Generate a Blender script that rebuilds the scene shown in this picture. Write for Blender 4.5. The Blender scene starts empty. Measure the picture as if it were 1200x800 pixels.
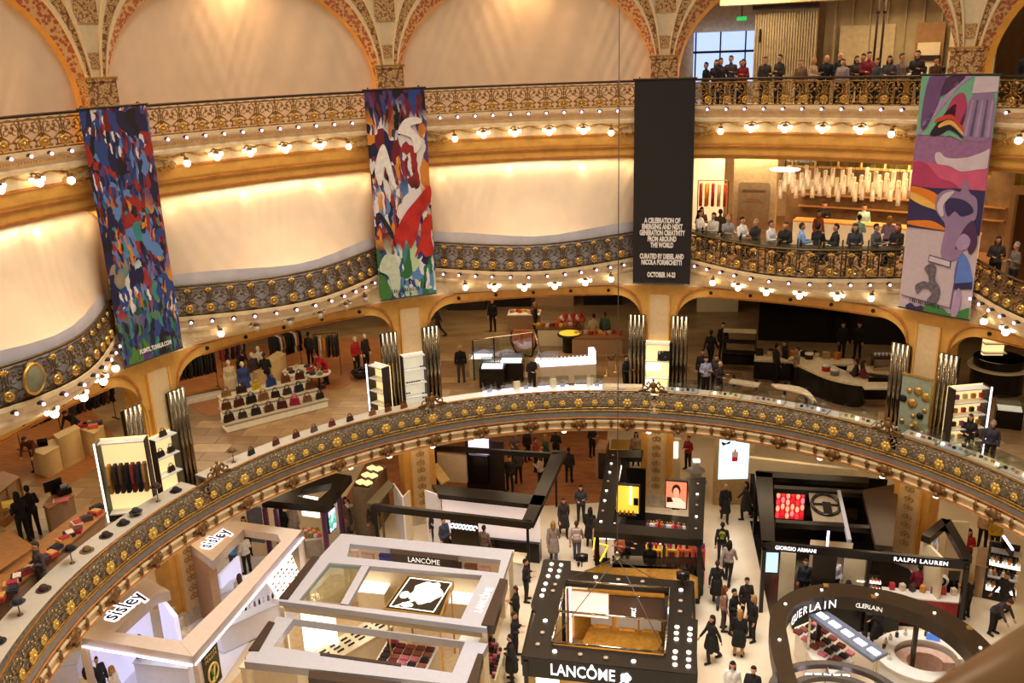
import bpy, bmesh, math, random
from math import sin, cos, pi, radians, sqrt, floor, atan2, hypot
from mathutils import Vector, Matrix
random.seed(7)
SC = bpy.context.scene
COL = SC.collection

# ------------------------------------------------------------------ camera
CAM = Vector((0.0, -19.6668, 19.1880))
C_R = Vector((0.99459686, 0.09858063, -0.0325413))
C_U = Vector((0.00055756, 0.30838459, 0.9512616))
C_F = Vector((-0.1038112, 0.94613995, -0.30666338))
FPX = 1059.67
cam = bpy.data.cameras.new('camera'); camo = bpy.data.objects.new('camera', cam); COL.objects.link(camo)
camo.matrix_world = Matrix(((C_R.x, C_U.x, -C_F.x, CAM.x), (C_R.y, C_U.y, -C_F.y, CAM.y), (C_R.z, C_U.z, -C_F.z, CAM.z), (0, 0, 0, 1)))
cam.sensor_width = 36.0; cam.lens = FPX / 1200 * 36; cam.clip_start = 0.05; cam.clip_end = 300
cam.dof.use_dof = True; cam.dof.focus_distance = 33.0; cam.dof.aperture_fstop = 7.0
SC.camera = camo

# ------------------------------------------------------------------ view and world
SC.view_settings.view_transform = 'Standard'; SC.view_settings.look = 'None'
SC.view_settings.gamma = 1.0; SC.view_settings.use_curve_mapping = False
SC.view_settings.exposure = 0.0
wd = bpy.data.worlds.new('hall_light'); SC.world = wd; wd.use_nodes = True
bg = wd.node_tree.nodes['Background']; bg.inputs[0].default_value = (1.0, 0.86, 0.68, 1); bg.inputs[1].default_value = 0.25

def area(name, loc, sx, sy, power, col=(1, .78, .5), tilt=None, spread=None):
    l = bpy.data.lights.new(name, 'AREA'); l.shape = 'RECTANGLE'; l.size = sx; l.size_y = sy; l.energy = power; l.color = col
    if spread: l.spread = spread
    o = bpy.data.objects.new(name, l); COL.objects.link(o); o.location = loc
    if tilt: o.rotation_euler = tilt
    return o
area('dome_skylight', (0, 0, 34), 18, 18, 4700, (1, .94, .87), None, radians(92))

# ------------------------------------------------------------------ helpers
RC = 16.8
def A(k): return radians(154.4925 - 36 * k)
def P(k, r, z, dx=0.0):
    a = A(k); return Vector((r * cos(a) + dx * sin(a), r * sin(a) - dx * cos(a), z))
def W(px, py, z):
    v = C_F + C_R * ((px - 600) / FPX) - C_U * ((py - 400) / FPX)
    return CAM + v * ((z - CAM.z) / v.z)
def bump(u):
    return 0.0 if u < .08 or u > .92 else max(0.0, sin(pi * (u - .08) / .84)) ** .9
def r2(k): return 16.95 - 2.3 * bump(k - floor(k))
def pix(p):
    v = Vector(p) - CAM; z = v.dot(C_F); return (600 + FPX * v.dot(C_R) / z, 400 - FPX * v.dot(C_U) / z)
def seen(p, m=60):
    x, y = pix(p); return -m < x < 1200 + m and -m < y < 800 + m
def lin(c): return tuple((x / 12.92 if x <= .04045 else ((x + .055) / 1.055) ** 2.4) for x in c)
def rgb(r, g, b): return lin((r / 255, g / 255, b / 255))

MATS = {}
def _new(name):
    m = bpy.data.materials.new(name); m.use_nodes = True; nt = m.node_tree
    return m, nt, nt.nodes['Principled BSDF']
def M(name, col=None, rough=.55, metal=0.0, var=.12, scale=6.0, emit=0.0, ecol=None, bmp=0.0, stretch=None, trans=0.0, alpha=1.0, spec=.4):
    if name in MATS: return MATS[name]
    m, nt, b = _new(name); N = nt.nodes; L = nt.links
    c = rgb(*col)
    b.inputs['Roughness'].default_value = rough; b.inputs['Metallic'].default_value = metal
    b.inputs['Specular IOR Level'].default_value = spec
    tc = N.new('ShaderNodeTexCoord'); no = N.new('ShaderNodeTexNoise'); no.inputs['Scale'].default_value = scale; no.inputs['Detail'].default_value = 3
    if stretch:
        mp = N.new('ShaderNodeMapping'); mp.inputs['Scale'].default_value = stretch
        L.new(tc.outputs['Object'], mp.inputs['Vector']); L.new(mp.outputs[0], no.inputs['Vector'])
    else: L.new(tc.outputs['Object'], no.inputs['Vector'])
    rp = N.new('ShaderNodeValToRGB'); e = rp.color_ramp.elements
    e[0].position = .3; e[1].position = .7
    e[0].color = (*[max(0, x * (1 - var)) for x in c], 1); e[1].color = (*[min(1, x * (1 + var)) for x in c], 1)
    L.new(no.outputs['Fac'], rp.inputs[0]); L.new(rp.outputs[0], b.inputs['Base Color'])
    if bmp:
        bp = N.new('ShaderNodeBump'); bp.inputs['Strength'].default_value = bmp; bp.inputs['Distance'].default_value = .02
        L.new(no.outputs['Fac'], bp.inputs['Height']); L.new(bp.outputs[0], b.inputs['Normal'])
    if emit:
        b.inputs['Emission Color'].default_value = (*(rgb(*ecol) if ecol else c), 1); b.inputs['Emission Strength'].default_value = emit
    if trans: b.inputs['Transmission Weight'].default_value = trans
    if alpha < 1: b.inputs['Alpha'].default_value = alpha
    MATS[name] = m; return m
def glass(name, col=(235, 240, 235), fac=.12):
    if name in MATS: return MATS[name]
    m = bpy.data.materials.new(name); m.use_nodes = True; nt = m.node_tree; N = nt.nodes; L = nt.links
    N.remove(N['Principled BSDF']); out = N['Material Output']
    t = N.new('ShaderNodeBsdfTransparent'); g = N.new('ShaderNodeBsdfGlossy'); g.inputs['Roughness'].default_value = .03
    t.inputs[0].default_value = (*rgb(*col), 1); g.inputs[0].default_value = (1, 1, 1, 1)
    fr = N.new('ShaderNodeLayerWeight'); pw = N.new('ShaderNodeMath'); pw.operation = 'POWER'; pw.inputs[1].default_value = 4.0; L.new(fr.outputs['Facing'], pw.inputs[0])
    ad = N.new('ShaderNodeMath'); ad.operation = 'MULTIPLY_ADD'; ad.inputs[1].default_value = .6; ad.inputs[2].default_value = fac * .5; L.new(pw.outputs[0], ad.inputs[0])
    mx = N.new('ShaderNodeMixShader'); L.new(ad.outputs[0], mx.inputs[0]); L.new(t.outputs[0], mx.inputs[1]); L.new(g.outputs[0], mx.inputs[2])
    L.new(mx.outputs[0], out.inputs[0]); MATS[name] = m; return m
def ramp_mat(name, stops, kind='voronoi', scale=8.0, rough=.5, warp=0.0, const=False, metal=0.0, bmp=0.0, coord='Object', vscale=None, detail=2.0, emit=0.0):
    """procedural ornament: a cellular or noise field through a colour ramp"""
    if name in MATS: return MATS[name]
    m, nt, b = _new(name); N = nt.nodes; L = nt.links
    b.inputs['Roughness'].default_value = rough; b.inputs['Metallic'].default_value = metal
    tc = N.new('ShaderNodeTexCoord'); vec = tc.outputs[coord]
    if vscale:
        mp = N.new('ShaderNodeMapping'); mp.inputs['Scale'].default_value = vscale; L.new(vec, mp.inputs[0]); vec = mp.outputs[0]
    if warp:
        nw = N.new('ShaderNodeTexNoise'); nw.inputs['Scale'].default_value = scale * .5; nw.inputs['Detail'].default_value = 3; L.new(vec, nw.inputs['Vector'])
        vm = N.new('ShaderNodeVectorMath'); vm.operation = 'SCALE'; vm.inputs['Scale'].default_value = warp; L.new(nw.outputs['Color'], vm.inputs[0])
        va = N.new('ShaderNodeVectorMath'); va.operation = 'ADD'; L.new(vec, va.inputs[0]); L.new(vm.outputs[0], va.inputs[1]); vec = va.outputs[0]
    if kind == 'voronoi':
        t = N.new('ShaderNodeTexVoronoi'); o = t.outputs['Distance']
    elif kind == 'cells':
        t = N.new('ShaderNodeTexVoronoi'); o = t.outputs['Color']
    else:
        t = N.new('ShaderNodeTexNoise'); t.inputs['Detail'].default_value = detail; o = t.outputs['Fac']
    t.inputs['Scale'].default_value = scale; L.new(vec, t.inputs['Vector'])
    rp = N.new('ShaderNodeValToRGB'); cr = rp.color_ramp
    if const: cr.interpolation = 'CONSTANT'
    while len(cr.elements) < len(stops): cr.elements.new(.5)
    for e, (p, c) in zip(cr.elements, stops): e.position = p
    for e, (p, c) in zip(cr.elements, stops): e.color = (*rgb(*c), 1)
    L.new(o, rp.inputs[0]); L.new(rp.outputs[0], b.inputs['Base Color'])
    if emit:
        L.new(rp.outputs[0], b.inputs['Emission Color']); b.inputs['Emission Strength'].default_value = emit
    if bmp:
        bp = N.new('ShaderNodeBump'); bp.inputs['Strength'].default_value = bmp; bp.inputs['Distance'].default_value = .03
        L.new(o, bp.inputs['Height']); L.new(bp.outputs[0], b.inputs['Normal'])
    MATS[name] = m; return m

class MB:
    def __init__(s): s.v = []; s.f = []; s.m = []
    def add(s, vs, fs, mi=0):
        n = len(s.v); s.v += [tuple(v) for v in vs]; s.f += [tuple(i + n for i in f) for f in fs]; s.m += [mi] * len(fs); return s
    def hexa(s, b, t, mi=0):
        return s.add(list(b) + list(t), [(3, 2, 1, 0), (4, 5, 6, 7), (0, 1, 5, 4), (1, 2, 6, 5), (2, 3, 7, 6), (3, 0, 4, 7)], mi)
    def box(s, c, d, rot=0.0, mi=0):
        x, y, z = d[0] / 2, d[1] / 2, d[2] / 2; cr, sr = cos(rot), sin(rot)
        q = [(c[0] + a * cr - b * sr, c[1] + a * sr + b * cr) for a, b in ((-x, -y), (x, -y), (x, y), (-x, y))]
        return s.hexa([(*p, c[2] - z) for p in q], [(*p, c[2] + z) for p in q], mi)
    def beam(s, p0, p1, w, h, mi=0, up=0):
        """a bar from p0 to p1 (top centre line), w wide, h deep below"""
        p0, p1 = Vector(p0), Vector(p1); d = (p1 - p0); n = Vector((-d.y, d.x, 0)); n = n.normalized() * (w / 2) if n.length > 1e-6 else Vector((w / 2, 0, 0))
        if n.length < 1e-6 or hypot(d.x, d.y) < 1e-6:
            m = Vector((0, w / 2, 0)); n = Vector((w / 2, 0, 0))
            return s.hexa([p0 - n - m, p0 + n - m, p0 + n + m, p0 - n + m], [p1 - n - m, p1 + n - m, p1 + n + m, p1 - n + m], mi)
        z = Vector((0, 0, h)); b = [p0 - n - z, p1 - n - z, p1 + n - z, p0 + n - z]; t = [p0 - n, p1 - n, p1 + n, p0 + n]
        return s.hexa(b, t, mi)
    def prism(s, poly, z0, z1, mi=0):
        n = len(poly); vs = [(p[0], p[1], z0) for p in poly] + [(p[0], p[1], z1) for p in poly]
        fs = [tuple(range(n))[::-1], tuple(range(n, 2 * n))] + [(i, (i + 1) % n, n + (i + 1) % n, n + i) for i in range(n)]
        return s.add(vs, fs, mi)
    def tube(s, path, r, n=6, closed=False, mi=0, caps=True):
        path = [Vector(p) for p in path]; k = len(path); rs = r if isinstance(r, (list, tuple)) else [r] * k; vs = []; prev = None
        for i, p in enumerate(path):
            a = path[(i - 1) % k] if (closed or i > 0) else p; b = path[(i + 1) % k] if (closed or i < k - 1) else p
            t = (b - a)
            if t.length < 1e-9: t = Vector((0, 0, 1))
            t.normalize()
            u = t.orthogonal() if prev is None else (prev - t * prev.dot(t))
            if u.length < 1e-6: u = t.orthogonal()
            u.normalize(); prev = u; w = t.cross(u)
            vs += [p + (u * cos(2 * pi * j / n) + w * sin(2 * pi * j / n)) * rs[i] for j in range(n)]
        fs = []
        for i in range(k if closed else k - 1):
            q = ((i + 1) % k) * n
            fs += [(i * n + j, i * n + (j + 1) % n, q + (j + 1) % n, q + j) for j in range(n)]
        if caps and not closed: fs += [tuple(range(n))[::-1], tuple((k - 1) * n + j for j in range(n))]
        return s.add(vs, fs, mi)
    def lathe(s, prof, n=12, c=(0, 0, 0), axis='z', mi=0):
        vs = []; fs = []
        for r, z in prof:
            for j in range(n):
                a = 2 * pi * j / n; x, y = r * cos(a), r * sin(a)
                vs.append((c[0] + x, c[1] + y, c[2] + z) if axis == 'z' else ((c[0] + x, c[1] - z, c[2] + y) if axis == 'y' else (c[0] + z, c[1] + x, c[2] + y)))
        for i in range(len(prof) - 1): fs += [(i * n + j, i * n + (j + 1) % n, (i + 1) * n + (j + 1) % n, (i + 1) * n + j) for j in range(n)]
        if prof[0][0] > 1e-4: fs.append(tuple(range(n))[::-1])
        if prof[-1][0] > 1e-4: fs.append(tuple((len(prof) - 1) * n + j for j in range(n)))
        return s.add(vs, fs, mi)
    def ball(s, c, r, n=8, mi=0, sq=(1, 1, 1)):
        h = max(4, n // 2); pr = [(sin(pi * i / h), -cos(pi * i / h)) for i in range(h + 1)]
        vs = []; fs = []
        for q, z in pr:
            for j in range(n): vs.append((c[0] + r * q * cos(2 * pi * j / n) * sq[0], c[1] + r * q * sin(2 * pi * j / n) * sq[1], c[2] + r * z * sq[2]))
        for i in range(h): fs += [(i * n + j, i * n + (j + 1) % n, (i + 1) * n + (j + 1) % n, (i + 1) * n + j) for j in range(n)]
        return s.add(vs, fs, mi)
    def grid(s, fn, nu, nv, mi=0):
        vs = [fn(i / nu, j / nv) for j in range(nv + 1) for i in range(nu + 1)]; w = nu + 1
        return s.add(vs, [(j * w + i, j * w + i + 1, (j + 1) * w + i + 1, (j + 1) * w + i) for j in range(nv) for i in range(nu)], mi)
    def sweep(s, prof, rf, k0, k1, n, mi=0):
        """prof: list of (dr, z); swept round the hall between bays k0 and k1"""
        m = len(prof); vs = []
        for i in range(n + 1):
            k = k0 + (k1 - k0) * i / n
            vs += [P(k, rf(k, j) + d, z) for j, (d, z) in enumerate(prof)]
        return s.add(vs, [(i * m + j, (i + 1) * m + j, (i + 1) * m + j + 1, i * m + j + 1) for i in range(n) for j in range(m - 1)], mi)
    def mesh(s, name, mats, smooth=False, weld=False):
        me = bpy.data.meshes.new(name); me.from_pydata(s.v, [], s.f)
        for m in (mats if isinstance(mats, (list, tuple)) else [mats]): me.materials.append(m)
        if any(s.m): me.polygons.foreach_set('material_index', s.m)
        b = bmesh.new(); b.from_mesh(me)
        if weld: bmesh.ops.remove_doubles(b, verts=b.verts, dist=1e-4)
        bmesh.ops.recalc_face_normals(b, faces=b.faces); b.to_mesh(me); b.free()
        if smooth: me.polygons.foreach_set('use_smooth', [True] * len(me.polygons))
        me.update(); return me
    def obj(s, name, mats, parent=None, smooth=False, weld=False): return put(name, s.mesh(name, mats, smooth, weld), parent)

def put(name, me, parent=None, loc=None, rz=0.0, scale=None):
    o = bpy.data.objects.new(name, me); COL.objects.link(o)
    if parent is not None: o.parent = parent
    if loc is not None: o.location = loc
    if rz: o.rotation_euler = (0, 0, rz)
    if scale: o.scale = scale
    return o
def tag(o, label=None, cat=None, group=None, kind=None):
    if label: o['label'] = label
    if cat: o['category'] = cat
    if group: o['group'] = group
    if kind: o['kind'] = kind
    return o
def thing(name, label, cat, loc=(0, 0, 0), rz=0.0, group=None):
    o = bpy.data.objects.new(name, None); COL.objects.link(o); o.location = loc; o.rotation_euler = (0, 0, rz); o.empty_display_size = .2
    return tag(o, label, cat, group)
def struct(o): o['kind'] = 'structure'; return o
def dup(root, loc, rz=0.0, label=None, group=None):
    r = root.copy(); COL.objects.link(r); r.location = loc; r.rotation_euler = (0, 0, rz)
    if label: r['label'] = label
    if group: r['group'] = group
    for ch in list(root.children):
        c = ch.copy(); COL.objects.link(c); c.parent = r
        for g in list(ch.children):
            d = g.copy(); COL.objects.link(d); d.parent = c
    return r
WORK = bpy.data.scenes.new('workbench')
def ev_mesh(ob):
    """the evaluated mesh of a curve, text or modified object, worked out in an empty side scene"""
    WORK.collection.objects.link(ob); vl = WORK.view_layers[0]
    with bpy.context.temp_override(scene=WORK, view_layer=vl):
        dg = bpy.context.evaluated_depsgraph_get(); dg.update(); me = bpy.data.meshes.new_from_object(ob.evaluated_get(dg))
    bpy.data.objects.remove(ob); return me
def text_mesh(txt, size, mat, depth=.01, sx=1.0, off=0.0, align='CENTER', space=1.0):
    cu = bpy.data.curves.new('lettering', 'FONT'); cu.body = txt; cu.size = size; cu.extrude = depth; cu.align_x = align; cu.align_y = 'CENTER'; cu.offset = off; cu.space_character = space; cu.resolution_u = 3
    me = ev_mesh(bpy.data.objects.new('lettering', cu)); me.materials.clear(); me.materials.append(mat)
    if sx != 1.0: me.transform(Matrix.Diagonal((sx, 1, 1, 1)))
    return me
def frame(o, origin, xdir, ydir):
    """stand a flat child (lettering, print) in world or parent space: local x, y along the given directions"""
    x = Vector(xdir).normalized(); z = x.cross(Vector(ydir)).normalized(); y = z.cross(x)
    o.matrix_local = Matrix(((x.x, y.x, z.x, origin[0]), (x.y, y.y, z.y, origin[1]), (x.z, y.z, z.z, origin[2]), (0, 0, 0, 1))); return o
def slab(loops, z0, z1, mat, name):
    """flat plate with holes: loops of xy, the first the outline"""
    cu = bpy.data.curves.new(name, 'CURVE'); cu.dimensions = '2D'; cu.fill_mode = 'BOTH'; cu.extrude = (z1 - z0) / 2
    for lp in loops:
        sp = cu.splines.new('POLY'); sp.points.add(len(lp) - 1); sp.use_cyclic_u = True
        for q, p in zip(sp.points, lp): q.co = (p[0], p[1], 0, 1)
    me = ev_mesh(bpy.data.objects.new(name, cu)); me.materials.clear(); me.materials.append(mat)
    me.transform(Matrix.Translation((0, 0, (z0 + z1) / 2))); me.name = name; return me

# ------------------------------------------------------------------ shared materials
cream = M('cream_paint', (222, 190, 140), .6, var=.06)
gold_wall = M('ochre_gold_paint', (222, 166, 78), .5, var=.10, scale=3)
gilt = M('gilded_metal', (204, 162, 84), .34, .8, var=.25, scale=20)
bronze = M('aged_bronze', (104, 84, 52), .42, .7, var=.3, scale=16)
iron = M('dark_iron', (60, 46, 34), .5, .6)
silver_iron = M('bronze_grey_iron', (112, 90, 60), .45, .7, var=.3, scale=14)
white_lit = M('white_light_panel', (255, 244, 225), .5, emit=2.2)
cool_lit = M('cool_light_strip', (235, 225, 255), .5, emit=3.5)
bulb_m = M('lit_bulb', (255, 236, 206), .4, emit=9.0)
led_m = M('violet_white_led', (222, 196, 255), .4, emit=4.0)
black = M('black_lacquer', (20, 16, 13), .25, var=.2)
dark = M('dark_brown_panel', (42, 31, 24), .45, var=.2)
chrome = M('mirror_chrome', (196, 184, 164), .12, 1.0, var=.04)
clear = glass('clear_glass')
white = M('white_lacquer', (238, 232, 222), .35, var=.03)
# ------------------------------------------------------------------ slabs, floors, walls
def annulus(name, rf, r1, z, k0, k1, n, mat, th=0.05):
    b = MB(); vs = []
    for i in range(n + 1):
        k = k0 + (k1 - k0) * i / n
        vs += [P(k, rf(k), z), P(k, r1, z), P(k, r1, z - th), P(k, rf(k), z - th)]
    fs = []
    for i in range(n):
        o = i * 4; q = o + 4
        fs += [(o, o + 1, q + 1, q), (o + 2, o + 3, q + 3, q + 2), (o + 3, o, q, q + 3), (o + 1, o + 2, q + 2, q + 1)]
    return struct(b.add(vs, fs).obj(name, mat))
marble = ramp_mat('pale_marble_floor', [(.0, (205, 184, 156)), (.45, (222, 204, 176)), (.75, (232, 216, 190))], 'noise', .8, .22, detail=5)
stone = ramp_mat('grey_brown_stone_floor', [(.2, (128, 98, 66)), (.5, (158, 126, 88)), (.8, (180, 148, 108))], 'noise', .7, .35, detail=4, vscale=(1, 2.2, 1))
parquet = ramp_mat('orange_parquet', [(.2, (136, 84, 48)), (.5, (164, 104, 62)), (.8, (182, 124, 78))], 'noise', 2.0, .3, detail=3, vscale=(1, 6, 1))
plaster = M('warm_plaster', (214, 184, 140), .7)
g = MB(); g.box((0, 6, -.1), (90, 64, .2)); struct(g.obj('floor_ground', marble))
annulus('floor_first', lambda k: 14.12, 36, 5.15, -2.2, 5.2, 120, stone, .5)
annulus('ceiling_ground', lambda k: 14.3, 36, 4.64, -2.2, 5.2, 60, M('ceiling_white', (224, 206, 176), .8), .1)
annulus('floor_second', lambda k: r2(k) + .12, 36, 11.0, -2.2, 5.2, 220, M('second_floor_timber', (150, 104, 62), .4), .3)
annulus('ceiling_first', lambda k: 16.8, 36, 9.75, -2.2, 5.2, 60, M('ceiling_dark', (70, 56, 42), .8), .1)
annulus('floor_third', lambda k: 16.6, 36, 16.85, -2.2, 5.2, 60, M('third_floor_stone', (196, 168, 130), .4), .3)
annulus('ceiling_second', lambda k: 16.9, 36, 15.3, -2.2, 5.2, 60, MATS['ceiling_white'], .1)
annulus('ceiling_third', lambda k: 17.6, 36, 21.6, -2.2, 5.2, 60, MATS['ceiling_white'], .1)
def arcwall(name, r, z0, z1, k0, k1, mat):
    b = MB(); b.sweep([(0, z0), (0, z1), (.2, z1), (.2, z0), (0, z0)], lambda k, j: r, k0, k1, max(6, int(abs(k1 - k0) * 10))); return struct(b.obj(name, mat))
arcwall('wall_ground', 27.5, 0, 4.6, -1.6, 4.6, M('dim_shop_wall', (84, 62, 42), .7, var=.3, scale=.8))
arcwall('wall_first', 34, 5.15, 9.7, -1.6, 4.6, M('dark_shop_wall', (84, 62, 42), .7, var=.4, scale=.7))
arcwall('wall_second', 27, 11, 15.3, 1.7, 4.4, plaster)
arcwall('wall_third', 25, 16.85, 21.6, 1.7, 4.4, plaster)

# ------------------------------------------------------------------ pillars
wreath = MB()
for zz in (0, .34):
    for sx in (-.085, .085):
        wreath.tube([(sx + .08 * cos(2 * pi * i / 12), -.012, zz + .08 * sin(2 * pi * i / 12)) for i in range(12)], .02, 5, True)
    wreath.ball((0, -.01, zz + .14), .035, 6)
wreath_me = wreath.mesh('gilt_wreath', M('dull_gilt_relief', (176, 134, 62), .45, .35, var=.3, scale=20), True)
pier_marble = M('veined_marble_plinth', (200, 184, 160), .3, var=.25, scale=5)
PILL = ['leftmost pillar behind the blue abstract banner', 'pillar behind the red and white abstract banner', 'pillar behind the black text banner', 'rightmost pillar behind the collage banner']
for k in range(-1, 5):
    t = thing('pillar', ('cream and gold hall %s' % PILL[k]) if 0 <= k <= 3 else 'cream and gold hall pillar outside the frame', 'pillar', P(k, RC, 0), A(k) - pi / 2); t['kind'] = 'structure'
    b = MB(); b.box((0, .05, 2.3), (1.35, .9, 4.6)); b.box((0, .05, 7.4), (1.3, .9, 4.6)); b.box((0, .25, 13.7), (1.5, .8, 8.2)); b.obj('shaft', gold_wall, t)
    b = MB(); b.box((0, -.47, 2.45), (.82, .16, 4.3)); b.box((0, -.45, 7.35), (.86, .14, 4.4)); b.obj('pilaster', cream, t)
    b = MB()
    for s in (-1, 1):
        b.box((s * .41, -.49, 7.35), (.05, .17, 4.4)); b.box((s * .56, -.42, 7.35), (.05, .06, 4.4)); b.box((s * .4, -.5, 2.45), (.05, .16, 4.3))
    b.obj('moulding', gold_wall, t)
    b = MB(); b.box((0, -.02, .22), (1.5, 1.15, .44)); b.box((0, -.04, .5), (1.42, 1.1, .14)); b.obj('plinth', pier_marble, t)
    for z in (1.0, 1.75, 2.5, 3.25): put('gilt_wreath', wreath_me, t, (0, -.555, z))

# ------------------------------------------------------------------ entablatures below each gallery
red_line = M('red_gold_moulding', (186, 116, 52), .45, var=.2)
pale_fascia = M('pale_gold_fascia', (226, 198, 150), .55, var=.08)
def bayname(k): return 'trim_%d' % (k + 2)
scroll = MB(); rs = random.Random(3)
for i in range(26):
    x0 = rs.uniform(0, 1.35); z0 = rs.uniform(-.02, .62) * (1 - .25 * x0); rr = rs.uniform(.06, .14); a0 = rs.uniform(0, 6.3); sg = rs.choice((-1, 1))
    scroll.tube([(x0 + rr * (1 - q / 14) * cos(a0 + sg * q * .55), -.03, z0 + rr * (1 - q / 14) * sin(a0 + sg * q * .55)) for q in range(10)], [.028 - .0018 * q for q in range(10)], 5)
for i in range(20):
    x0 = rs.uniform(0, 1.3); z0 = rs.uniform(0, .6) * (1 - .25 * x0); scroll.ball((x0, -.02, z0), rs.uniform(.03, .06), 6, 0, (1.4, .6, .8))
scroll_me = scroll.mesh('gilt_scrollwork', M('gilt_scroll_relief', (188, 138, 58), .5, .3, var=.3, scale=12), True)
def corner(u, z, rad=1.15, u0=.066):
    d = min(u - u0, 1 - u0 - u) * 10.55
    if d >= rad: return z
    d = max(d, 0); return z - rad + sqrt(max(0, rad * rad - (rad - d) ** 2))
downl = MB(); downl.lathe([(.07, 0), (.07, .04), (.0, .04)], 10, axis='y'); downl_me = downl.mesh('recessed_spot', M('unlit_spot', (24, 18, 12), .5))
ENT = ['far left bay', 'bay right of the blue banner', 'bay left of the black banner', 'bay right of the black banner', 'far right bay']
ORD = ['first', 'second', 'third', 'fourth', 'fifth', 'sixth']
for k in range(-1, 4):
    nm = ENT[k + 1]
    # third floor: fascia nearly upright
    t = thing('trim_%d' % (k + 2), 'gilded cornice below the third floor railing, ' + nm, 'cornice'); t['kind'] = 'structure'
    R3 = lambda kk, j: 16.5
    b = MB(); b.sweep([(.4, 16.95), (-.16, 16.95), (-.16, 16.84), (-.06, 16.78), (-.02, 16.52), (-.1, 16.47), (-.1, 16.38), (.0, 16.33), (.03, 15.98)], R3, k, k + 1, 28); b.obj('fascia', pale_fascia, t)
    b = MB(); b.sweep([(.03, 15.98), (.08, 15.92), (.13, 15.56), (.17, 15.45), (.2, 15.12), (.19, 15.06), (.24, 15.02), (.26, 14.95), (.7, 14.95)], R3, k, k + 1, 28); b.obj('cove', gold_wall, t)
    b = MB()
    for z, d in ((15.93, .06), (15.44, .13), (15.1, .15)): b.sweep([(d, z + .03), (d - .05, z + .02), (d - .05, z - .02), (d, z - .03)], R3, k + .06, k + .94, 28)
    b.obj('moulding', red_line, t)
    b = MB()
    n = 90
    for i in range(n):
        u = .06 + .88 * i / (n - 1); kk = k + u; p0 = P(kk, 16.44, 16.66); b.box(p0, (.05, .05, .05), A(kk))
    b.obj('bead_row', gold_wall, t)
    b = MB()
    for i in range(6):
        u0 = .1 + .8 * i / 6
        for hh in (0, 1):
            b.tube([P(k + u0 + (q / 8) * .8 / 12 + hh * .8 / 12, 16.47, 16.36 - .16 * sin(pi * (q / 8) / 2 + hh * pi / 2) * (1 if q else .6)) for q in range(9)], .028, 5)
    b.obj('garland', MATS['gilt_scroll_relief'], t)
    # rounded corners towards the pillars
    b = MB(); n = 60; vs = []
    for i in range(n + 1):
        u = .02 + .96 * i / n; zb = corner(u, 15.02, .7, .075) if .075 < u < .925 else 14.0
        vs += [P(k + u, 16.66, 15.6), P(k + u, 16.66, zb), P(k + u, 16.95, zb)]
    b.add(vs, [(i * 3 + j, i * 3 + 3 + j, i * 3 + 4 + j, i * 3 + 1 + j) for i in range(n) for j in (0, 1)]); b.obj('lintel', gold_wall, t)
    for s in (0, 1):
        o = put('gilt_scrollwork', scroll_me, t, P(k + (.055 if s == 0 else .945), 16.5, 15.85), A(k + (.1 if s == 0 else .9)) - pi / 2, (1 if s == 0 else -1, 1, .8))
    # second floor: the balcony bellies out and coves back to the lintel
    t = thing('trim_%d' % (k + 12), 'gilded cornice under the bowed second floor balcony, ' + nm, 'cornice'); t['kind'] = 'structure'
    prof = [(0, .35, 11.02), (0, -.14, 11.02), (0, -.14, 10.9), (0, -.05, 10.84), (.04, 0, 10.62), (.06, -.06, 10.58), (.06, -.06, 10.5), (.12, 0, 10.46), (.3, 0, 10.22)]
    def mk(pr):
        return [(d, z) for s, d, z in pr], (lambda kk, j: r2(kk) * (1 - pr[j][0]) + 16.35 * pr[j][0])
    b = MB(); p_, f_ = mk(prof); b.sweep(p_, f_, k, k + 1, 60); b.obj('fascia', pale_fascia, t)
    prof = [(.3, 0, 10.22), (.5, 0, 10.08), (.72, 0, 9.98), (.95, 0, 9.94), (1, 0, 9.9)]
    b = MB(); p_, f_ = mk(prof); b.sweep(p_, f_, k, k + 1, 60); b.obj('cove', pale_fascia, t)
    b = MB(); n = 70; vs = []
    for i in range(n + 1):
        u = .0 + i / n; zb = corner(u, 9.52) if .066 < u < .934 else 8.3
        vs += [P(k + u, 16.35, 9.92), P(k + u, 16.35, zb), P(k + u, 16.8, zb)]
    b.add(vs, [(i * 3 + j, i * 3 + 3 + j, i * 3 + 4 + j, i * 3 + 1 + j) for i in range(n) for j in (0, 1)]); b.obj('lintel', gold_wall, t)
    b = MB(); b.sweep([(0, 9.93), (-.06, 9.92), (-.06, 9.88), (0, 9.87)], lambda kk, j: 16.35, k + .16, k + .84, 30)
    for s in (0, 1):
        pts = []
        for i in range(16):
            u = .07 + .11 * i / 15; pts.append(P(k + (u if s == 0 else 1 - u), 16.32, corner(u, 9.9, 1.15, .07)))
        b.tube(pts, .045, 6)
    b.sweep([(0, 9.56), (-.05, 9.56), (-.05, 9.52), (0, 9.5)], lambda kk, j: 16.35, k + .18, k + .82, 30); b.obj('moulding', red_line, t)
    for i in range(5): put('recessed_spot', downl_me, t, P(k + .2 + .15 * i, 16.34, 9.72), A(k + .2 + .15 * i) - pi / 2)
    for s in (0, 1):
        put('gilt_scrollwork', scroll_me, t, P(k + (.05 if s == 0 else .95), 16.45, 9.95), A(k + (.1 if s == 0 else .9)) - pi / 2 + (.35 if s == 0 else -.35), (1 if s == 0 else -1, 1, 1.05))

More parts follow.
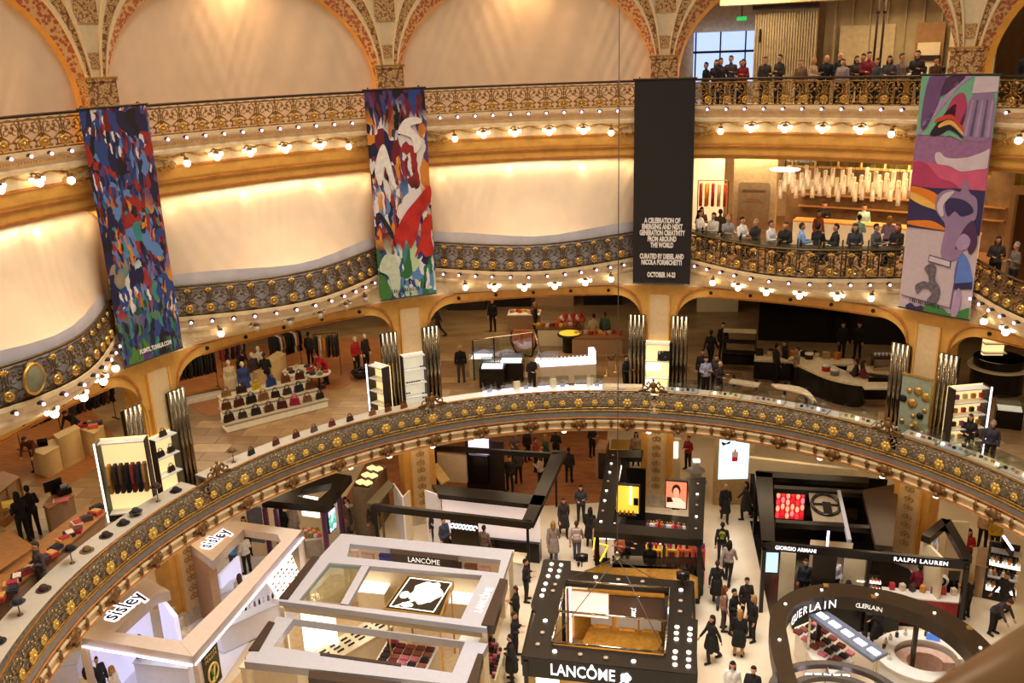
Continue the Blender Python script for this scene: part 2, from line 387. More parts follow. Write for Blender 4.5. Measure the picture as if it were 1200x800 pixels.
# ------------------------------------------------------------------ lamps under the galleries
def lamp_set(tri):
    b = MB()
    b.ball((0, -.22, -.1), .115, 10)
    if tri:
        for s in (-1, 1): b.ball((s * .19, -.16, .0), .075, 8)
    m = MB(); m.lathe([(.02, .0), (.07, .03), (.09, .09), (.05, .12)], 8, (0, -.2, -.02)); m.tube([(0, .1, .14), (0, -.1, .16), (0, -.2, .06)], .025, 5)
    if tri:
        for s in (-1, 1): m.tube([(0, -.02, .15), (s * .12, -.12, .14), (s * .19, -.16, .06)], .022, 5); m.lathe([(.02, .05), (.05, .07), (.05, .1)], 8, (s * .19, -.16, 0))
    return b.mesh('glass_bulbs', bulb_m, True), m.mesh('lamp_bracket', bronze, True), b.mesh('glass_bulbs', M('unlit_glass', (190, 170, 140), .3), True)
TRI, ONE = lamp_set(True), lamp_set(False)
def wall_lamp(k, r, z, tri, label, group, lit=True):
    t = thing('wall_lamp', label, 'lamp', P(k, r, z), A(k) - pi / 2, group); s = TRI if tri else ONE
    put('glass_bulbs', s[0] if lit else s[2], t); put('lamp_bracket', s[1], t); return t
LU = [.215, .325, .445, .575, .705, .81]
for k in range(-1, 4):
    for i, u in enumerate(LU):
        tri = 0 < i < 5
        nm = '%s from left, %s' % (ORD[i], ENT[k + 1])
        if not seen(P(k + u, 16.4, 16.2)): continue
        wall_lamp(k + u, 16.42, 16.2 if tri else 16.12, tri, ('three-bulb' if tri else 'single-bulb') + ' lamp under the third floor railing, ' + nm, 'lamps under the third floor gallery')
        lit = k != 0 or i == 0
        rr = r2(k + u) * .8 + 16.35 * .2
        wall_lamp(k + u, rr - .05, 10.42, tri, ('' if lit else 'unlit ') + ('three-bulb' if tri else 'single-bulb') + ' lamp' + ' under second floor balcony, ' + nm, 'lamps under the second floor balconies', lit)

# ------------------------------------------------------------------ balustrades
def arc(cx, cz, r, a0, a1, n=8, y=0.0): return [(cx + r * cos(a0 + (a1 - a0) * i / n), y, cz + r * sin(a0 + (a1 - a0) * i / n)) for i in range(n + 1)]
def panel(w, h, mat_i, belly=0.0, dens=1):
    b = MB(); H = h
    def bel(z): return -belly * sin(pi * min(1, max(0, z / H)))
    def put_tube(path, r, n=5):
        b.tube([(x, y + bel(z), z) for x, y, z in path], r, n)
    b_ = b
    put_tube([(-w / 2, 0, z * H / 6) for z in range(7)], .022)
    for s in (-1, 1):
        put_tube([(s * .02, 0, .3 * H), (s * .16 * w, 0, .38 * H), (s * .36 * w, 0, .5 * H), (s * .42 * w, 0, .7 * H), (s * .28 * w, 0, .86 * H), (s * .1 * w, 0, .82 * H)], .022)
        put_tube(arc(s * .3 * w, .22 * H, .13 * w, 0, 2 * pi, 9), .02)
        put_tube(arc(s * .38 * w, .88 * H, .09 * w, 0, 2 * pi, 8), .016)
        put_tube([(s * .48 * w, 0, .4 * H), (s * .4 * w, 0, .46 * H), (s * .3 * w, 0, .42 * H)], .02)
    for s in (-1, 1):
        put_tube(arc(s * .2 * w, .6 * H, .1 * w, .4 * s, 5.2 * s, 8), .018); put_tube(arc(s * .44 * w, .66 * H, .07 * w, 0, 2 * pi, 7), .018)
        put_tube([(s * .5 * w, 0, .95 * H), (s * .25 * w, 0, .93 * H), (0, 0, .97 * H)], .016); put_tube([(0, 0, .02 * H), (s * .2 * w, 0, .06 * H), (s * .46 * w, 0, .02 * H)], .018)
    def disc(x, z, r): b.lathe([(.0, .03), (r * .8, .02), (r, 0), (r * .8, -.02), (0, -.02)], 7, (x, bel(z) - .005, z), 'y')
    for x, z in ((0, .62), (-.13, .74), (.13, .74)): disc(x * w, z * H, .06)
    for x, z in ((-.13, .14), (.13, .14), (-.13, .31), (.13, .31), (-.4, .5), (.4, .5)): disc(x * w, z * H, .05)
    return b.mesh('ironwork_panel', mat_i, True)
def rosette(r):
    b = MB(); b.lathe([(r * .35, .07), (r * .3, .05), (r * .55, .045), (r * .62, .07), (r * .92, .05), (r, .0), (r, -.02)], 14, axis='y')
    for j in range(10): b.ball((r * .74 * cos(2 * pi * j / 10), -.06, r * .74 * sin(2 * pi * j / 10)), r * .15, 5)
    return b.mesh('rosette', gilt, True)
shell = MB()
for j in range(5): shell.tube([(0, -.03, -.06), (.1 * sin((j - 2) * .5), -.06, .08 * cos((j - 2) * .5) - .02), (.14 * sin((j - 2) * .55), -.03, .11 * cos((j - 2) * .55))], [.02, .035, .015], 5)
shell_me = shell.mesh('shell_finial', gilt, True)
led = MB(); led.ball((0, -.1, 0), .05, 8); led_me = led.mesh('led_lamp', led_m, True)
ledc = MB(); ledc.lathe([(.1, .0), (.08, .05), (.03, .08)], 8, (0, .0, .0)); ledc_me = ledc.mesh('lamp_cup', iron, True)
def pathpts(rf, k0, k1, n):
    fine = [k0 + (k1 - k0) * i / 600 for i in range(601)]; ps = [P(k, rf(k), 0) for k in fine]; d = [0]
    for a, b in zip(ps, ps[1:]): d.append(d[-1] + (b - a).length)
    out = []; j = 0
    for i in range(n):
        s = d[-1] * (i + .5) / n
        while d[j + 1] < s: j += 1
        t = ps[j + 1] - ps[j]; out.append((ps[j], atan2(t.y, t.x)))
    return out, d[-1] / n
def balustrade(label, rf, k0, k1, n, z, h, metal, led_z, rail_mat, belly=0.0, shells=False, led=True, hand=1.0):
    t = thing('balustrade', label, 'balustrade', P((k0 + k1) / 2, rf((k0 + k1) / 2), z))
    off = -Vector(t.location)
    pts, w = pathpts(rf, k0, k1, n); pm = panel(w, h, metal, belly); rm = rosette(.15)
    ns = 80; ks = [k0 + (k1 - k0) * i / ns for i in range(ns + 1)]
    b = MB(); b.tube([P(k, rf(k), z + h + .05) + off for k in ks], .045, 6); b.obj('handrail', rail_mat, t, True)
    b = MB(); b.tube([P(k, rf(k), z + h - .07) + off for k in ks], .022, 5); b.tube([P(k, rf(k), z + .03) + off for k in ks], .035, 5); b.obj('rail_bar', metal, t, True)
    b = MB(); b.sweep([(.03, z + .0), (-.07, z + .0), (-.09, z - .08), (.03, z - .1)], lambda k, j: rf(k), k0, k1, ns)
    b.v = [tuple(Vector(v) + off) for v in b.v]; b.obj('gilt_band', gilt, t)
    for p, a in pts:
        q = Vector((p.x, p.y, z)) + off; tg = Vector((cos(a), sin(a), 0)); e = q - tg * (w / 2)
        put('ironwork_panel', pm, t, q, a); nv = Vector((-sin(a), cos(a), 0))
        put('rosette', rm, t, e + Vector((0, 0, .25 * h)) - nv * (.03 + belly * .7), a)
        if shells: put('shell_finial', shell_me, t, e + Vector((0, 0, .86 * h)) - nv * .02, a)
        if led:
            c = put('led_lamp', led_me, t, e + Vector((0, 0, led_z)) - nv * .16, a); put('lamp_cup', ledc_me, c)
    return t
SHELLS3 = M('antique_gold_iron', (150, 112, 54), .4, .65, var=.35, scale=14)
for k in range(-1, 4):
    balustrade('openwork gold railing of the third floor gallery, ' + ENT[k + 1], lambda kk: 16.5, k + .03, k + .97, 14, 16.93, .92, SHELLS3, -.1, iron)
    balustrade('bowed openwork railing of the second floor balcony, ' + ENT[k + 1], r2, k + .05, k + .95, 15, 11.02, .98, silver_iron, -.18, bronze, .05, True)

# ------------------------------------------------------------------ first floor ring
t = thing('trim_20', 'cream and gold moulded edge of the first floor ring', 'cornice'); t['kind'] = 'structure'
K0, K1, NR = -1.45, 4.05, 160
RR = lambda k, j=0: 14.07
b = MB(); b.sweep([(.3, 5.3), (-.02, 5.3), (-.05, 5.12), (-.02, 5.06), (.0, 4.95)], RR, K0, K1, NR); b.obj('grey_band', M('grey_steel_band', (150, 142, 134), .3, .6), t)
b = MB(); b.sweep([(0, 4.97), (-.1, 4.95), (-.1, 4.88), (-.02, 4.85), (.0, 4.66), (-.06, 4.63), (-.07, 4.56), (.0, 4.5), (.02, 4.46), (.4, 4.46)], RR, K0, K1, NR); b.obj('fascia', pale_fascia, t)
b = MB()
for zz in (5.08, 4.6): b.tube([P(K0 + (K1 - K0) * i / NR, 14.0, zz) for i in range(NR + 1)], .03, 5)
b.obj('moulding', red_line, t)
br = MB(); br.ball((0, -.08, 0), .12, 8, 0, (1, .6, 1)); br.ball((0, -.1, -.14), .07, 6)
for s in (-1, 1): br.tube([(0, -.06, .1), (s * .16, -.06, .06), (s * .2, -.06, -.06), (s * .1, -.06, -.1)], .03, 5); br.ball((s * .14, -.08, 0), .06, 6)
br_me = br.mesh('gilt_boss', M('aged_gilt_boss', (128, 92, 50), .45, .5, var=.35, scale=16), True)
sm = MB(); sm.ball((0, -.06, 0), .075, 7, 0, (1, .6, 1)); sm.tube([(0, -.05, .1), (0, -.08, -.12)], .04, 5); sm_me = sm.mesh('small_boss', MATS['aged_gilt_boss'], True)
ring = thing('balustrade', 'long curved openwork railing of the first floor ring with gold flowers', 'balustrade', P(1.5, 14.07, 5.3))
off = -Vector(ring.location)
N1 = 74; pts, w1 = pathpts(lambda k: 14.07, K0, K1, N1); pm = panel(w1, .84, M('ring_bronze_iron', (148, 126, 92), .38, .75, var=.35, scale=14), .1)
fl = MB()
for j in range(6): fl.ball((.1 * cos(pi / 3 * j), -.05, .1 * sin(pi / 3 * j)), .075, 7, 0, (1, .5, 1))
fl.ball((0, -.09, 0), .06, 7)
fl_me = fl.mesh('gold_flower', M('flower_gold', (226, 186, 92), .35, .5, var=.15, scale=18), True)
b = MB(); b.tube([P(K0 + (K1 - K0) * i / NR, 14.07, 6.2) + off for i in range(NR + 1)], .045, 6); b.obj('handrail', M('worn_brass_rail', (150, 112, 62), .3, .8), ring, True)
b = MB(); b.tube([P(K0 + (K1 - K0) * i / NR, 14.05, 5.36) + off for i in range(NR + 1)], .04, 5); b.tube([P(K0 + (K1 - K0) * i / NR, 13.98, 5.5) + off for i in range(NR + 1)], .02, 5); b.obj('rail_bar', gilt, ring, True)
for i, (p, a) in enumerate(pts):
    q = Vector((p.x, p.y, 5.34)) + off; nv = Vector((-sin(a), cos(a), 0)); e = q - Vector((cos(a), sin(a), 0)) * (w1 / 2)
    put('ironwork_panel', pm, ring, q, a)
    put('gold_flower', fl_me, ring, e - nv * .11 + Vector((0, 0, .4)), a, (1.1,) * 3 if i % 3 == 0 else (.8,) * 3)
    pw = Vector((p.x, p.y, 0)) - Vector((cos(a), sin(a), 0)) * (w1 / 2)
    if i % 3 == 0: put('gilt_boss', br_me, t, (pw.x, pw.y, 4.84), a, (1.5, 1.3, 1.5))
    else: put('small_boss', sm_me, t, (pw.x, pw.y, 4.86), a, (1.5, 1.3, 1.4))
crest = MB()
for s in (-1, 1):
    crest.tube([(s * .55, 0, 0), (s * .4, -.05, .08), (s * .2, -.05, .12), (s * .1, -.05, .3), (s * .2, -.05, .42), (s * .26, -.05, .3)], .045, 6); crest.tube(arc(s * .32, .16, .1, 0, 2 * pi, 9, -.05), .03, 5)
crest.ball((0, -.06, .28), .13, 8, 0, (1, .6, 1.3)); crest.ball((0, -.06, .5), .06, 6); crest.ball((0, -.05, .08), .1, 7)
crest_me = crest.mesh('scroll_crest', MATS['aged_gilt_boss'], True)
for k in range(0, 4): put('scroll_crest', crest_me, ring, P(k, 14.05, 6.22) + off, A(k) - pi / 2)
ringlamp = MB(); ringlamp.lathe([(.0, -.12), (.09, -.1), (.13, -.02), (.13, .02)], 10); rl_me = ringlamp.mesh('glass_globe', bulb_m, True)
rlc = MB(); rlc.lathe([(.15, .0), (.12, .04), (.02, .08)], 10); rlc_me = rlc.mesh('lamp_cap', bronze, True)
RL = ['at the far left', 'beside the grey-brown booth', 'beside the pillar of the red banner', 'left of the middle', 'in the middle', 'right of the middle', 'near the lit perfume screen', 'above the lipstick screen', 'by the rightmost pillar', 'at the far right']
for i, u in enumerate([.62, .8, 1.0, 1.2, 1.6, 1.98, 2.35, 2.72, 2.98, 3.2]):
    tl = thing('ceiling_lamp', 'small round lamp under the first floor ring ' + RL[i], 'lamp', P(u, 14.35, 4.42), 0, 'lamps under the ring'); put('glass_globe', rl_me, tl); put('lamp_cap', rlc_me, tl)
# small round medallion on the far left balcony
tm = thing('medallion', 'round green-grey medallion with gilt rim on the left balcony railing', 'medallion', P(-.62, r2(-.62) - .22, 11.55), A(-.62) - pi / 2)
b = MB(); b.lathe([(0, .04), (.34, .03), (.36, 0)], 20, axis='y'); b.obj('disc', M('verdigris_disc', (132, 132, 104), .4, .3), tm, True)
b = MB(); b.tube(arc(0, 0, .38, 0, 2 * pi * 19 / 20, 19), .05, 6, True); b.obj('rim', gilt, tm, True)

# ------------------------------------------------------------------ arches over the third floor
orn = ramp_mat('brown_mosaic_ornament', [(.0, (120, 76, 36)), (.28, (184, 132, 70)), (.5, (220, 184, 124)), (.62, (136, 84, 46))], 'voronoi', 9, .6, warp=.12)
redf = ramp_mat('red_floral_band', [(.0, (200, 150, 96)), (.2, (172, 92, 56)), (.42, (160, 78, 50)), (.6, (206, 166, 112))], 'voronoi', 8.5, .6, warp=.1)
arch_c = M('arch_cream', (224, 200, 156), .6, var=.05)
ZS, AB, AA, XC = 17.95, 3.85, 4.78, 5.278
def xo(z): return AA * sqrt(max(0.0, 1 - ((max(z, ZS) - ZS) / AB) ** 2)) if z < ZS + AB else 0.0
ZL = [16.9, 17.4, 17.95] + [ZS + AB * sin(pi / 2 * i / 22) for i in range(1, 23)]
FB = [(0.0, .1, .55, .18, 'reveal', gold_wall), (.1, .42, .18, -.02, 'red_floral_band', redf), (.42, .5, -.1, -.1, 'rib', arch_c), (.5, .69, -.04, -.04, 'mosaic_band', orn), (.69, .76, -.12, -.12, 'rib', arch_c), (.76, 1.0, -.02, -.02, 'panel', arch_c)]
sq = MB(); sq.box((0, 0, 0), (1, .04, 1)); sq_me = sq.mesh('mosaic_square', orn)
for c in range(0, 4):
    t = thing('trim_%d' % (31 + c), 'fan-shaped painted arch springing above the ' + PILL[c].split(' pillar ')[-1].replace('pillar ', ''), 'arch'); t['kind'] = 'structure'
    for s in (-1, 1):
        for f0, f1, d0, d1, nm, mat in FB:
            b = MB(); vs = []
            for z in ZL:
                x = xo(z); wd_ = XC - x
                for f, d in ((f0, d0), (f1, d1)):
                    xx = (wd_ - f * wd_); sc = min(1, wd_ / .9)
                    vs.append(P(c + s * xx / 10.556, 16.95 + d, z))
            m = len(ZL); b.add(vs, [(2 * i, 2 * i + 1, 2 * i + 3, 2 * i + 2) for i in range(m - 1)])
            # thickness: side returns for proud ribs
            if nm == 'rib':
                for q in (0, 1):
                    vv = []
                    for i in range(m): p = Vector(vs[2 * i + q]); rr = hypot(p.x, p.y); e = p * ((rr + .14) / rr); vv += [p, (e.x, e.y, p.z)]
                    b.add(vv, [(2 * i, 2 * i + 1, 2 * i + 3, 2 * i + 2) for i in range(m - 1)])
            b.obj(nm, mat, t)
    ang = A(c) - pi / 2
    for zc, ww, hh in ((19.3, .5, .42), (20.75, .76, .8), (22.0, 1.0, .8)): put('mosaic_square', sq_me, t, P(c, 16.91, zc), ang, (ww, 1, hh))
    b = MB(); b.box((0, 0, 0), (1.0, .3, 1.1)); b.box((0, -.02, .58), (1.08, .34, .08)); o = b.obj('mosaic_capital', orn, t); o.location = P(c, 16.83, 18.15); o.rotation_euler = (0, 0, ang)
    b = MB(); b.box((0, 0, 0), (1.1, .36, .07)); o = b.obj('gilt_fillet', gilt, t); o.location = P(c, 16.82, 18.78); o.rotation_euler = (0, 0, ang)

# ------------------------------------------------------------------ cloth screens
cloth = M('cream_cotton_cloth', (226, 200, 168), .85, var=.04, scale=1.5)
tarp = M('grey_tarpaulin', (204, 198, 200), .8, var=.08, scale=2)
def wr(x, z, seed):
    return .022 * sin(1.7 * x + .9 * z + seed) + .012 * sin(5.3 * x - 2.2 * z + 2 * seed) + .012 * sin(11 * (x + .35 * z) + seed) * (.5 + .5 * sin(1.3 * x + seed)) + .014 * sin(15 * (x - .45 * z) + 3 * seed) * max(0, sin(.9 * x + 2 * seed))
CN = ['far left', 'left middle', 'centre']
for k in (-1, 0, 1):
    t = thing('cloth_screen', 'large cream cloth hung across the third floor arch, %s bay' % CN[k + 1], 'curtain', P(k + .5, 17.3, 16.9)); off = -Vector(t.location)
    b = MB(); b.grid(lambda u, v: P(k + .03 + .94 * u, 17.35 + wr(10 * u, 5 * v, k + 2.0) * .55, 16.9 + 5.2 * v) + off, 130, 50); b.obj('cloth', cloth, t, True)
    b = MB(); b.tube([P(k + .03 + .94 * i / 20, 17.3, 22.1) + off for i in range(21)], .05, 6); b.obj('hanging_rail', iron, t)
    t = thing('cloth_screen', 'cream cloth sheet closing off the second floor opening, %s bay' % CN[k + 1], 'curtain', P(k + .5, 16.6, 11.0)); off = -Vector(t.location)
    def cl(u, v, k=k):
        kk = k + .055 + .89 * u; r0 = r2(kk) + .16; z0 = 12.1 + .04 * sin(5 * u + k)
        zz = z0 + (15.15 - z0) * v; r_ = r0 + (16.75 - r0) * (v ** .8); return P(kk, r_ + wr(10 * u, 3 * v, k + 5.0) * (.4 + .6 * v) * .8, zz) + off
    b = MB(); b.grid(cl, 130, 36); b.obj('cloth', cloth, t, True)
    def tp(u, v, k=k):
        kk = k + .055 + .89 * u; r0 = r2(kk) + .14; zz = 11.05 + (12.42 - 11.05 + .06 * sin(9 * u)) * v; return P(kk, r0 - .04 + .015 * sin(60 * u) + .05 * (1 - v), zz) + off
    b = MB(); b.grid(tp, 130, 8); b.obj('tarpaulin_hem', tarp, t, True)
# ------------------------------------------------------------------ people
def V(*a): return Vector(a)
def capsule(b, p, q, r0, r1, n=8):
    p, q = Vector(p), Vector(q); d = q - p
    if d.length < 1e-5: b.ball(p, r0, n); return
    d.normalize(); b.tube([p - d * r0 * .98, p - d * r0 * .7, p, q, q + d * r1 * .7, q + d * r1 * .98], [r0 * .15, r0 * .71, r0, r1, r1 * .71, r1 * .15], n)
def grow(caps, voxel, ratio, extra=None, flat=None):
    b = MB()
    for p, q, r0, r1 in caps: capsule(b, p, q, r0, r1)
    me = b.mesh('form', [])
    o = bpy.data.objects.new('form', me)
    m = o.modifiers.new('r', 'REMESH'); m.mode = 'VOXEL'; m.voxel_size = voxel; m.use_smooth_shade = True
    s = o.modifiers.new('s', 'SMOOTH'); s.iterations = 4; s.factor = .5
    if ratio < 1: d = o.modifiers.new('d', 'DECIMATE'); d.ratio = ratio
    me = ev_mesh(o)
    if extra:
        me2 = extra.mesh('x', []); bm = bmesh.new(); bm.from_mesh(me); bm.from_mesh(me2); bm.to_mesh(me); bm.free()
    me.polygons.foreach_set('use_smooth', [True] * len(me.polygons)); me.materials.clear(); me.materials.append(None) if False else None
    return me
def skeleton(pose):
    J = {}
    hip = .93; lean = 0.0
    if pose == 'sit': hip = .52
    if pose == 'lean': lean = .65
    J['pel'] = V(0, 0, hip)
    up = V(0, -sin(lean), cos(lean)); fw = V(0, -cos(lean), -sin(lean))
    J['waist'] = J['pel'] + up * .14; J['chest'] = J['pel'] + up * .36 + fw * .01; J['neck'] = J['pel'] + up * .53; J['base'] = J['neck'] + up * .03
    hd = up if pose != 'lean' else V(0, -.75, .66)
    J['head'] = J['neck'] + hd * .17 + (fw * .015 if pose != 'lean' else V(0, 0, 0)); J['hd'] = hd; J['fw'] = fw
    for s, n in ((-1, 'l'), (1, 'r')):
        sh = J['pel'] + up * .46 + V(s * .17, 0, 0); J['sh' + n] = sh
        if pose in ('stand', 'walk'):
            sw = (.16 * s if pose == 'walk' else -.02)
            el = sh + V(s * .06, sw * .7 + .02, -.29); ha = el + V(s * .005, sw * .9 - .07, -.24)
        elif pose == 'hold':
            el = sh + V(s * .07, .0, -.28); ha = el + V(-s * .1, -.22, .07 if s > 0 else .0)
        elif pose == 'lean':
            el = sh + V(s * .05, -.12, -.27); ha = el + V(-s * .02, -.14, -.2)
        elif pose == 'sit':
            el = sh + V(s * .06, -.08, -.27); ha = el + V(-s * .09, -.23, .03)
        elif pose == 'arms':   # arms folded in front
            el = sh + V(s * .08, .0, -.28); ha = el + V(-s * .2, -.2, .05)
        J['el' + n] = el; J['ha' + n] = ha
        hj = J['pel'] + V(s * .095, 0, -.03); J['hip' + n] = hj
        if pose == 'walk':
            kn = hj + V(0, -.14 * s - .03, -.41); an = kn + V(0, (.04 if s > 0 else .27), -.40)
            an.z = max(an.z, .085); ft = an + V(s * .02, -.15, -.035 if s > 0 else -.05)
            if s < 0: an.z = .12; ft = an + V(s * .02, -.14, -.08)
        elif pose == 'sit':
            kn = hj + V(s * .04, -.42, .01); an = V(kn.x, kn.y + .02, .085); ft = an + V(s * .02, -.15, -.04)
        else:
            kn = hj + V(s * .015, -.02, -.42); an = kn + V(s * .01, .03, -.40); an.z = .085; ft = an + V(s * .03, -.15, -.04)
        J['kn' + n] = kn; J['an' + n] = an; J['ft' + n] = ft
    return J
POSE = {}
def make_pose(pose):
    J = skeleton(pose); hd, fw = J['hd'], J['fw']; h = J['head']; out = {}
    caps = [(J['pel'] + V(-.06, 0, 0), J['pel'] + V(.06, 0, 0), .115, .115), (J['pel'], J['waist'], .125, .115), (J['waist'] + V(-.03, 0, 0), J['chest'] + V(-.05, 0, 0), .1, .115), (J['waist'] + V(.03, 0, 0), J['chest'] + V(.05, 0, 0), .1, .115), (J['shl'], J['shr'], .055, .055), (J['chest'], J['neck'], .1, .06), (J['neck'], h, .052, .055)]
    caps += [(h + hd * .035, h - hd * .02 + fw * .012, .088, .08), (h - hd * .02 + fw * .02, h - hd * .075 + fw * .045, .07, .045), (h + fw * .085 - hd * .005, h + fw * .1 - hd * .035, .012, .018)]
    for s in (-1, 1): caps.append((h + V(s * .085, .01, 0) + hd * .01, h + V(s * .088, .01, 0) - hd * .03, .018, .012))
    ex = MB()
    for n, s in (('l', -1), ('r', 1)):
        sh, el, ha = J['sh' + n], J['el' + n], J['ha' + n]; caps += [(sh, el, .052, .04), (el, ha, .041, .029)]
        d = (ha - el).normalized(); side = V(-s, 0, 0); side = (side - d * side.dot(d)).normalized(); nn = d.cross(side)
        pl = ha + d * .085; caps += [(ha, pl + side * .012, .028, .022), (ha, pl - side * .018, .026, .02)]
        for i in range(4):
            o = side * (.03 - .02 * i); L = (.066, .075, .07, .054)[i]; p0 = pl + o - d * .015; p1 = p0 + d * L * .6; p2 = p1 + d * L * .5 + fw * .02
            ex.tube([p0, p1, p2], [.0095, .009, .006], 5)
        tp = ha + d * .03 + side * .025; ex.tube([tp, tp + d * .03 + side * .026, tp + d * .065 + side * .03], [.012, .011, .007], 5)
        hj, kn, an, ft = J['hip' + n], J['kn' + n], J['an' + n], J['ft' + n]
        caps += [(hj, kn, .085, .056), (kn, an, .054, .036), (an + V(0, .04, -.03), ft, .038, .034)]
    out['body'] = grow(caps, .014, .5, ex)
    # garments: the same limbs, a little larger
    g = .016
    tor = [(J['pel'] + V(-.07, 0, .0) + J['hd'] * 0, J['pel'] + V(.07, 0, 0), .13, .13), (J['pel'], J['waist'], .14, .13), (J['waist'] + V(-.04, 0, 0), J['chest'] + V(-.06, 0, 0), .115, .13), (J['waist'] + V(.04, 0, 0), J['chest'] + V(.06, 0, 0), .115, .13), (J['shl'], J['shr'], .066, .066), (J['chest'], J['base'], .105, .065)]
    arms = []
    for n in 'lr': arms += [(J['sh' + n], J['el' + n], .064, .054), (J['el' + n], J['ha' + n] - (J['ha' + n] - J['el' + n]) * .08, .055, .042)]
    out['top'] = grow(tor + arms, .018, .5)
    legs = [(J['pel'] + V(-.05, 0, -.02), J['pel'] + V(.05, 0, -.02), .128, .128)]
    for n in 'lr': legs += [(J['hip' + n], J['kn' + n], .1, .072), (J['kn' + n], J['an' + n] + V(0, 0, -.01), .07, .058)]
    out['trousers'] = grow(legs, .018, .4)
    sk = []
    if pose in ('stand', 'hold', 'walk', 'arms'):
        for s in (-1, 0, 1):
            for f in (-.04, .05): sk.append((J['pel'] + V(s * .07, f, .02), V(s * .12, f * 2.2 + J['pel'].y, .52), .12, .12))
    else:
        for n in 'lr': sk += [(J['hip' + n], J['kn' + n], .115, .09)]
        sk.append((J['pel'], (J['knl'] + J['knr']) / 2, .12, .08))
    out['coat'] = grow(tor + arms + sk, .02, .45)
    out['shoes'] = grow([c for n in 'lr' for c in ((J['an' + n] + V(0, .045, -.045), J['ft' + n] + V(0, 0, .0), .046, .042), (J['an' + n] + V(0, .01, .02), J['an' + n] + V(0, 0, -.03), .048, .05))], .016, .5)
    bk = -fw
    out['hair_short'] = grow([(h + hd * .055 + bk * .012, h + hd * .03 + bk * .03, .092, .092), (h + bk * .05 - hd * .0, h + bk * .045 - hd * .05, .065, .05)], .014, .6)
    out['hair_long'] = grow([(h + hd * .055 + bk * .012, h + hd * .03 + bk * .03, .095, .095), (h + bk * .05, h + bk * .06 - hd * .2, .08, .07)] + [(h + V(s * .06, 0, 0) + bk * .03, h + V(s * .075, 0, 0) + bk * .02 - hd * .17, .05, .035) for s in (-1, 1)], .014, .6)
    e = MB()
    for s in (-1, 1): e.ball(h + V(s * .033, 0, 0) + fw * .083 + hd * .008, .011, 6)
    e.tube([h + V(-.022, 0, 0) + fw * .088 - hd * .06, h + fw * .094 - hd * .061, h + V(.022, 0, 0) + fw * .088 - hd * .06], .006, 5)
    out['face'] = e.mesh('eyes_and_mouth', [])
    POSE[pose] = out; return out
def cmat(c):
    n = 'fabric_%d_%d_%d' % c
    return M(n, c, .8, var=.15, scale=10)
SKIN = M('skin', (206, 150, 112), .55, var=.05); SKIN2 = M('dark_skin', (120, 78, 52), .55, var=.05)
FACE = M('eyes_and_lips', (96, 48, 40), .5)
HAIRC = {'black': (22, 17, 14), 'brown': (62, 40, 24), 'blond': (168, 124, 66), 'grey': (138, 130, 122), 'red': (120, 58, 26)}
def part(name, me, mat, parent):
    o = bpy.data.objects.new(name, me); COL.objects.link(o); o.parent = parent
    if not me.materials: me.materials.append(None)
    o.material_slots[0].link = 'OBJECT'; o.material_slots[0].material = mat; return o
def person(label, at, face=0.0, pose='stand', top=(30, 26, 26), legs=(34, 32, 34), hair='black', long=False, coat=False, h=1.0, skin=None, z=0.0, shoes=(24, 20, 18), name='person', cat='person', group=None):
    """at: foot position, (px, py) on the floor of height z, or a world point; face: degrees turned from looking at the camera"""
    p = W(at[0], at[1], z) if len(at) == 2 else Vector(at)
    d = CAM - p; rz = atan2(d.y, d.x) + pi / 2 + radians(face)
    T = POSE.get(pose) or make_pose(pose); t = thing(name, label, cat, p, rz, group); t.scale = (h, h, h)
    sk = skin or SKIN; mq = name != 'person'
    part('body', T['body'], sk, t)
    part('coat' if coat else 'top', T['coat'] if coat else T['top'], cmat(top), t); part('trousers', T['trousers'], cmat(legs), t)
    part('shoes', T['shoes'], cmat(shoes), t)
    if hair: part('hair', T['hair_long' if long else 'hair_short'], cmat(HAIRC[hair]), t)
    if not mq: part('face', T['face'], FACE, t)
    return t
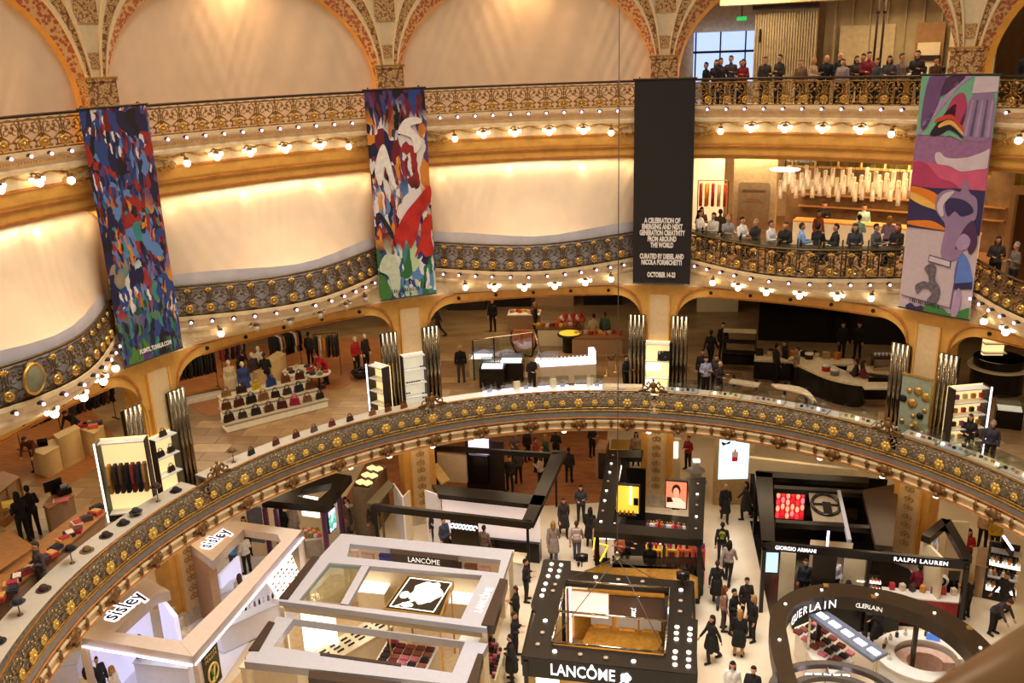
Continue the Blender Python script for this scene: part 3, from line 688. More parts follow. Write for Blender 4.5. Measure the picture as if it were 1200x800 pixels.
# ------------------------------------------------------------------ hanging banners
def art(name, stops, scale, warp, vs=(1, 1, .6), seed=0.0, regions=None):
    """abstract paint: warped noise through a hard-edged palette, different palettes up the height"""
    m, nt, b = _new(name); N = nt.nodes; L = nt.links; b.inputs['Roughness'].default_value = .5
    tc = N.new('ShaderNodeTexCoord'); mp = N.new('ShaderNodeMapping'); mp.inputs['Scale'].default_value = vs; mp.inputs['Location'].default_value = (seed, seed, seed); L.new(tc.outputs['Object'], mp.inputs[0])
    nw = N.new('ShaderNodeTexNoise'); nw.inputs['Scale'].default_value = scale * .45; nw.inputs['Detail'].default_value = 4; L.new(mp.outputs[0], nw.inputs['Vector'])
    sc = N.new('ShaderNodeVectorMath'); sc.operation = 'SCALE'; sc.inputs['Scale'].default_value = warp; L.new(nw.outputs['Color'], sc.inputs[0])
    ad = N.new('ShaderNodeVectorMath'); ad.operation = 'ADD'; L.new(mp.outputs[0], ad.inputs[0]); L.new(sc.outputs[0], ad.inputs[1])
    def cells(sc_, rot, st, rnd=1.0):
        m2 = N.new('ShaderNodeMapping'); m2.inputs['Rotation'].default_value = (0, rot, 0); m2.inputs['Scale'].default_value = (st, 1, 1 / st); L.new(ad.outputs[0], m2.inputs[0])
        v = N.new('ShaderNodeTexVoronoi'); v.inputs['Scale'].default_value = sc_; L.new(m2.outputs[0], v.inputs['Vector']); s_ = N.new('ShaderNodeSeparateColor'); L.new(v.outputs['Color'], s_.inputs[0]); return s_.outputs[0]
    big, fine = cells(scale * .75, .6, 1.5), cells(scale * 2.1, -.7, 1.9)
    mk = N.new('ShaderNodeTexNoise'); mk.inputs['Scale'].default_value = scale * .5; mk.inputs['Detail'].default_value = 2; L.new(mp.outputs[0], mk.inputs['Vector'])
    gt = N.new('ShaderNodeMath'); gt.operation = 'GREATER_THAN'; gt.inputs[1].default_value = .49; L.new(mk.outputs['Fac'], gt.inputs[0])
    fm = N.new('ShaderNodeMix'); L.new(gt.outputs[0], fm.inputs[0]); L.new(big, fm.inputs[2]); L.new(fine, fm.inputs[3]); field = fm.outputs[0]
    sp = N.new('ShaderNodeSeparateXYZ'); L.new(tc.outputs['Object'], sp.inputs[0]); prev = None
    for (z, pal) in stops:
        rp = N.new('ShaderNodeValToRGB'); cr = rp.color_ramp; cr.interpolation = 'CONSTANT' if len(pal) > 4 else 'LINEAR'
        while len(cr.elements) < len(pal): cr.elements.new(.5)
        n = len(pal)
        for i, e in enumerate(cr.elements): e.position = i / n
        for i, e in enumerate(cr.elements): e.color = (*rgb(*pal[i]), 1)
        L.new(field, rp.inputs[0])
        if prev is None: prev = rp.outputs[0]
        else:
            lt = N.new('ShaderNodeMapRange'); lt.inputs['From Min'].default_value = z + .5; lt.inputs['From Max'].default_value = z - .5
            nz = N.new('ShaderNodeMath'); nz.operation = 'MULTIPLY_ADD'; nz.inputs[1].default_value = 3.0; L.new(nw.outputs['Fac'], nz.inputs[0]); L.new(sp.outputs['Z'], nz.inputs[2])
            L.new(nz.outputs[0], lt.inputs['Value'])
            mx = N.new('ShaderNodeMix'); mx.data_type = 'RGBA'; L.new(lt.outputs[0], mx.inputs[0]); L.new(prev, mx.inputs[6]); L.new(rp.outputs[0], mx.inputs[7]); prev = mx.outputs[2]
    L.new(prev, b.inputs['Base Color']); MATS[name] = m; return m
navy, blue, sky_, redc, dred, wht, blk, org, grn, teal, prp = (30, 30, 66), (44, 68, 130), (92, 132, 184), (158, 42, 36), (112, 28, 34), (226, 216, 210), (26, 20, 28), (214, 134, 44), (44, 104, 58), (60, 132, 128), (92, 60, 110)
bA = art('blue_abstract_paint', [(0, [navy, dred, blk, blue, navy, redc, sky_, prp, wht, blue]), (6.6, [navy, sky_, redc, navy, blue, blk, sky_, org, dred, teal]), (4.4, [navy, blue, sky_, blue, org, navy, redc, teal, blue, wht]), (3.0, [navy, blue, prp, blk, grn, grn, teal, (84, 124, 52), blue, navy])], 3.2, .55, (1, 1, .8), 1.3)
bB = art('red_white_abstract_paint', [(0, [navy, blk, dred, prp, blue, dred, navy, prp, blk]), (8.2, [wht, navy, dred, wht, prp, redc, org, wht, blk]), (5.6, [wht, sky_, redc, dred, wht, blk, redc, org, navy]), (3.6, [wht, sky_, blue, (190, 206, 160), teal, wht, grn, navy, wht])], 2.6, .6, (1, 1, .7), 4.1)
bC = M('black_banner_cloth', (34, 28, 26), .7, var=.06)
bD = M('pale_lilac_print', (196, 176, 178), .7, var=.05)
seam = M('banner_hem', (40, 34, 40), .6)
def banner(k, dx, label, mat, w=2.28, z0=10.12, z1=17.95):
    t = thing('banner', label, 'banner', P(k, 16.0, z0, dx), A(k) - pi / 2); h = z1 - z0
    b = MB(); n = 24
    b.grid(lambda u, v: ((u - .5) * w, .012 * sin(9 * v + 3 * u), v * h), 8, n); b.grid(lambda u, v: ((u - .5) * w, .012 + .012 * sin(9 * v + 3 * u), v * h), 8, n); b.obj('printed_cloth', mat, t, True)
    b = MB(); b.tube([(-w / 2 - .06, 0, h + .02), (w / 2 + .06, 0, h + .02)], .04, 6); b.obj('hanging_rod', iron, t); MB().tube([(-w / 2, 0, -.01), (w / 2, 0, -.01)], .025, 6).obj('bottom_rod', iron, t)
    for s in (-1, 1): MB().tube([(s * w * .42, 0, h + .02), (s * w * .42, .15, h + .1), (s * w * .42, .3, h - .02)], .02, 5).obj('hook', iron, t)
    return t, w, h
def flat(t, name, pts, mat, y=-.03):
    """a printed patch of the banner, points in metres on the cloth"""
    if name not in ('print_block', 'pale_block', 'violet_line', 'grey_bar', 'pale_bar', 'printed_character', 'drape_fold', 'indigo_band'):
        q, m_ = [], len(pts)
        for i in range(m_):
            a, b_, c, d = [Vector(pts[(i + j - 1) % m_]) for j in range(4)]
            for u in (0, .25, .5, .75): v = .5 * (2 * b_ + (c - a) * u + (2 * a - 5 * b_ + 4 * c - d) * u * u + (3 * b_ - a - 3 * c + d) * u ** 3); q.append((max(-1.2, min(1.2, v.x)) if abs(v.x) > 1.12 else v.x, min(7.82, max(.01, v.y))))
        pts = q
    me = slab([pts], 0, .006, mat, name); o = put(name, me, t); frame(o, (0, y, 0), (1, 0, 0), (0, 0, 1)); return o
def small_print(t, xc, zc, n, mat, y, slope=0.0):
    """an unreadably small line of printed characters"""
    for i in range(n):
        x = xc + (i - n / 2) * .075; z_ = zc + slope * (i - n / 2) * .075; hh = .05 + .012 * ((i * 7) % 3); w_ = .02 + .008 * ((i * 5) % 3)
        flat(t, 'printed_character', [(x, z_ - hh), (x, z_ + hh), (x + w_, z_ + hh), (x + w_, z_ - hh * .2), (x + w_ * 1.7, z_ - hh)], mat, y)
tb, w, h = banner(0, -.22, 'tall banner of dark blue, red and green abstract paint on the leftmost pillar', bA)
o = put('lettering', text_mesh('FLSMTL.TUMBLR.COM', .2, M('banner_white_ink', (236, 226, 214), .6), .002, .62, .008), tb); frame(o, (.1, -.03, .32), (1, 0, 0), (0, 0, 1))
tb, w, h = banner(1, -.08, 'tall banner of red, white and purple abstract paint with a broad red stroke', bB)
redp = ramp_mat('thick_red_paint', [(.2, (150, 26, 22)), (.6, (200, 44, 34)), (.8, (176, 40, 40))], 'noise', 2, .5)
flat(tb, 'red_stroke', [(-.55, 2.05), (-.3, 2.7), (.1, 3.3), (.55, 3.75), (1.1, 4.25), (1.12, 3.7), (.7, 3.1), (.55, 2.55), (.2, 1.9), (.05, 2.3), (-.1, 1.85), (-.25, 2.2)], redp)
flat(tb, 'red_stroke', [(.35, 1.55), (.6, 2.2), (.75, 2.9), (1.12, 3.1), (1.05, 2.3), (1.12, 1.7), (.8, 1.5), (.6, 1.75)], redp)
flat(tb, 'pale_shape', [(-1.1, 1.2), (-.85, 1.75), (-.45, 1.7), (-.3, 1.1), (-.35, .35), (-.6, .1), (-.75, .9)], M('pale_green_ink', (196, 202, 172), .6))
flat(tb, 'green_shape', [(-1.14, .08), (-1.12, 1.0), (-.85, .8), (-.68, .1)], M('leaf_green_ink', (66, 118, 52), .6))
flat(tb, 'white_stroke', [(-.98, 4.9), (-.8, 5.6), (-.55, 5.9), (-.35, 5.2), (-.2, 4.2), (-.4, 4.5), (-.6, 5.1), (-.78, 4.4)], MATS['banner_white_ink'])
flat(tb, 'white_stroke', [(.0, 6.3), (.3, 6.75), (.8, 6.8), (.95, 6.6), (.5, 6.5), (.75, 6.2), (.9, 5.8), (.6, 5.5), (.55, 6.0), (.25, 6.2)], MATS['banner_white_ink'])
flat(tb, 'dark_stroke', [(-1.0, 3.3), (-.6, 2.6), (-.4, 2.0), (-.45, 2.6), (-.85, 3.35)], seam)
small_print(tb, -.1, .3, 15, seam, -.045)
tb, w, h = banner(2, .09, 'tall black banner with white lettering on the middle right pillar', bC, 2.26)
wi = MATS['banner_white_ink']
for i, s in enumerate(['A CELEBRATION OF', 'EMERGING AND NEXT', 'GENERATION CREATIVITY', 'FROM AROUND', 'THE WORLD', None, 'CURATED BY DIESEL AND', 'NICOLA FORMICHETTI', None, 'OCTOBER 14-23']):
    if s:
        o = put('lettering', text_mesh(s, .275, wi, .002, .56 if len(s) < 19 else .535, .014), tb); frame(o, (0, -.03, 2.52 - .243 * i + (.03 if i > 5 else 0) - (.0 if i < 9 else .02)), (1, 0, 0), (0, 0, 1))
tb, w, h = banner(3, .2, 'tall collage banner of pink, lilac and orange prints on the rightmost pillar', bD, 2.45)
ink = {n: M('print_' + n, c, .65, var=.08, scale=3) for n, c in dict(teal=(116, 172, 140), violet=(110, 74, 120), lilac=(170, 140, 176), pale=(206, 188, 192), pink=(202, 88, 118), rose=(176, 60, 96), indigo=(52, 42, 84), orange=(222, 124, 36), yellow=(228, 178, 84), plum=(76, 46, 78), green=(64, 120, 58), slate=(92, 84, 108), blue=(92, 124, 196), black=(34, 26, 34), red=(206, 70, 48), mauve=(146, 118, 150)).items()}
sky_m = ramp_mat('violet_to_pink_print', [(.0, (206, 104, 130)), (.55, (196, 112, 146)), (1, (120, 104, 150))], 'noise', .35, .6)
hw = 1.22
flat(tb, 'print_block', [(-hw, 5.95), (-hw, 7.82), (hw, 7.82), (hw, 5.95)], ink['teal'], -.02)
flat(tb, 'violet_figure', [(-1.1, 6.4), (-.95, 7.8), (-.4, 7.8), (-.55, 7.1), (-.7, 6.6), (-.95, 6.1)], ink['violet'])
flat(tb, 'violet_figure', [(-.35, 7.8), (-.55, 7.2), (-.2, 7.4), (.2, 7.82)], ink['plum'])
flat(tb, 'pale_arm', [(-1.05, 6.0), (-.4, 6.9), (.05, 7.5), (.4, 7.8), (.1, 7.8), (-.3, 7.3), (-.75, 6.7), (-1.15, 6.1)], ink['lilac'])
flat(tb, 'pink_figure', [(-.35, 6.35), (-.15, 7.1), (.2, 7.3), (.35, 6.8), (.2, 6.2)], ink['rose'])
flat(tb, 'dark_figure', [(-.75, 5.98), (-.3, 6.7), (.0, 6.95), (-.05, 6.4), (-.35, 6.0)], ink['black'])
for i, c in enumerate(('red', 'yellow', 'black', 'teal')): flat(tb, 'colour_stripe', [(-.55 + .12 * i, 6.5 - .16 * i), (-.1, 6.62 - .17 * i), (.3, 6.22 - .12 * i), (.3, 6.12 - .1 * i), (-.1, 6.48 - .17 * i), (-.6 + .12 * i, 6.36 - .16 * i)], ink[c], -.036 - .001 * i)
flat(tb, 'striped_drape', [(.2, 5.96), (.35, 6.9), (.6, 7.35), (1.1, 7.3), (1.2, 5.96)], ink['mauve'])
for i in range(5): flat(tb, 'drape_fold', [(.35 + .17 * i, 5.97), (.48 + .15 * i, 7.1), (.53 + .15 * i, 7.1), (.45 + .17 * i, 5.97)], ink['slate' if i % 2 else 'lilac'], -.036)
flat(tb, 'pale_block', [(.45, 7.3), (.5, 7.8), (hw, 7.8), (hw, 7.35)], ink['pale'], -.037)
flat(tb, 'print_block', [(-hw, 4.3), (-hw, 5.93), (hw, 5.93), (hw, 4.3)], ink['pink'], -.02)
flat(tb, 'print_block', [(-hw, 5.1), (-hw, 5.93), (hw, 5.93), (hw, 5.1), (.3, 4.95), (-.5, 5.05)], M('print_dusk', (150, 104, 142), .65), -.022)
flat(tb, 'pale_foot', [(-.5, 5.35), (-.35, 5.42), (-.1, 5.25), (.5, 5.3), (1.0, 5.5), (hw, 5.6), (hw, 5.05), (.9, 4.95), (.4, 4.85), (.0, 5.0), (-.4, 5.05)], ink['pale'])
flat(tb, 'rose_shadow', [(-hw, 4.3), (-hw, 5.0), (-.8, 5.05), (-.3, 4.6), (.1, 4.5), (.3, 4.3)], ink['rose'], -.025)
flat(tb, 'print_block', [(-hw, 2.85), (-hw, 4.28), (hw, 4.28), (hw, 2.85)], ink['indigo'], -.02)
flat(tb, 'orange_band', [(-hw, 4.25), (-.4, 4.1), (.0, 3.7), (-.2, 3.5), (-.7, 3.7), (-hw, 3.95)], ink['orange'], -.026)
flat(tb, 'yellow_band', [(-hw, 4.05), (-.6, 3.85), (-.15, 3.55), (-.7, 3.62), (-hw, 3.85)], ink['yellow'], -.028)
flat(tb, 'orange_band', [(-hw, 3.05), (-.4, 3.15), (.1, 2.95), (.1, 2.88), (-hw, 2.95)], ink['orange'], -.026)
flat(tb, 'lilac_head', [(-.3, 3.6), (-.25, 4.05), (.1, 4.25), (.45, 4.2), (.5, 4.5), (.65, 4.55), (.75, 4.2), (1.0, 4.0), (1.05, 3.4), (.8, 3.1), (.75, 2.2), (.4, 1.9), (.05, 2.1), (.1, 3.0), (-.1, 3.3)], ink['mauve'], -.034)
flat(tb, 'dark_hollow', [(.0, 3.75), (.2, 3.98), (.7, 3.9), (.95, 3.6), (.6, 3.4), (.35, 3.55), (.15, 3.35)], ink['indigo'], -.038)
flat(tb, 'pale_rim', [(-.25, 3.65), (-.1, 4.05), (.25, 4.2), (.1, 3.95), (-.05, 3.7), (.0, 3.4), (-.1, 3.35)], ink['pale'], -.04)
flat(tb, 'plum_shape', [(.5, 2.3), (.7, 3.0), (1.0, 3.3), (1.18, 2.6), (1.0, 2.2), (.8, 2.5)], ink['plum'], -.037)
flat(tb, 'lilac_ring', [(.5, 2.5), (.7, 2.85), (.95, 2.7), (.9, 2.4), (.65, 2.3)], ink['lilac'], -.039)
flat(tb, 'blue_patch', [(.6, 1.2), (.65, 2.1), (.9, 2.1), (1.15, 1.5), (1.18, 1.1)], ink['blue'], -.026)
flat(tb, 'indigo_band', [(.6, .95), (.6, 1.15), (1.18, 1.3), (1.2, 1.05)], ink['indigo'], -.028)
flat(tb, 'grey_bar', [(-.35, 1.75), (-.33, 2.0), (.42, 1.9), (.42, 1.65)], ink['slate'], -.026); flat(tb, 'pale_bar', [(-.32, 1.79), (-.3, 1.96), (.38, 1.86), (.39, 1.69)], ink['pale'], -.03)
flat(tb, 'grey_figure', [(-.45, 1.5), (-.25, 1.7), (-.05, 1.6), (-.05, 1.2), (.15, .9), (.15, .55), (.0, .35), (-.25, .4), (-.1, .7), (-.4, .85), (-.6, .6), (-.7, .85), (-.45, 1.05), (-.25, 1.05), (-.3, 1.3)], M('grey_ink', (104, 94, 98), .6, var=.4, scale=9), -.03)
flat(tb, 'violet_line', [(-1.15, .42), (-1.15, .46), (.55, .3), (.55, .26)], ink['violet'], -.03); flat(tb, 'violet_line', [(.55, .26), (.62, 1.95), (.66, 1.95), (.59, .26)], ink['violet'], -.03)
flat(tb, 'green_strip', [(-.4, .02), (-.1, .28), (.3, .25), (.6, .1), (hw, .42), (hw, .02)], ink['green'], -.032)
flat(tb, 'dark_strip', [(-.95, .04), (-.8, .22), (-.6, .12), (-.4, .2), (-.35, .03)], ink['indigo'], -.033)
flat(tb, 'grey_leg', [(.62, .1), (.72, .9), (.8, 1.0), (.9, .6), (.8, .05)], ink['lilac'], -.034)
small_print(tb, -.3, .3, 14, ink['black'], -.038, -.09)

# ------------------------------------------------------------------ near handrail and rigging cable
def cray(px, py, d):
    v = C_F + C_R * ((px - 600) / FPX) - C_U * ((py - 400) / FPX); return CAM + v * d
t = thing('handrail', 'blurred brown and gold stair handrail close to the camera, lower right corner', 'handrail')
p0, p1 = cray(980, 925, .95), cray(1330, 690, 1.25)
railm = M('varnished_brown_rail', (178, 130, 80), .35, .1, var=.2, stretch=(1, 1, 1))
lat = (C_R * .68 - C_U * .73) * .062; dn = Vector((0, 0, -.075))
MB().tube([p0, (p0 + p1) / 2, p1], .036, 14).obj('rail', railm, t, True)
MB().tube([p0 + lat * .9, p1 + lat * .9], .024, 12).obj('brass_bar', M('polished_brass', (206, 176, 130), .3, .5), t, True)
MB().tube([p0 + lat * 1.9, p1 + lat * 1.9], .042, 14).obj('lower_rail', railm, t, True)
MB().tube([p0 + lat * 3.0, p1 + lat * 3.0], .03, 12).obj('brass_bar', MATS['polished_brass'], t, True)
for u in (.12, .9):
    q = p0.lerp(p1, u); b = MB(); b.tube([q + dn * .5, q + dn * 16], .018, 8); b.obj('baluster', iron, t, True)
# ------------------------------------------------------------------ shop furniture kit
def near(pts): return sum((Vector(p) for p in pts), Vector()) / len(pts)
class K:
    """a piece of shop furniture: an Empty at its base, parts given in hall coordinates"""
    def __init__(s, name, label, cat, loc, group=None):
        s.t = thing(name, label, cat, loc, 0, group); s.o = -Vector(loc); s.b = {}
    def mb(s, b, name, mat, smooth=False):
        b.v = [tuple(Vector(v) + s.o) for v in b.v]; return b.obj(name, mat, s.t, smooth)
    def box(s, name, mat, c, d, rot=0.0): return s.mb(MB().box(c, d, rot), name, mat)
    def bx(s, name, mat, x0, x1, y0, y1, z0, z1): return s.box(name, mat, ((x0 + x1) / 2, (y0 + y1) / 2, (z0 + z1) / 2), (x1 - x0, y1 - y0, z1 - z0))
    def beam(s, name, mat, p, q, w, h): return s.mb(MB().beam(p, q, w, h), name, mat)
    def poly(s, name, mat, pts, z, th, holes=()):
        q = lambda l: [(p[0] + s.o.x, p[1] + s.o.y) for p in l]
        me = slab([q(pts)] + [q(h) for h in holes], z - th + s.o.z, z + s.o.z, mat, name); return put(name, me, s.t)
    def pxpoly(s, name, mat, pxs, z, th, holes=()): return s.poly(name, mat, [W(*p, z) for p in pxs], z, th, [[W(*p, z) for p in h] for h in holes])
    def wall(s, name, mat, p, q, z0, z1, th=.08):
        return s.mb(MB().beam((p[0], p[1], z1), (q[0], q[1], z1), th, z1 - z0), name, mat)
    def pxwall(s, name, mat, a, b, z0, z1, th=.08): return s.wall(name, mat, W(*a, z1), W(*b, z1), z0, z1, th)
    def post(s, name, mat, p, z0, z1, w=.1): return s.box(name, mat, (p[0], p[1], (z0 + z1) / 2), (w, w, z1 - z0))
    def text(s, txt, mat, size, org, xd, yd, sx=1.0, off=0.0, space=1.0):
        o = put('lettering', text_mesh(txt, size, mat, .004, sx, off, space=space), s.t); frame(o, Vector(org) + s.o, xd, yd); return o
    def mesh(s, name, me, loc, rz=0.0, sc=None): return put(name, me, s.t, Vector(loc) + s.o, rz, sc)
def counter(label, x0, x1, y0, y1, h=.95, z=0.0, body=None, top=None, cat='counter', over=.04, name='counter', group=None, kick=True):
    k = K(name, label, cat, ((x0 + x1) / 2, (y0 + y1) / 2, z), group)
    k.bx('body', body or white, x0, x1, y0, y1, z + (.08 if kick else 0), z + h - .04)
    k.bx('worktop', top or white, x0 - over, x1 + over, y0 - over, y1 + over, z + h - .04, z + h)
    if kick: k.bx('plinth', dark, x0 + .05, x1 - .05, y0 + .05, y1 - .05, z, z + .08)
    return k
def oriented(label, c, w, d, h, rz, z=0.0, body=None, top=None, cat='counter', name='counter', group=None, over=.03):
    k = thing(name, label, cat, (c[0], c[1], z), rz, group)
    MB().box((0, 0, (h - .05) / 2 + .03), (w, d, h - .11)).obj('body', body or white, k); MB().box((0, 0, h - .025), (w + 2 * over, d + 2 * over, .05)).obj('worktop', top or white, k)
    MB().box((0, 0, .03), (w - .12, d - .1, .06)).obj('plinth', dark, k); return k
# small goods, one mesh of each kind
def bottle_me(h, r, mat, cap):
    b = MB(); b.lathe([(r, 0), (r, h * .6), (r * .9, h * .68), (r * .35, h * .72)], 8); m1 = b.mesh('glass', mat, False)
    c = MB(); c.lathe([(r * .45, h * .7), (r * .45, h), (r * .3, h)], 8); return m1, c.mesh('cap', cap)
GOODS = {}
for nm, col, r, h in (('amber', (190, 110, 40), .045, .2), ('rose', (214, 120, 140), .04, .22), ('clear', (226, 222, 214), .045, .19), ('dark', (40, 30, 30), .04, .21), ('red', (180, 30, 40), .04, .2), ('violet', (128, 96, 150), .045, .19)):
    GOODS[nm] = bottle_me(h, r, M('perfume_' + nm, col, .15, var=.05), gilt if nm in ('amber', 'rose', 'clear') else black)
def bottles(label, group, p0, p1, n, z, kinds, sc=1.0):
    for i in range(n):
        p = Vector(p0).lerp(Vector(p1), (i + .5) / n); kd = kinds[i % len(kinds)]
        t = thing('perfume_bottle', label % kd if '%s' in label else label, 'bottle', (p.x, p.y, z), 0, group); t.scale = (sc, sc, sc)
        put('glass', GOODS[kd][0], t); put('cap', GOODS[kd][1], t)
bagm = MB(); bagm.hexa([(-.17, -.06, 0), (.17, -.06, 0), (.17, .06, 0), (-.17, .06, 0)], [(-.14, -.035, .23), (.14, -.035, .23), (.14, .035, .23), (-.14, .035, .23)]); bag_body = bagm.mesh('bag_body', [])
bagh = MB()
for s in (-1, 1): bagh.tube([(-.08, s * .03, .22), (-.07, s * .03, .33), (0, s * .03, .37), (.07, s * .03, .33), (.08, s * .03, .22)], .012, 5)
bag_handle = bagh.mesh('handle', [], True)
bagf = MB(); bagf.box((0, -.052, .16), (.27, .02, .12)); bag_flap = bagf.mesh('flap', [])
def handbag(label, p, col, rz=0.0, sc=1.0, group=None):
    t = thing('handbag', label, 'handbag', p, rz, group); t.scale = (sc,) * 3; m = M('leather_%d_%d_%d' % col, col, .4, var=.15)
    part('bag_body', bag_body, m, t); part('handle', bag_handle, m, t); part('flap', bag_flap, m, t); return t
hatb = MB(); hatb.lathe([(.11, 0), (.115, .05), (.1, .12), (.06, .15), (0, .155)], 14); hat_crown = hatb.mesh('crown', [], True)
hatr = MB(); hatr.lathe([(.1, .005), (.17, .0), (.2, .02), (.17, .012), (.1, .015)], 14); hat_brim = hatr.mesh('brim', [], True)
hatband = MB(); hatband.lathe([(.118, .01), (.12, .04), (.113, .045)], 14); hat_band = hatband.mesh('band', [], True)
def hat(label, p, col, stand=0.0, group=None):
    m = M('felt_%d_%d_%d' % col, col, .85)
    if stand:
        s = thing('hat_stand', 'slender stand holding a ' + label, 'stand', p, 0, 'hat stands on the ring shelf'); b = MB(); b.lathe([(.08, 0), (.07, .02), (.015, .03), (.012, stand)], 10); b.obj('pole', bronze, s, True); MB().ball((0, 0, stand), .03, 8).obj('tip', bronze, s, True)
    t = thing('hat', label, 'hat', (p[0], p[1], p[2] + stand), 0, group); part('crown', hat_crown, m, t); part('brim', hat_brim, m, t); part('band', hat_band, black, t); return t
# a garment on a hanger
gm = MB(); gm.grid(lambda u, v: ((u - .5) * (.42 + .08 * v + .1 * (v > .85)), .05 + .02 * sin(9 * u), -.95 * v), 6, 6); gm.grid(lambda u, v: ((u - .5) * (.42 + .08 * v + .1 * (v > .85)), -.05 + .02 * sin(8 * u + 1), -.95 * v), 6, 6)
for s in (-1, 1): gm.tube([(s * .2, 0, -.03), (s * .27, 0, -.3), (s * .28, 0, -.6)], [.06, .055, .045], 6)
gm.box((0, 0, -.48), (.4, .1, .94)); garment_me = gm.mesh('garment', [])
hg = MB(); hg.tube([(0, 0, .12), (.03, 0, .1), (0, 0, .05), (-.2, 0, -.02), (.2, 0, -.02), (0, 0, .05)], .008, 5); hanger_me = hg.mesh('hanger', [])
def garment(label, p, col, rz, group, sc=1.0):
    t = thing('hanging_garment', label, 'clothes', p, rz, group); t.scale = (sc,) * 3; part('cloth', garment_me, cmat(col), t); part('hanger', hanger_me, bronze, t); return t
def clothes_rail(label, p0, p1, z, h, cols, glabel, group, mat=None):
    p0, p1 = Vector((p0[0], p0[1], z)), Vector((p1[0], p1[1], z)); d = (p1 - p0); a = atan2(d.y, d.x)
    k = K('clothes_rail', label, 'clothes rail', (p0 + p1) / 2); up = Vector((0, 0, h))
    k.mb(MB().tube([p0 + up, p1 + up], .02, 6), 'bar', mat or bronze)
    for q in (p0, p1):
        k.mb(MB().tube([q, q + up], .02, 6), 'upright', mat or bronze); n = Vector((-d.y, d.x, 0)).normalized() * .25; k.mb(MB().beam(q - n + Vector((0, 0, .04)), q + n + Vector((0, 0, .04)), .05, .04), 'foot', mat or bronze)
    n = len(cols)
    for i, c in enumerate(cols):
        q = p0.lerp(p1, (i + .5) / n); garment(glabel, q + Vector((0, 0, h - .14)), c, a + pi / 2 + random.uniform(-.15, .15), group)
    return k

# ------------------------------------------------------------------ ground floor: floor patches
def patch(name, mat, pxs, z=.012, base=0.0):
    me = slab([[W(*p, base + z) for p in pxs]], base, base + z, mat, name); return struct(put(name, me))
patch('floor_parquet', M('red_brown_parquet', (160, 106, 70), .22, var=.2, scale=1.2, stretch=(1, 3, 1)), [(395, 600), (430, 540), (520, 505), (712, 505), (707, 588), (640, 592), (560, 600)])
champ = M('champagne_lacquer', (204, 186, 172), .38, var=.05)
champ2 = M('beige_timber_veneer', (172, 136, 100), .45, var=.15, stretch=(1, 1, 8))
coolw = M('cool_white_lacquer', (232, 232, 244), .35, var=.03)
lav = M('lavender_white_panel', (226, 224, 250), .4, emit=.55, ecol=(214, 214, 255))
glow = M('halo_white_glow', (250, 246, 255), .5, emit=2.0)
navyi = M('navy_letter', (30, 26, 60), .4)
# ---- the sisley pavilion
z = 3.0
k = K('perfume_kiosk', 'beige double pavilion with glowing blue lettering around the leftmost pillar', 'kiosk', W(215, 760, 0))
k.pxpoly('sign_roof', champ, [(167, 674), (199, 692), (183, 696), (134, 740), (95, 747)], z, .35)
k.pxpoly('front_beam', champ, [(95, 747), (134, 740), (232, 753), (226, 769)], z, .32)
k.pxpoly('long_beam', champ, [(211, 752), (281, 684), (329, 634), (354, 621), (226, 769)], z + .01, .34)
k.pxpoly('back_beam', champ, [(268, 609), (354, 621), (329, 634), (325, 626), (285, 620)], z, .3)
k.pxpoly('sign_roof', champ, [(223, 638), (268, 609), (285, 620), (249, 657)], z, .35)
def ledline(pa, pb, zz, w=.05): k.beam('light_strip', cool_lit, W(*pa, zz), W(*pb, zz), w, .05)
ledline((96.5, 756), (225.5, 778.5), z - .27, .07); ledline((134, 741), (183, 697), z - .08); ledline((250, 657), (285, 621), z - .08); ledline((228, 778), (355, 629), z - .27, .07)
for a, b_ in (((119, 732), (171, 691)), ((234, 646), (269, 618))):
    pa, pb = W(*a, z), W(*b_, z); xd = (pb - pa).normalized(); yd = Vector((-xd.y, xd.x, 0)); L_ = (pb - pa).length; mid = (pa + pb) / 2
    o = k.text('sisley', glow, L_ * .42, mid + Vector((0, 0, .01)), xd, yd, .82, .075); o.name = 'letter_halo'
    k.text('sisley', navyi, L_ * .42, mid + Vector((0, 0, z * 0 + .03)) - Vector((0, 0, 0)), xd, yd, .82, .012)
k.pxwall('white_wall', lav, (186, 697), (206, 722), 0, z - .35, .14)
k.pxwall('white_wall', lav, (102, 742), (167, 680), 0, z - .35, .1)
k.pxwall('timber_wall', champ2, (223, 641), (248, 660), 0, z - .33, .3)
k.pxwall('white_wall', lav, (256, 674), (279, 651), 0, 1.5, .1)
for a in ((228, 765), (351, 624), (97, 748)): k.post('post', champ, W(*a, z), 0, z - .3, .16)
k.pxpoly('kiosk_floor', coolw, [(70, 830), (150, 715), (215, 712), (262, 655), (330, 650), (345, 670), (240, 830)], .03, .03)
# screens at its front corner
k = K('poster_stand', 'dark poster with gold lettering on a beige pavilion post', 'poster', W(240, 800, 0))
a, b_ = W(232, 770, 2.6), W(252, 748, 2.6); k.wall('board', champ, a, b_, 1.2, 2.62, .1)
nv = Vector(((b_ - a).y, -(b_ - a).x, 0)).normalized()
k.wall('poster_print', M('dark_olive_poster', (52, 44, 24), .3), a + nv * .07 + (b_ - a) * .06, b_ + nv * .07 - (b_ - a) * .06, 1.28, 2.55, .03)
yl = M('gold_poster_ink', (222, 190, 110), .4); mid = (a + b_) / 2 + nv * .1; xd = (b_ - a).normalized()

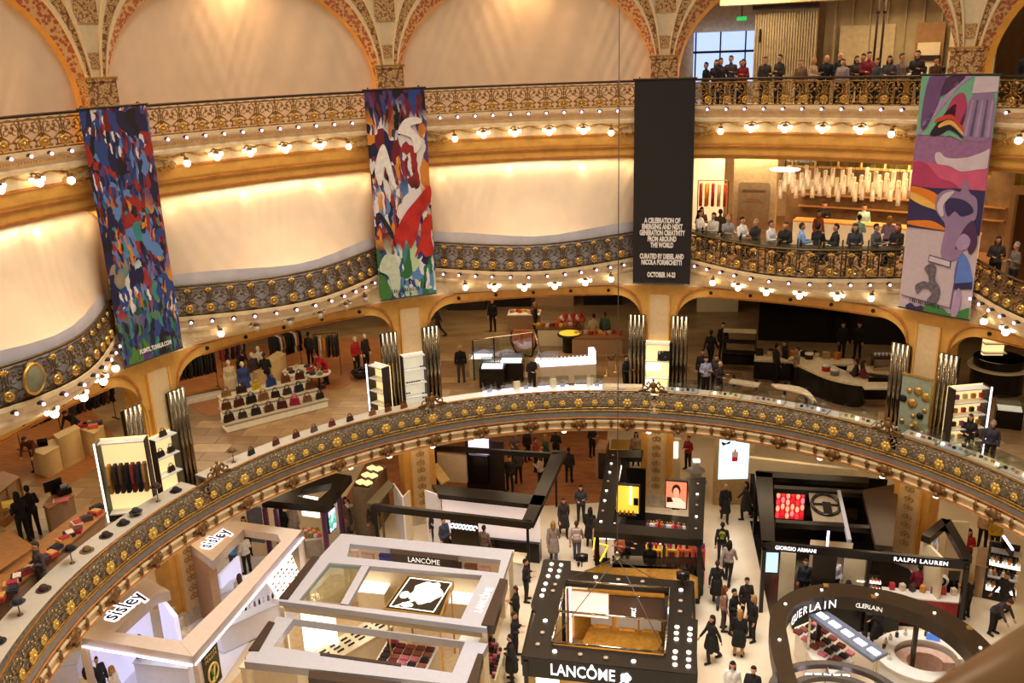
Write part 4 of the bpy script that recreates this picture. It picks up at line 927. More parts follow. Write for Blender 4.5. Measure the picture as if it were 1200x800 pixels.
for r_ in range(2):
    for i in range(6): p = Vector((mid.x, mid.y, 2.42 - .15 * r_)) + xd * (-.26 + .1 * i); k.mb(MB().tube([p + xd * .03 * cos(q * 1.1 + i) + Vector((0, 0, .045 * sin(q * 1.1 + i))) for q in range(5)], .012, 4), 'script_stroke', yl)
for w_, m_ in ((.5, yl), (-.5, M('green_poster_ink', (90, 150, 50), .4))): p = Vector((mid.x, mid.y, 1.72)); k.mb(MB().tube([p - xd * .12 * w_ - Vector((0, 0, .3)), p + xd * .2 * w_ + Vector((0, 0, .25))], .04, 5), 'diagonal_stroke', m_)
rg = MB(); rg.tube([Vector((mid.x, mid.y, 1.75)) + xd * .25 * cos(q * pi / 8) + Vector((0, 0, .3 * sin(q * pi / 8))) for q in range(16)], .035, 6, True); k.mb(rg, 'ring_motif', yl, True)
# glowing test panel between the pavilion and the grey kiosk
k = K('display_board', 'sloping white display board of small dark products beside the long beige beam', 'display board', W(345, 705, 0))
q = [W(312, 680, 2.2), W(341, 650, 2.2), W(350, 672, 1.25), W(326, 699, 1.25)]
nrm = (q[1] - q[0]).cross(q[3] - q[0]).normalized() * .04
k.mb(MB().hexa([p - nrm for p in q], [p + nrm for p in q]), 'board', white_lit)
for i in range(5):
    for j in range(7):
        u, v = (j + .5) / 7, (i + .5) / 5; p = q[0].lerp(q[1], u).lerp(q[3].lerp(q[2], u), v); sgn = 1 if nrm.z > 0 else -1
        if (i * 7 + j) % 4: k.box('sample_tile', [black, M('rose_tile', (190, 120, 120), .4), M('steel_tile', (150, 150, 165), .3)][(i + 2 * j) % 3], p + nrm * sgn * 1.3, (.11, .06, .05), atan2((q[1] - q[0]).y, (q[1] - q[0]).x))
k.pxwall('base', coolw, (326, 702), (352, 674), 0, 1.2, .4)
# counters of the pavilion
def pxcounter(label, px, w, d, h, deg, z=0.0, **kw): p = W(px[0], px[1], z); return oriented(label, p, w, d, h, radians(deg), z, **kw)
glassy = M('pale_glossy_top', (214, 218, 232), .12, var=.03)
pxcounter('white pavilion counter with glossy top near the front beam', (200, 800), 1.9, .7, .95, -6, body=coolw, top=glassy)
pxcounter('white pavilion counter beside the white shirted shop assistant', (284, 708), 1.9, .6, .95, 42, body=coolw, top=glassy)
pxcounter('white pavilion counter under the long beige beam', (295, 745), 2.4, .6, 1.0, 48, body=coolw, top=glassy)
pxcounter('small white pavilion table by the curved stand', (80, 800), .9, .6, .9, 20, body=coolw, top=glassy)
st = K('brochure_stand', 'white brochure stand with stepped marble boxes beside the left pillar', 'stand', W(222, 745, 0))
for i, (dx, hh) in enumerate(((0, 1.25), (.32, .95), (.64, .65))): st.box('step_box', pier_marble, W(203, 752, 0) + Vector((dx, -.12 * i, hh / 2)), (.34, .5, hh), .2)
c0 = W(190, 797, 0)
bottles('small %s perfume bottle on the glossy counter near the front beam', 'bottles on the pavilion front counter', (c0.x - .9, c0.y + .1, 0), (c0.x + .8, c0.y - .05, 0), 12, .95, ['clear', 'dark', 'violet'])
c0 = W(295, 742, 0)
bottles('small %s bottle on the counter under the long beam', 'bottles under the long beam', (c0.x - .7, c0.y - .75, 0), (c0.x + .7, c0.y + .75, 0), 12, 1.0, ['clear', 'violet', 'dark'])

# ---- the pale grey kiosk
grey = M('pale_grey_lacquer', (176, 175, 182), .35, var=.03)
ivory = M('ivory_gloss', (226, 208, 172), .25, var=.04)
brownb = M('chocolate_board', (60, 44, 34), .4, var=.1)
z1, z2 = 2.95, 2.5
k = K('perfume_kiosk', 'large pale grey open-roofed kiosk with a white rose panel inside', 'kiosk', W(440, 760, 0))
k.pxpoly('roof_frame', grey, [(400, 625), (601, 644), (570, 736), (327, 704)], z1, .18, [[(410, 637), (587, 656), (584, 671), (407, 652)], [(386, 659), (565, 674), (540, 725), (350, 704 - 1)]])
k.pxpoly('cross_beam', grey, [(424, 662), (433, 663), (408, 708), (399, 707)], z1 - .01, .16)
k.pxpoly('roof_glass', clear, [(386, 660), (424, 663), (399, 706), (351, 702)], z1 - .05, .02)
k.pxwall('front_fascia', ivory, (327, 704), (570, 736), z2 - .05, z1 - .19, .12)
k.pxwall('side_fascia', ivory, (601, 644), (570, 736), z2 + .1, z1 - .19, .1)
k.pxpoly('roof_frame', grey, [(325, 722), (572, 754), (545, 803), (286, 775)], z2, .25, [[(344, 725), (545, 752), (530, 788), (320, 757)]])
k.pxpoly('brown_board', brownb, [(327, 700), (337, 701), (374, 652), (366, 651)], z1 + .05, .06)
k.pxpoly('brown_board', brownb, [(564, 731), (579, 733), (595, 679), (586, 677)], z1 + .05, .3)
k.pxpoly('brown_board', brownb, [(291, 761), (303, 762), (322, 729), (315, 727)], z2 + .04, .06)
k.pxpoly('brown_board', brownb, [(547, 800), (559, 800), (566, 766), (560, 765)], z2 + .05, .3)
k.pxpoly('brown_board', brownb, [(457, 643), (537, 652), (537, 657), (457, 648)], z1 + .06, .34)
k.pxpoly('brown_board', brownb, [(376, 764), (470, 777), (470, 780), (375, 767)], z2 + .03, .2)
k.pxpoly('brown_board', brownb, [(362, 785), (470, 799), (470, 808), (361, 794)], z2 + .05, .34)
wl = M('white_letter', (246, 242, 234), .4, emit=.6)
pa, pb = W(561, 716, z1), W(574, 690, z1); xd = (pb - pa).normalized(); k.text('LANCÔME', wl, .36, (pa + pb) / 2 + Vector((0, 0, .01)), xd, Vector((-xd.y, xd.x, 0)), .8)
pa, pb = W(457, 649, z1), W(537, 658, z1); xd = (pb - pa).normalized(); k.text('LANCÔME', wl, .27, (pa + pb) / 2 + Vector((0, -.05, -.1)), xd, (0, 0, 1), .9)
pa, pb = W(361, 796, z2), W(470, 809, z2); xd = (pb - pa).normalized(); k.text('LANCÔME', wl, .27, pa.lerp(pb, .42) + Vector((0, -.04, -.14)), xd, (0, 0, 1), .95)
for a in ((402, 627), (598, 646), (330, 704), (568, 734)): k.post('post', ivory, W(*a, z1), 0, z1 - .18, .14)
for a in ((290, 773), (547, 799)): k.post('post', ivory, W(*a, z2), 0, z2 - .2, .14)
k.pxpoly('kiosk_floor', M('beige_carpet', (198, 170, 128), .8), [(388, 672), (600, 690), (560, 830), (270, 800)], .025, .025)
k.pxwall('back_wall', ivory, (412, 640), (590, 660), 0, 2.2, .1)
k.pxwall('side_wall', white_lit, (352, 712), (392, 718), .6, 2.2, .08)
# lit rose panel
k = K('rose_light_box', 'black framed ceiling panel with a large white rose inside the grey kiosk', 'light panel', W(490, 740, 0))
q = [W(477, 674, 2.75), W(532, 681, 2.75), W(517, 722, 2.75), W(449, 713, 2.75)]; cc = near(q)
k.poly('frame', gilt, q, 2.75, .22); k.poly('panel', M('bronze_black_panel', (48, 40, 30), .25), [cc + (p - cc) * .93 for p in q], 2.77, .06)
ux = (q[1] - q[0]) / 2; uy = (q[0] - q[3]) / 2
def inq(a, b): return cc + ux * a + uy * b
rose = [inq(.6 * cos(2 * pi * i / 40) * (1 + .13 * cos(5 * 2 * pi * i / 40)) + .15, (.62 * sin(2 * pi * i / 40)) * (1 + .1 * sin(7 * 2 * pi * i / 40)) + .12) for i in range(40)]
k.poly('rose_flower', white_lit, rose, 2.785, .02)
k.poly('rose_leaf', white_lit, [inq(-.62 + .18 * cos(2 * pi * i / 12), -.15 + .2 * sin(2 * pi * i / 12)) for i in range(12)], 2.785, .02); k.poly('rose_leaf', white_lit, [inq(-.28 + .25 * cos(2 * pi * i / 12), -.66 + .12 * sin(2 * pi * i / 12)) for i in range(12)], 2.785, .02)
k.poly('rose_stem', white_lit, [inq(-.7, -.8), inq(-.66, -.82), inq(-.1, -.4), inq(-.14, -.37)], 2.785, .02)
lp = [inq(.88 * (1 if i in (1, 2) else -1), .85 * (1 if i in (0, 1) else -1)) for i in range(4)]
for i in range(4): k.beam('light_line', white_lit, lp[i] + Vector((0, 0, .03)), lp[(i + 1) % 4] + Vector((0, 0, .03)), .03, .02)
for a in range(4): k.post('hanger_post', gilt, cc + (q[a] - cc) * .9, 0, 2.55, .05)
def lightbox(label, pxq, zt, zb, th=.1, mat=None, cat='lightbox', frame_m=None, name='lightbox'):
    a, b_ = W(*pxq[0], zt), W(*pxq[1], zt); k = K(name, label, cat, ((a.x + b_.x) / 2, (a.y + b_.y) / 2, zb)); n = Vector(((b_ - a).y, -(b_ - a).x, 0)).normalized()
    k.wall('frame', frame_m or black, a, b_, zb, zt, th); d = (b_ - a) * .04; k.wall('screen', mat or white_lit, a + d + n * (th * .5 + .012), b_ - d + n * (th * .5 + .012), zb + .06, zt - .06, .02); return k, a, b_, n
# low furniture in the grey kiosk
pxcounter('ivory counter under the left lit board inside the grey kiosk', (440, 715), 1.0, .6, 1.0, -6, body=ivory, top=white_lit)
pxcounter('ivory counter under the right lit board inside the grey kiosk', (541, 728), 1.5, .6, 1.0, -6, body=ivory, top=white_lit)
k2 = pxcounter('long ivory tester counter with rows of black samples, grey kiosk', (418, 778), .85, 2.6, 1.0, -38, body=ivory, top=ivory, name='tester_counter')
for i in range(18): MB().box((-.2 + .2 * (i % 3), -1.1 + .42 * (i // 3), 1.02), (.05, .24, .05)).obj('sample_block', black, k2)
k3 = pxcounter('square ivory product table with trays of make-up in the grey kiosk', (478, 798), 1.7, 1.3, .95, -8, body=ivory, top=white, name='product_table', cat='table')
rr = random.Random(5); tray = [(176, 52, 70), (210, 120, 130), (40, 30, 30), (120, 50, 50), (226, 200, 170), (150, 90, 70)]
for i in range(5):
    for j in range(4): MB().box((-.65 + .33 * i, -.42 + .28 * j, .99), (.27, .2, .08)).obj('product_tray', M('tray_%d' % rr.randrange(6), tray[rr.randrange(6)], .4), k3)
MB().box((-.62, .5, 1.12), (.36, .14, .34)).obj('pink_box', M('pink_pack', (206, 100, 130), .4), k3)
pxcounter('ivory counter at the right edge of the grey kiosk', (560, 760), .6, 2.2, 1.0, -8, body=ivory, top=white)
k4 = K('brush_display', 'tilted rack of make-up products on the corner of the grey kiosk', 'display rack', W(585, 800, 0))
q = [W(571, 735, 1.75), W(590, 762, 1.55), W(580, 797, .9), W(569, 776, 1.1)]; nr = (q[1] - q[0]).cross(q[3] - q[0]).normalized() * .03
k4.mb(MB().hexa([p - nr for p in q], [p + nr for p in q]), 'rack_board', ivory)
sgn = 1 if nr.z > 0 else -1
for i in range(9):
    for j in range(5):
        p = q[0].lerp(q[1], (j + .5) / 5).lerp(q[3].lerp(q[2], (j + .5) / 5), (i + .5) / 9); k4.box('sample_tile', M('tray_%d' % rr.randrange(6), tray[rr.randrange(6)], .4), p + nr * sgn * 2, (.1, .1, .07))
k4.box('base', ivory, W(580, 798, 0) + Vector((0, 0, .45)), (.6, 1.2, .9), -.1)
k5 = pxcounter('white stand of lipstick testers at the front left of the grey kiosk', (325, 812), 1.9, .7, 1.15, -6, body=ivory, top=ivory, name='tester_stand', cat='stand')
for i in range(22): MB().lathe([(.022, 1.15), (.022, 1.3), (.012, 1.34)], 6, (-.88 + .084 * i, -.1 + .1 * (i % 2), 0)).obj('lipstick', M('rose_gold_tube', (206, 150, 110), .3, .5), k5)
# shelf of posters and boxes seen through the rear opening
for i, (px, lab, col) in enumerate([((414, 652), 'white gift box with red spots behind the grey kiosk', (226, 206, 196)), ((432, 655), 'pale box of make-up samples behind the grey kiosk', (206, 180, 160)), ((452, 657), 'royal blue gift bag behind the grey kiosk', (60, 60, 150)), ((470, 660), 'dark red gift bag behind the grey kiosk', (120, 40, 36)), ((487, 662), 'dark green gift bag behind the grey kiosk', (70, 100, 60)), ((500, 663), 'turquoise gift bag behind the grey kiosk', (50, 150, 170)), ((516, 665), 'white gift bag behind the grey kiosk', (226, 220, 210)), ((534, 667), 'black portrait poster board behind the grey kiosk', (60, 44, 40)), ((552, 669), 'brown portrait poster board behind the grey kiosk', (150, 100, 80)), ((568, 670), 'pale portrait poster board behind the grey kiosk', (226, 190, 170))]):
    p = W(*px, 2.0); kk = K('gift_bag' if 'bag' in lab else ('gift_box' if 'box' in lab else 'poster_board'), lab, 'bag' if 'bag' in lab else ('box' if 'box' in lab else 'poster'), p - Vector((0, 0, .25)))
    kk.box('body', M('paper_%d' % i, col, .6), p, (.42, .16, .5), -.1); kk.box('rim', M('paper_rim_%d' % i, [max(0, c - 30) for c in col], .6), p + Vector((0, 0, .25)), (.44, .18, .03), -.1)
sh = K('back_shelf', 'long ivory shelf carrying gift bags behind the grey kiosk', 'shelf', W(490, 690, 0)); sh.wall('cabinet', ivory, W(405, 652, 1.74), W(580, 672, 1.74), 0, 1.72, .5); sh.wall('shelf_top', white, W(405, 652, 1.75), W(580, 672, 1.75), 1.7, 1.74, .56)
# ---- the black kiosk with rigging
z = 2.95
blackr = M('black_roof_panel', (26, 21, 17), .35, var=.12)
goldc = M('gold_leaf_counter', (186, 136, 54), .25, .6, var=.2)
k = K('perfume_kiosk', 'black square kiosk with large white lettering and rows of roof spotlights', 'kiosk', W(715, 790, 0))
HOLE = [(663, 683), (784, 692), (783, 724), (779, 768), (647, 755), (655, 719)]
k.pxpoly('roof_frame', blackr, [(638, 655), (669, 657), (669, 668), (785, 679), (812, 680), (811, 724), (818, 726), (816, 790), (612, 769), (628, 717), (622, 708)], z, .12, [HOLE])
k.pxwall('front_fascia', black, (612, 769), (816, 790), z - .62, z - .01, .1)
k.pxwall('side_fascia', black, (612, 769), (638, 656), z - .4, z - .12, .08); k.pxwall('side_fascia', black, (816, 790), (812, 681), z - .4, z - .12, .08)
dm = MB(); dm.lathe([(.085, 0), (.085, .03), (.06, .035)], 12); dml = dm.mesh('roof_spot', M('lit_spot', (255, 240, 220), .4, emit=3.0)); dmd = dm.mesh('roof_spot', M('dull_spot', (170, 150, 130), .4))
for i, (x, y) in enumerate([(232, 55), (288, 60), (225, 90), (277, 95), (212, 125), (268, 129), (197, 170), (253, 175), (185, 207), (240, 212), (175, 240), (195, 387), (178, 457), (151, 525), (250, 567), (400, 585), (550, 605), (712, 625), (490, 132), (623, 146), (765, 158), (990, 207), (988, 270), (985, 333), (967, 424), (1044, 434), (963, 460), (1042, 468), (963, 495), (1040, 500), (957, 568), (1036, 573), (953, 605), (1035, 615), (955, 645), (1033, 655)]):
    k.mesh('roof_spot', dmd if i in (7, 9, 12, 13, 19, 20, 22, 23, 15, 16) else dml, W(600 + x / 5, 650 + y / 5, z + .01), 0, (.78, .78, 1))
pa, pb = W(612, 769, z), W(816, 790, z); xd = (pb - pa).normalized(); up = Vector((0, 0, 1)); nf = Vector((xd.y, -xd.x, 0))
lit_w = M('lit_white_letter', (250, 248, 255), .4, emit=1.4)
k.text('LANCÔME', lit_w, .52, pa.lerp(pb, .355) + nf * .06 - up * .3, xd, up, .74, .006)
rs_ = MB()
c0 = pa.lerp(pb, .605) + nf * .07 - up * .3
for i in range(5): rs_.ball(c0 + xd * .09 * cos(i * 1.26) + up * .09 * sin(i * 1.26), .075, 6)
rs_.tube([c0 - up * .05 - xd * .05, c0 - up * .2 - xd * .16], .02, 5); k.mb(rs_, 'rose_emblem', lit_w, True)
for a in ((616, 770), (812, 789), (640, 658), (808, 683), (660, 685), (781, 693), (777, 766), (650, 754)): k.post('post', black, W(*a, z), 0, z - .1, .12)
hw_ = [W(*p, z) for p in HOLE]
for i in range(6): k.mb(MB().tube([hw_[i] + up * .1, hw_[(i + 1) % 6] + up * .1], .035, 6), 'truss_pipe', chrome, True)
k.mb(MB().tube([W(655, 719, z) + up * .1, W(783, 731, z) + up * .1], .035, 6), 'truss_pipe', chrome, True)
k.pxwall('gold_wall', goldc, (664, 690), (783, 699), .2, 2.1, .1); k.pxwall('gold_wall', goldc, (651, 752), (778, 765), .0, 1.1, .1)
k.pxpoly('kiosk_floor', M('gold_beige_floor', (150, 118, 66), .3), [(640, 720), (800, 735), (800, 830), (610, 815)], .02, .02)
# lit display walls below the fascia
k.pxwall('lit_display', white_lit, (628, 790), (655, 793), .4, 2.2, .06); k.pxwall('lit_display', white_lit, (780, 800), (812, 803), .4, 2.2, .06)
k.post('light_column', cool_lit, W(669, 757, .1), .1, 2.6, .07)
k.pxwall('rear_panel', M('floral_light_panel', (240, 214, 200), .5, emit=.9), (668, 692), (713, 696), 1.6, 2.5, .05)
k.pxwall('rear_panel', M('brown_gloss', (70, 46, 36), .3), (714, 697), (783, 702), 1.7, 2.5, .05)
p_ = W(744, 700, 2.2); o = k.text('LANCÔME', cool_lit, .22, p_ + Vector((0, -.1, 0)), xd, up, .9)
p_ = W(743, 715, 2.1); k.text('LANCÔME', lit_w, .2, p_, (.05, 1, 0), (-1, .05, 0), .9)
# counters
def pxctr(label, pxs, h, body, top, z0=0.0, name='counter', cat='counter', th=.05):
    c = near([W(*p, z0 + h) for p in pxs]); kk = K(name, label, cat, (c.x, c.y, z0)); kk.pxpoly('worktop', top, pxs, z0 + h, th)
    cc = [c + (W(*p, z0 + h) - c) * .95 for p in pxs]; kk.poly('body', body, cc, z0 + h - th, h - th - .02); kk.poly('plinth', dark, [c + (p - c) * .95 for p in cc], z0 + .02, .02); return kk
pxctr('gold worktop behind the black kiosk with lit goods', [(685, 668), (712, 660), (792, 665), (818, 676), (818, 700), (790, 690), (770, 676), (690, 671)], 1.15, goldc, goldc)
pxctr('octagonal gold counter inside the black kiosk', [(690, 735), (700, 728), (770, 735), (776, 752), (765, 772), (700, 766), (682, 752)], .95, goldc, goldc)
for i, px in enumerate([(705, 732), (735, 736), (762, 738)]):
    p = W(px[0], px[1], .95); kk = K('display_stand', ['grey display panel on the left', 'grey display panel in the middle', 'grey display panel on the right'][i] + ' of the gold counter', 'display', p); kk.box('panel', grey, p + Vector((0, 0, .3)), (.7, .06, .6), -.08); kk.box('foot', gilt, p + Vector((0, 0, .02)), (.5, .2, .04), -.08)
area('kiosk_spotlights', near(hw_) - up * .35, 1.8, 1.6, 70, (1, .82, .55))
# rigging
apx = Vector((.32, 4.1, 3.0))
for _ in range(400):
    if pix(apx)[1] > 653: apx.z += .02
k = K('hoist_cable', 'steel cable hanging from the dome to four wires over the black kiosk', 'cable', apx)
ax = apx.copy()
while pix(ax)[0] < 720.5 and ax.x < 2: ax.x += .01
k.mb(MB().tube([ax, ax + up * 24], .014, 6), 'cable', M('grey_cable', (96, 84, 72), .5), True)
k.mb(MB().lathe([(.02, .2), (.09, .12), (.1, 0), (.03, -.1)], 10, ax), 'hoist_hook', chrome, True)
for i in (0, 1, 3, 4): k.mb(MB().tube([ax, hw_[i] + up * .1], .014, 5), 'wire', M('grey_cable', (0, 0, 0)), True)
for px, lb in (((682, 662), 'black projector lamp on the rear left of the black kiosk roof'), ((800, 683), 'black projector lamp on the rear right of the black kiosk roof')):
    p = W(*px, z); kk = K('projector_lamp', lb, 'spotlight', p); b = MB(); b.lathe([(.12, -.2), (.16, .0), (.13, .2)], 12, p + Vector((0, 0, .28)), 'x'); kk.mb(b, 'lamp_head', black, True); kk.mb(MB().tube([p + Vector((0, -.16, .25)), p + Vector((0, -.16, .05)), p + Vector((0, .16, .05)), p + Vector((0, .16, .25))], .02, 5), 'yoke', iron)

# ---- the centre kiosk round the middle pillar
z = 2.65
k = K('perfume_kiosk', 'long black kiosk in front of the middle pillar with portrait screen and bottles', 'kiosk', W(762, 640, 0))
k.pxpoly('roof_beam', blackr, [(712, 529), (729, 529), (717, 622), (697, 621)], z, .25); k.pxpoly('roof_beam', blackr, [(712, 527), (754, 527), (752, 536), (712, 536)], z + .02, .2)
k.pxpoly('roof_beam', blackr, [(697, 611), (823, 622), (822, 633), (696, 622)], z + .01, .25); k.pxpoly('roof_beam', blackr, [(808, 560), (827, 559), (824, 632), (806, 630)], z + .03, .22)
for i in range(8): p = W(719, 529, z).lerp(W(703, 618, z), (i + .5) / 8); k.mesh('roof_spot', dml if i % 3 else dmd, p + up * .01, 0, (.6, .6, 1))
for i in range(5): p = W(818, 562, z).lerp(W(815, 628, z), (i + .5) / 5); k.mesh('roof_spot', dml if i % 2 else dmd, p + up * .04, 0, (.6, .6, 1))
for a in ((714, 531), (700, 620), (820, 630), (823, 561)): k.post('post', black, W(*a, z), 0, z - .2, .14)
k.pxwall('dark_wall', black, (734, 548), (757, 549), 0, 2.4, .1)
k.pxwall('lit_edge', white_lit, (714, 615), (728, 545), 1.0, 1.1, .05); k.pxwall('lit_edge', cool_lit, (790, 628), (822, 632), 2.0, 2.08, .05)
lk, a, b_, n_ = lightbox('yellow lit perfume showcase at the left of the centre kiosk', [(722, 566), (750, 568)], 2.5, 1.2, .12, M('yellow_backlight', (244, 190, 60), .4, emit=1.1), 'showcase', black, 'showcase')
lk.mb(MB().beam(a.lerp(b_, .58) + n_ * .12 + Vector((0, 0, -.05)), a.lerp(b_, .66) + n_ * .12 + Vector((0, 0, -.05)), .03, .8), 'light_bar', cool_lit)
lk.mb(MB().beam(a.lerp(b_, .75) + n_ * .12 + Vector((0, 0, -.55)), a.lerp(b_, .95) + n_ * .12 + Vector((0, 0, -.55)), .06, .3), 'dark_panel', black)
for i in range(4):
    p = a.lerp(b_, .2 + .18 * i) + n_ * .2; t_ = thing('perfume_bottle', 'tall bottle standing in the yellow lit showcase', 'bottle', (p.x, p.y, 1.26), 0, 'bottles in the yellow showcase'); put('glass', GOODS['amber'][0], t_); put('cap', GOODS['amber'][1], t_)
    lk.mb(MB().box((p.x, p.y, 1.23), (.24, .24, .05)), 'ledge', black)
lk, a, b_, n_ = lightbox('salmon portrait screen on the centre kiosk', [(780, 561), (806, 563)], 2.75, 1.5, .14, M('salmon_backlight', (238, 130, 96), .4, emit=1.0), 'screen', black, 'portrait_screen')
fx = (b_ - a).normalized(); fc = (a + b_) / 2 + n_ * .1; fc.z = 2.12; wS = (b_ - a).length
def fl2(kk, nm, mat, pts, o_, d=.012):
    me = slab([pts], 0, d, mat, nm); oo = put(nm, me, kk.t); frame(oo, o_ + kk.o, fx, (0, 0, 1)); return oo
skin_i = M('skin_print', (236, 176, 140), .4, emit=.7); hair_i = M('hair_print', (70, 34, 24), .4, emit=.1); pale_i = M('pale_print', (246, 214, 186), .4, emit=.9)
fl2(lk, 'shoulder_print', pale_i, [(-.42 * wS, -.56), (-.4 * wS, -.3), (-.15 * wS, -.12), (.15 * wS, -.12), (.42 * wS, -.3), (.44 * wS, -.56)], fc)
fl2(lk, 'hair_print', hair_i, [(.2 * wS * cos(q * pi / 8), .22 + .26 * sin(q * pi / 8)) for q in range(16)], fc, .014)
fl2(lk, 'face_print', skin_i, [(.14 * wS * cos(q * pi / 8), .12 + .22 * sin(q * pi / 8)) for q in range(16)], fc, .018)
fl2(lk, 'jacket_print', hair_i, [(-.42 * wS, -.34), (-.42 * wS, -.1), (-.22 * wS, -.1), (-.12 * wS, -.3)], fc, .016)
lk.mb(MB().beam(Vector((fc.x, fc.y + .1, 1.5)), Vector((fc.x, fc.y + .1, 1.52)), .3, .02), 'bracket', black)
x0, x1 = W(712, 650, 0).x, W(822, 650, 0).x
counter('long black counter of the centre kiosk', .25, 3.5, 9.35, 10.1, 1.15, body=black, top=M('dark_gloss_top', (44, 34, 28), .15))
pA, pB = W(758, 618, 1.75), W(803, 622, 1.75)
kk = K('bottle_shelf', 'dark shelf carrying a row of bottles on the centre kiosk', 'shelf', (pA + pB) / 2 - Vector((0, 0, .1))); kk.mb(MB().beam(pA, pB, .3, .06), 'shelf_board', black); kk.mb(MB().beam(pA - up * .06, pA - up * .07 + (pB - pA) * .05, .2, .54), 'bracket', black); kk.mb(MB().beam(pB - up * .06 - (pB - pA) * .05, pB - up * .06, .2, .54), 'bracket', black)
bottles('large %s bottle in the row on the centre kiosk shelf', 'bottles on the centre kiosk shelf', pA, pB, 14, 1.75, ['violet', 'clear', 'clear', 'rose', 'red', 'amber'], 1.6)
# coloured shelf units at its front
for i, (xa, xb, col) in enumerate([(757, 776, (220, 170, 50)), (781, 794, (200, 150, 60)), (795, 811, (210, 90, 50)), (813, 826, (190, 70, 60))]):
    a, b_ = W(xa, 640, 1.5), W(xb, 641, 1.5); kk = K('shelf_unit', ['yellow framed shelf unit left', 'narrow gold framed shelf unit', 'orange framed shelf unit', 'red edged shelf unit rightmost'][i] + ' at the front of the centre kiosk', 'shelf', ((a + b_) / 2).xy.to_3d())
    fm = M('shelf_frame_%d' % i, col, .4, emit=.3); d = (b_ - a)
    for s_ in (0, 1): kk.wall('side_panel', fm, a + d * (s_ - .03 * (1 if s_ else -1)) - Vector((0, .12, 0)), a + d * (s_ + .03 * (0 if s_ else 1)) + Vector((0, .12, 0)), 0, 1.5, .05)
    kk.wall('back_panel', M('shelf_back', (170, 120, 60), .5, emit=.35), a + Vector((0, .14, 0)), b_ + Vector((0, .14, 0)), 0, 1.5, .04)
    for j in range(4):
        kk.mb(MB().beam(Vector((a.x, a.y, .3 + .38 * j)), Vector((b_.x, b_.y, .3 + .38 * j)), .26, .04), 'shelf', fm)
        for q in range(4): pp = Vector((a.x, a.y, 0)).lerp(Vector((b_.x, b_.y, 0)), (q + .5) / 4); kk.box('packet', M('packet_%d' % ((i + j + q) % 5), [(190, 50, 60), (230, 210, 180), (60, 40, 40), (210, 140, 60), (150, 80, 130)][(i + j + q) % 5], .5), (pp.x, pp.y, .3 + .38 * j + .1), (.09, .09, .2))
kk = K('neon_figure', 'bent yellow tube figure with a white panel at the left front of the centre kiosk', 'neon sign', W(706, 662, 0)); p = W(706, 660, 0)
ym = M('yellow_tube', (236, 206, 50), .3, emit=1.6)
kk.mb(MB().tube([p + Vector((-.1, 0, .1)), p + Vector((.1, 0, .5)), p + Vector((.2, 0, .8)), p + Vector((-.2, 0, .9)), p + Vector((-.1, 0, 1.4)), p + Vector((.15, 0, 1.5)), p + Vector((.2, 0, 1.2)), p + Vector((-.3, 0, 1.1)), p + Vector((-.35, 0, .6))], .035, 6), 'yellow_tube', ym, True); kk.box('panel', white_lit, p + Vector((.15, .15, 1.35)), (.7, .05, .7)); kk.box('base', black, p + Vector((0, .05, .05)), (.6, .4, .1)); kk.post('stem', black, p + Vector((.15, .15, 0)), .1, 1.05, .06)

# ---- the black kiosk with two brand names, right
z = 2.75
k = K('perfume_kiosk', 'black framed kiosk with circular emblem and red lipstick screen', 'kiosk', W(960, 650, 0))
for nm, q in (('roof_beam', [(886, 551), (1018, 559), (1018, 566), (886, 558)]), ('roof_beam', [(885, 552), (905, 554), (908, 634), (893, 636)]), ('roof_beam', [(907, 568), (1010, 574), (1010, 578), (907, 572)]), ('roof_beam', [(909, 608), (1019, 615), (1019, 619), (909, 612)])): k.pxpoly(nm, blackr, q, z, .2)
k.pxpoly('grey_beam', grey, [(981, 574), (985, 574), (998, 632), (993, 632)], z + .02, .15)
k.pxpoly('brown_canopy', brownb, [(1010, 574), (1054, 566), (1046, 640), (1026, 638)], z + .03, .2)
k.pxwall('front_fascia', black, (893, 634), (1136, 657), z - .3, z, .14)
pa, pb = W(893, 634, z), W(1136, 657, z); xd = (pb - pa).normalized(); nf = Vector((xd.y, -xd.x, 0))
k.text('GIORGIO ARMANI', lit_w, .2, pa.lerp(pb, .17) + nf * .08 - up * .15, xd, up, .82, .003)
k.text('RALPH LAUREN', lit_w, .2, pa.lerp(pb, .775) + nf * .08 - up * .15, xd, up, 1.0, .005, 1.25)
q = [W(947, 573, z - .1), W(981, 575, z - .1), W(990, 612, z - .1), W(953, 610, z - .1)]; k.poly('emblem_panel', M('satin_grey_panel', (150, 132, 110), .35), q, z - .1, .08)
cc = near(q); ux, uy = (q[1] - q[0]) / 2, (q[0] - q[3]) / 2
el = lambda r_, a_: cc + ux * r_ * cos(a_) + uy * r_ * .72 * sin(a_)
k.mb(MB().tube([el(.92, 2 * pi * i / 28) + up * .03 for i in range(28)], .07, 6, True), 'emblem_ring', black, True)
k.mb(MB().beam(cc - ux * .85 + up * .06, cc + ux * .85 + up * .06, .1, .06), 'emblem_bar', black); k.mb(MB().beam(cc + uy * .12 + ux * .05 + up * .07, cc - uy * .68 + ux * .05 + up * .07, .3, .07), 'emblem_bar', black)
lk, a, b_, n_ = lightbox('bright red and pink lipstick screen on the black right kiosk', [(909, 571), (945, 573)], 2.6, 1.25, .12, M('red_backlight', (190, 30, 36), .4, emit=.8), 'screen', black, 'lipstick_screen')
ov = MB(); ov.ball((0, 0, 0), .1, 8, 0, (.75, .22, 1.4)); lc = [M('lip_%d' % i, c, .4, emit=1.1) for i, c in enumerate([(240, 60, 60), (250, 130, 140), (250, 170, 130), (220, 30, 50)])]; ovs = [ov.mesh('lipstick_print', m_, True) for m_ in lc]
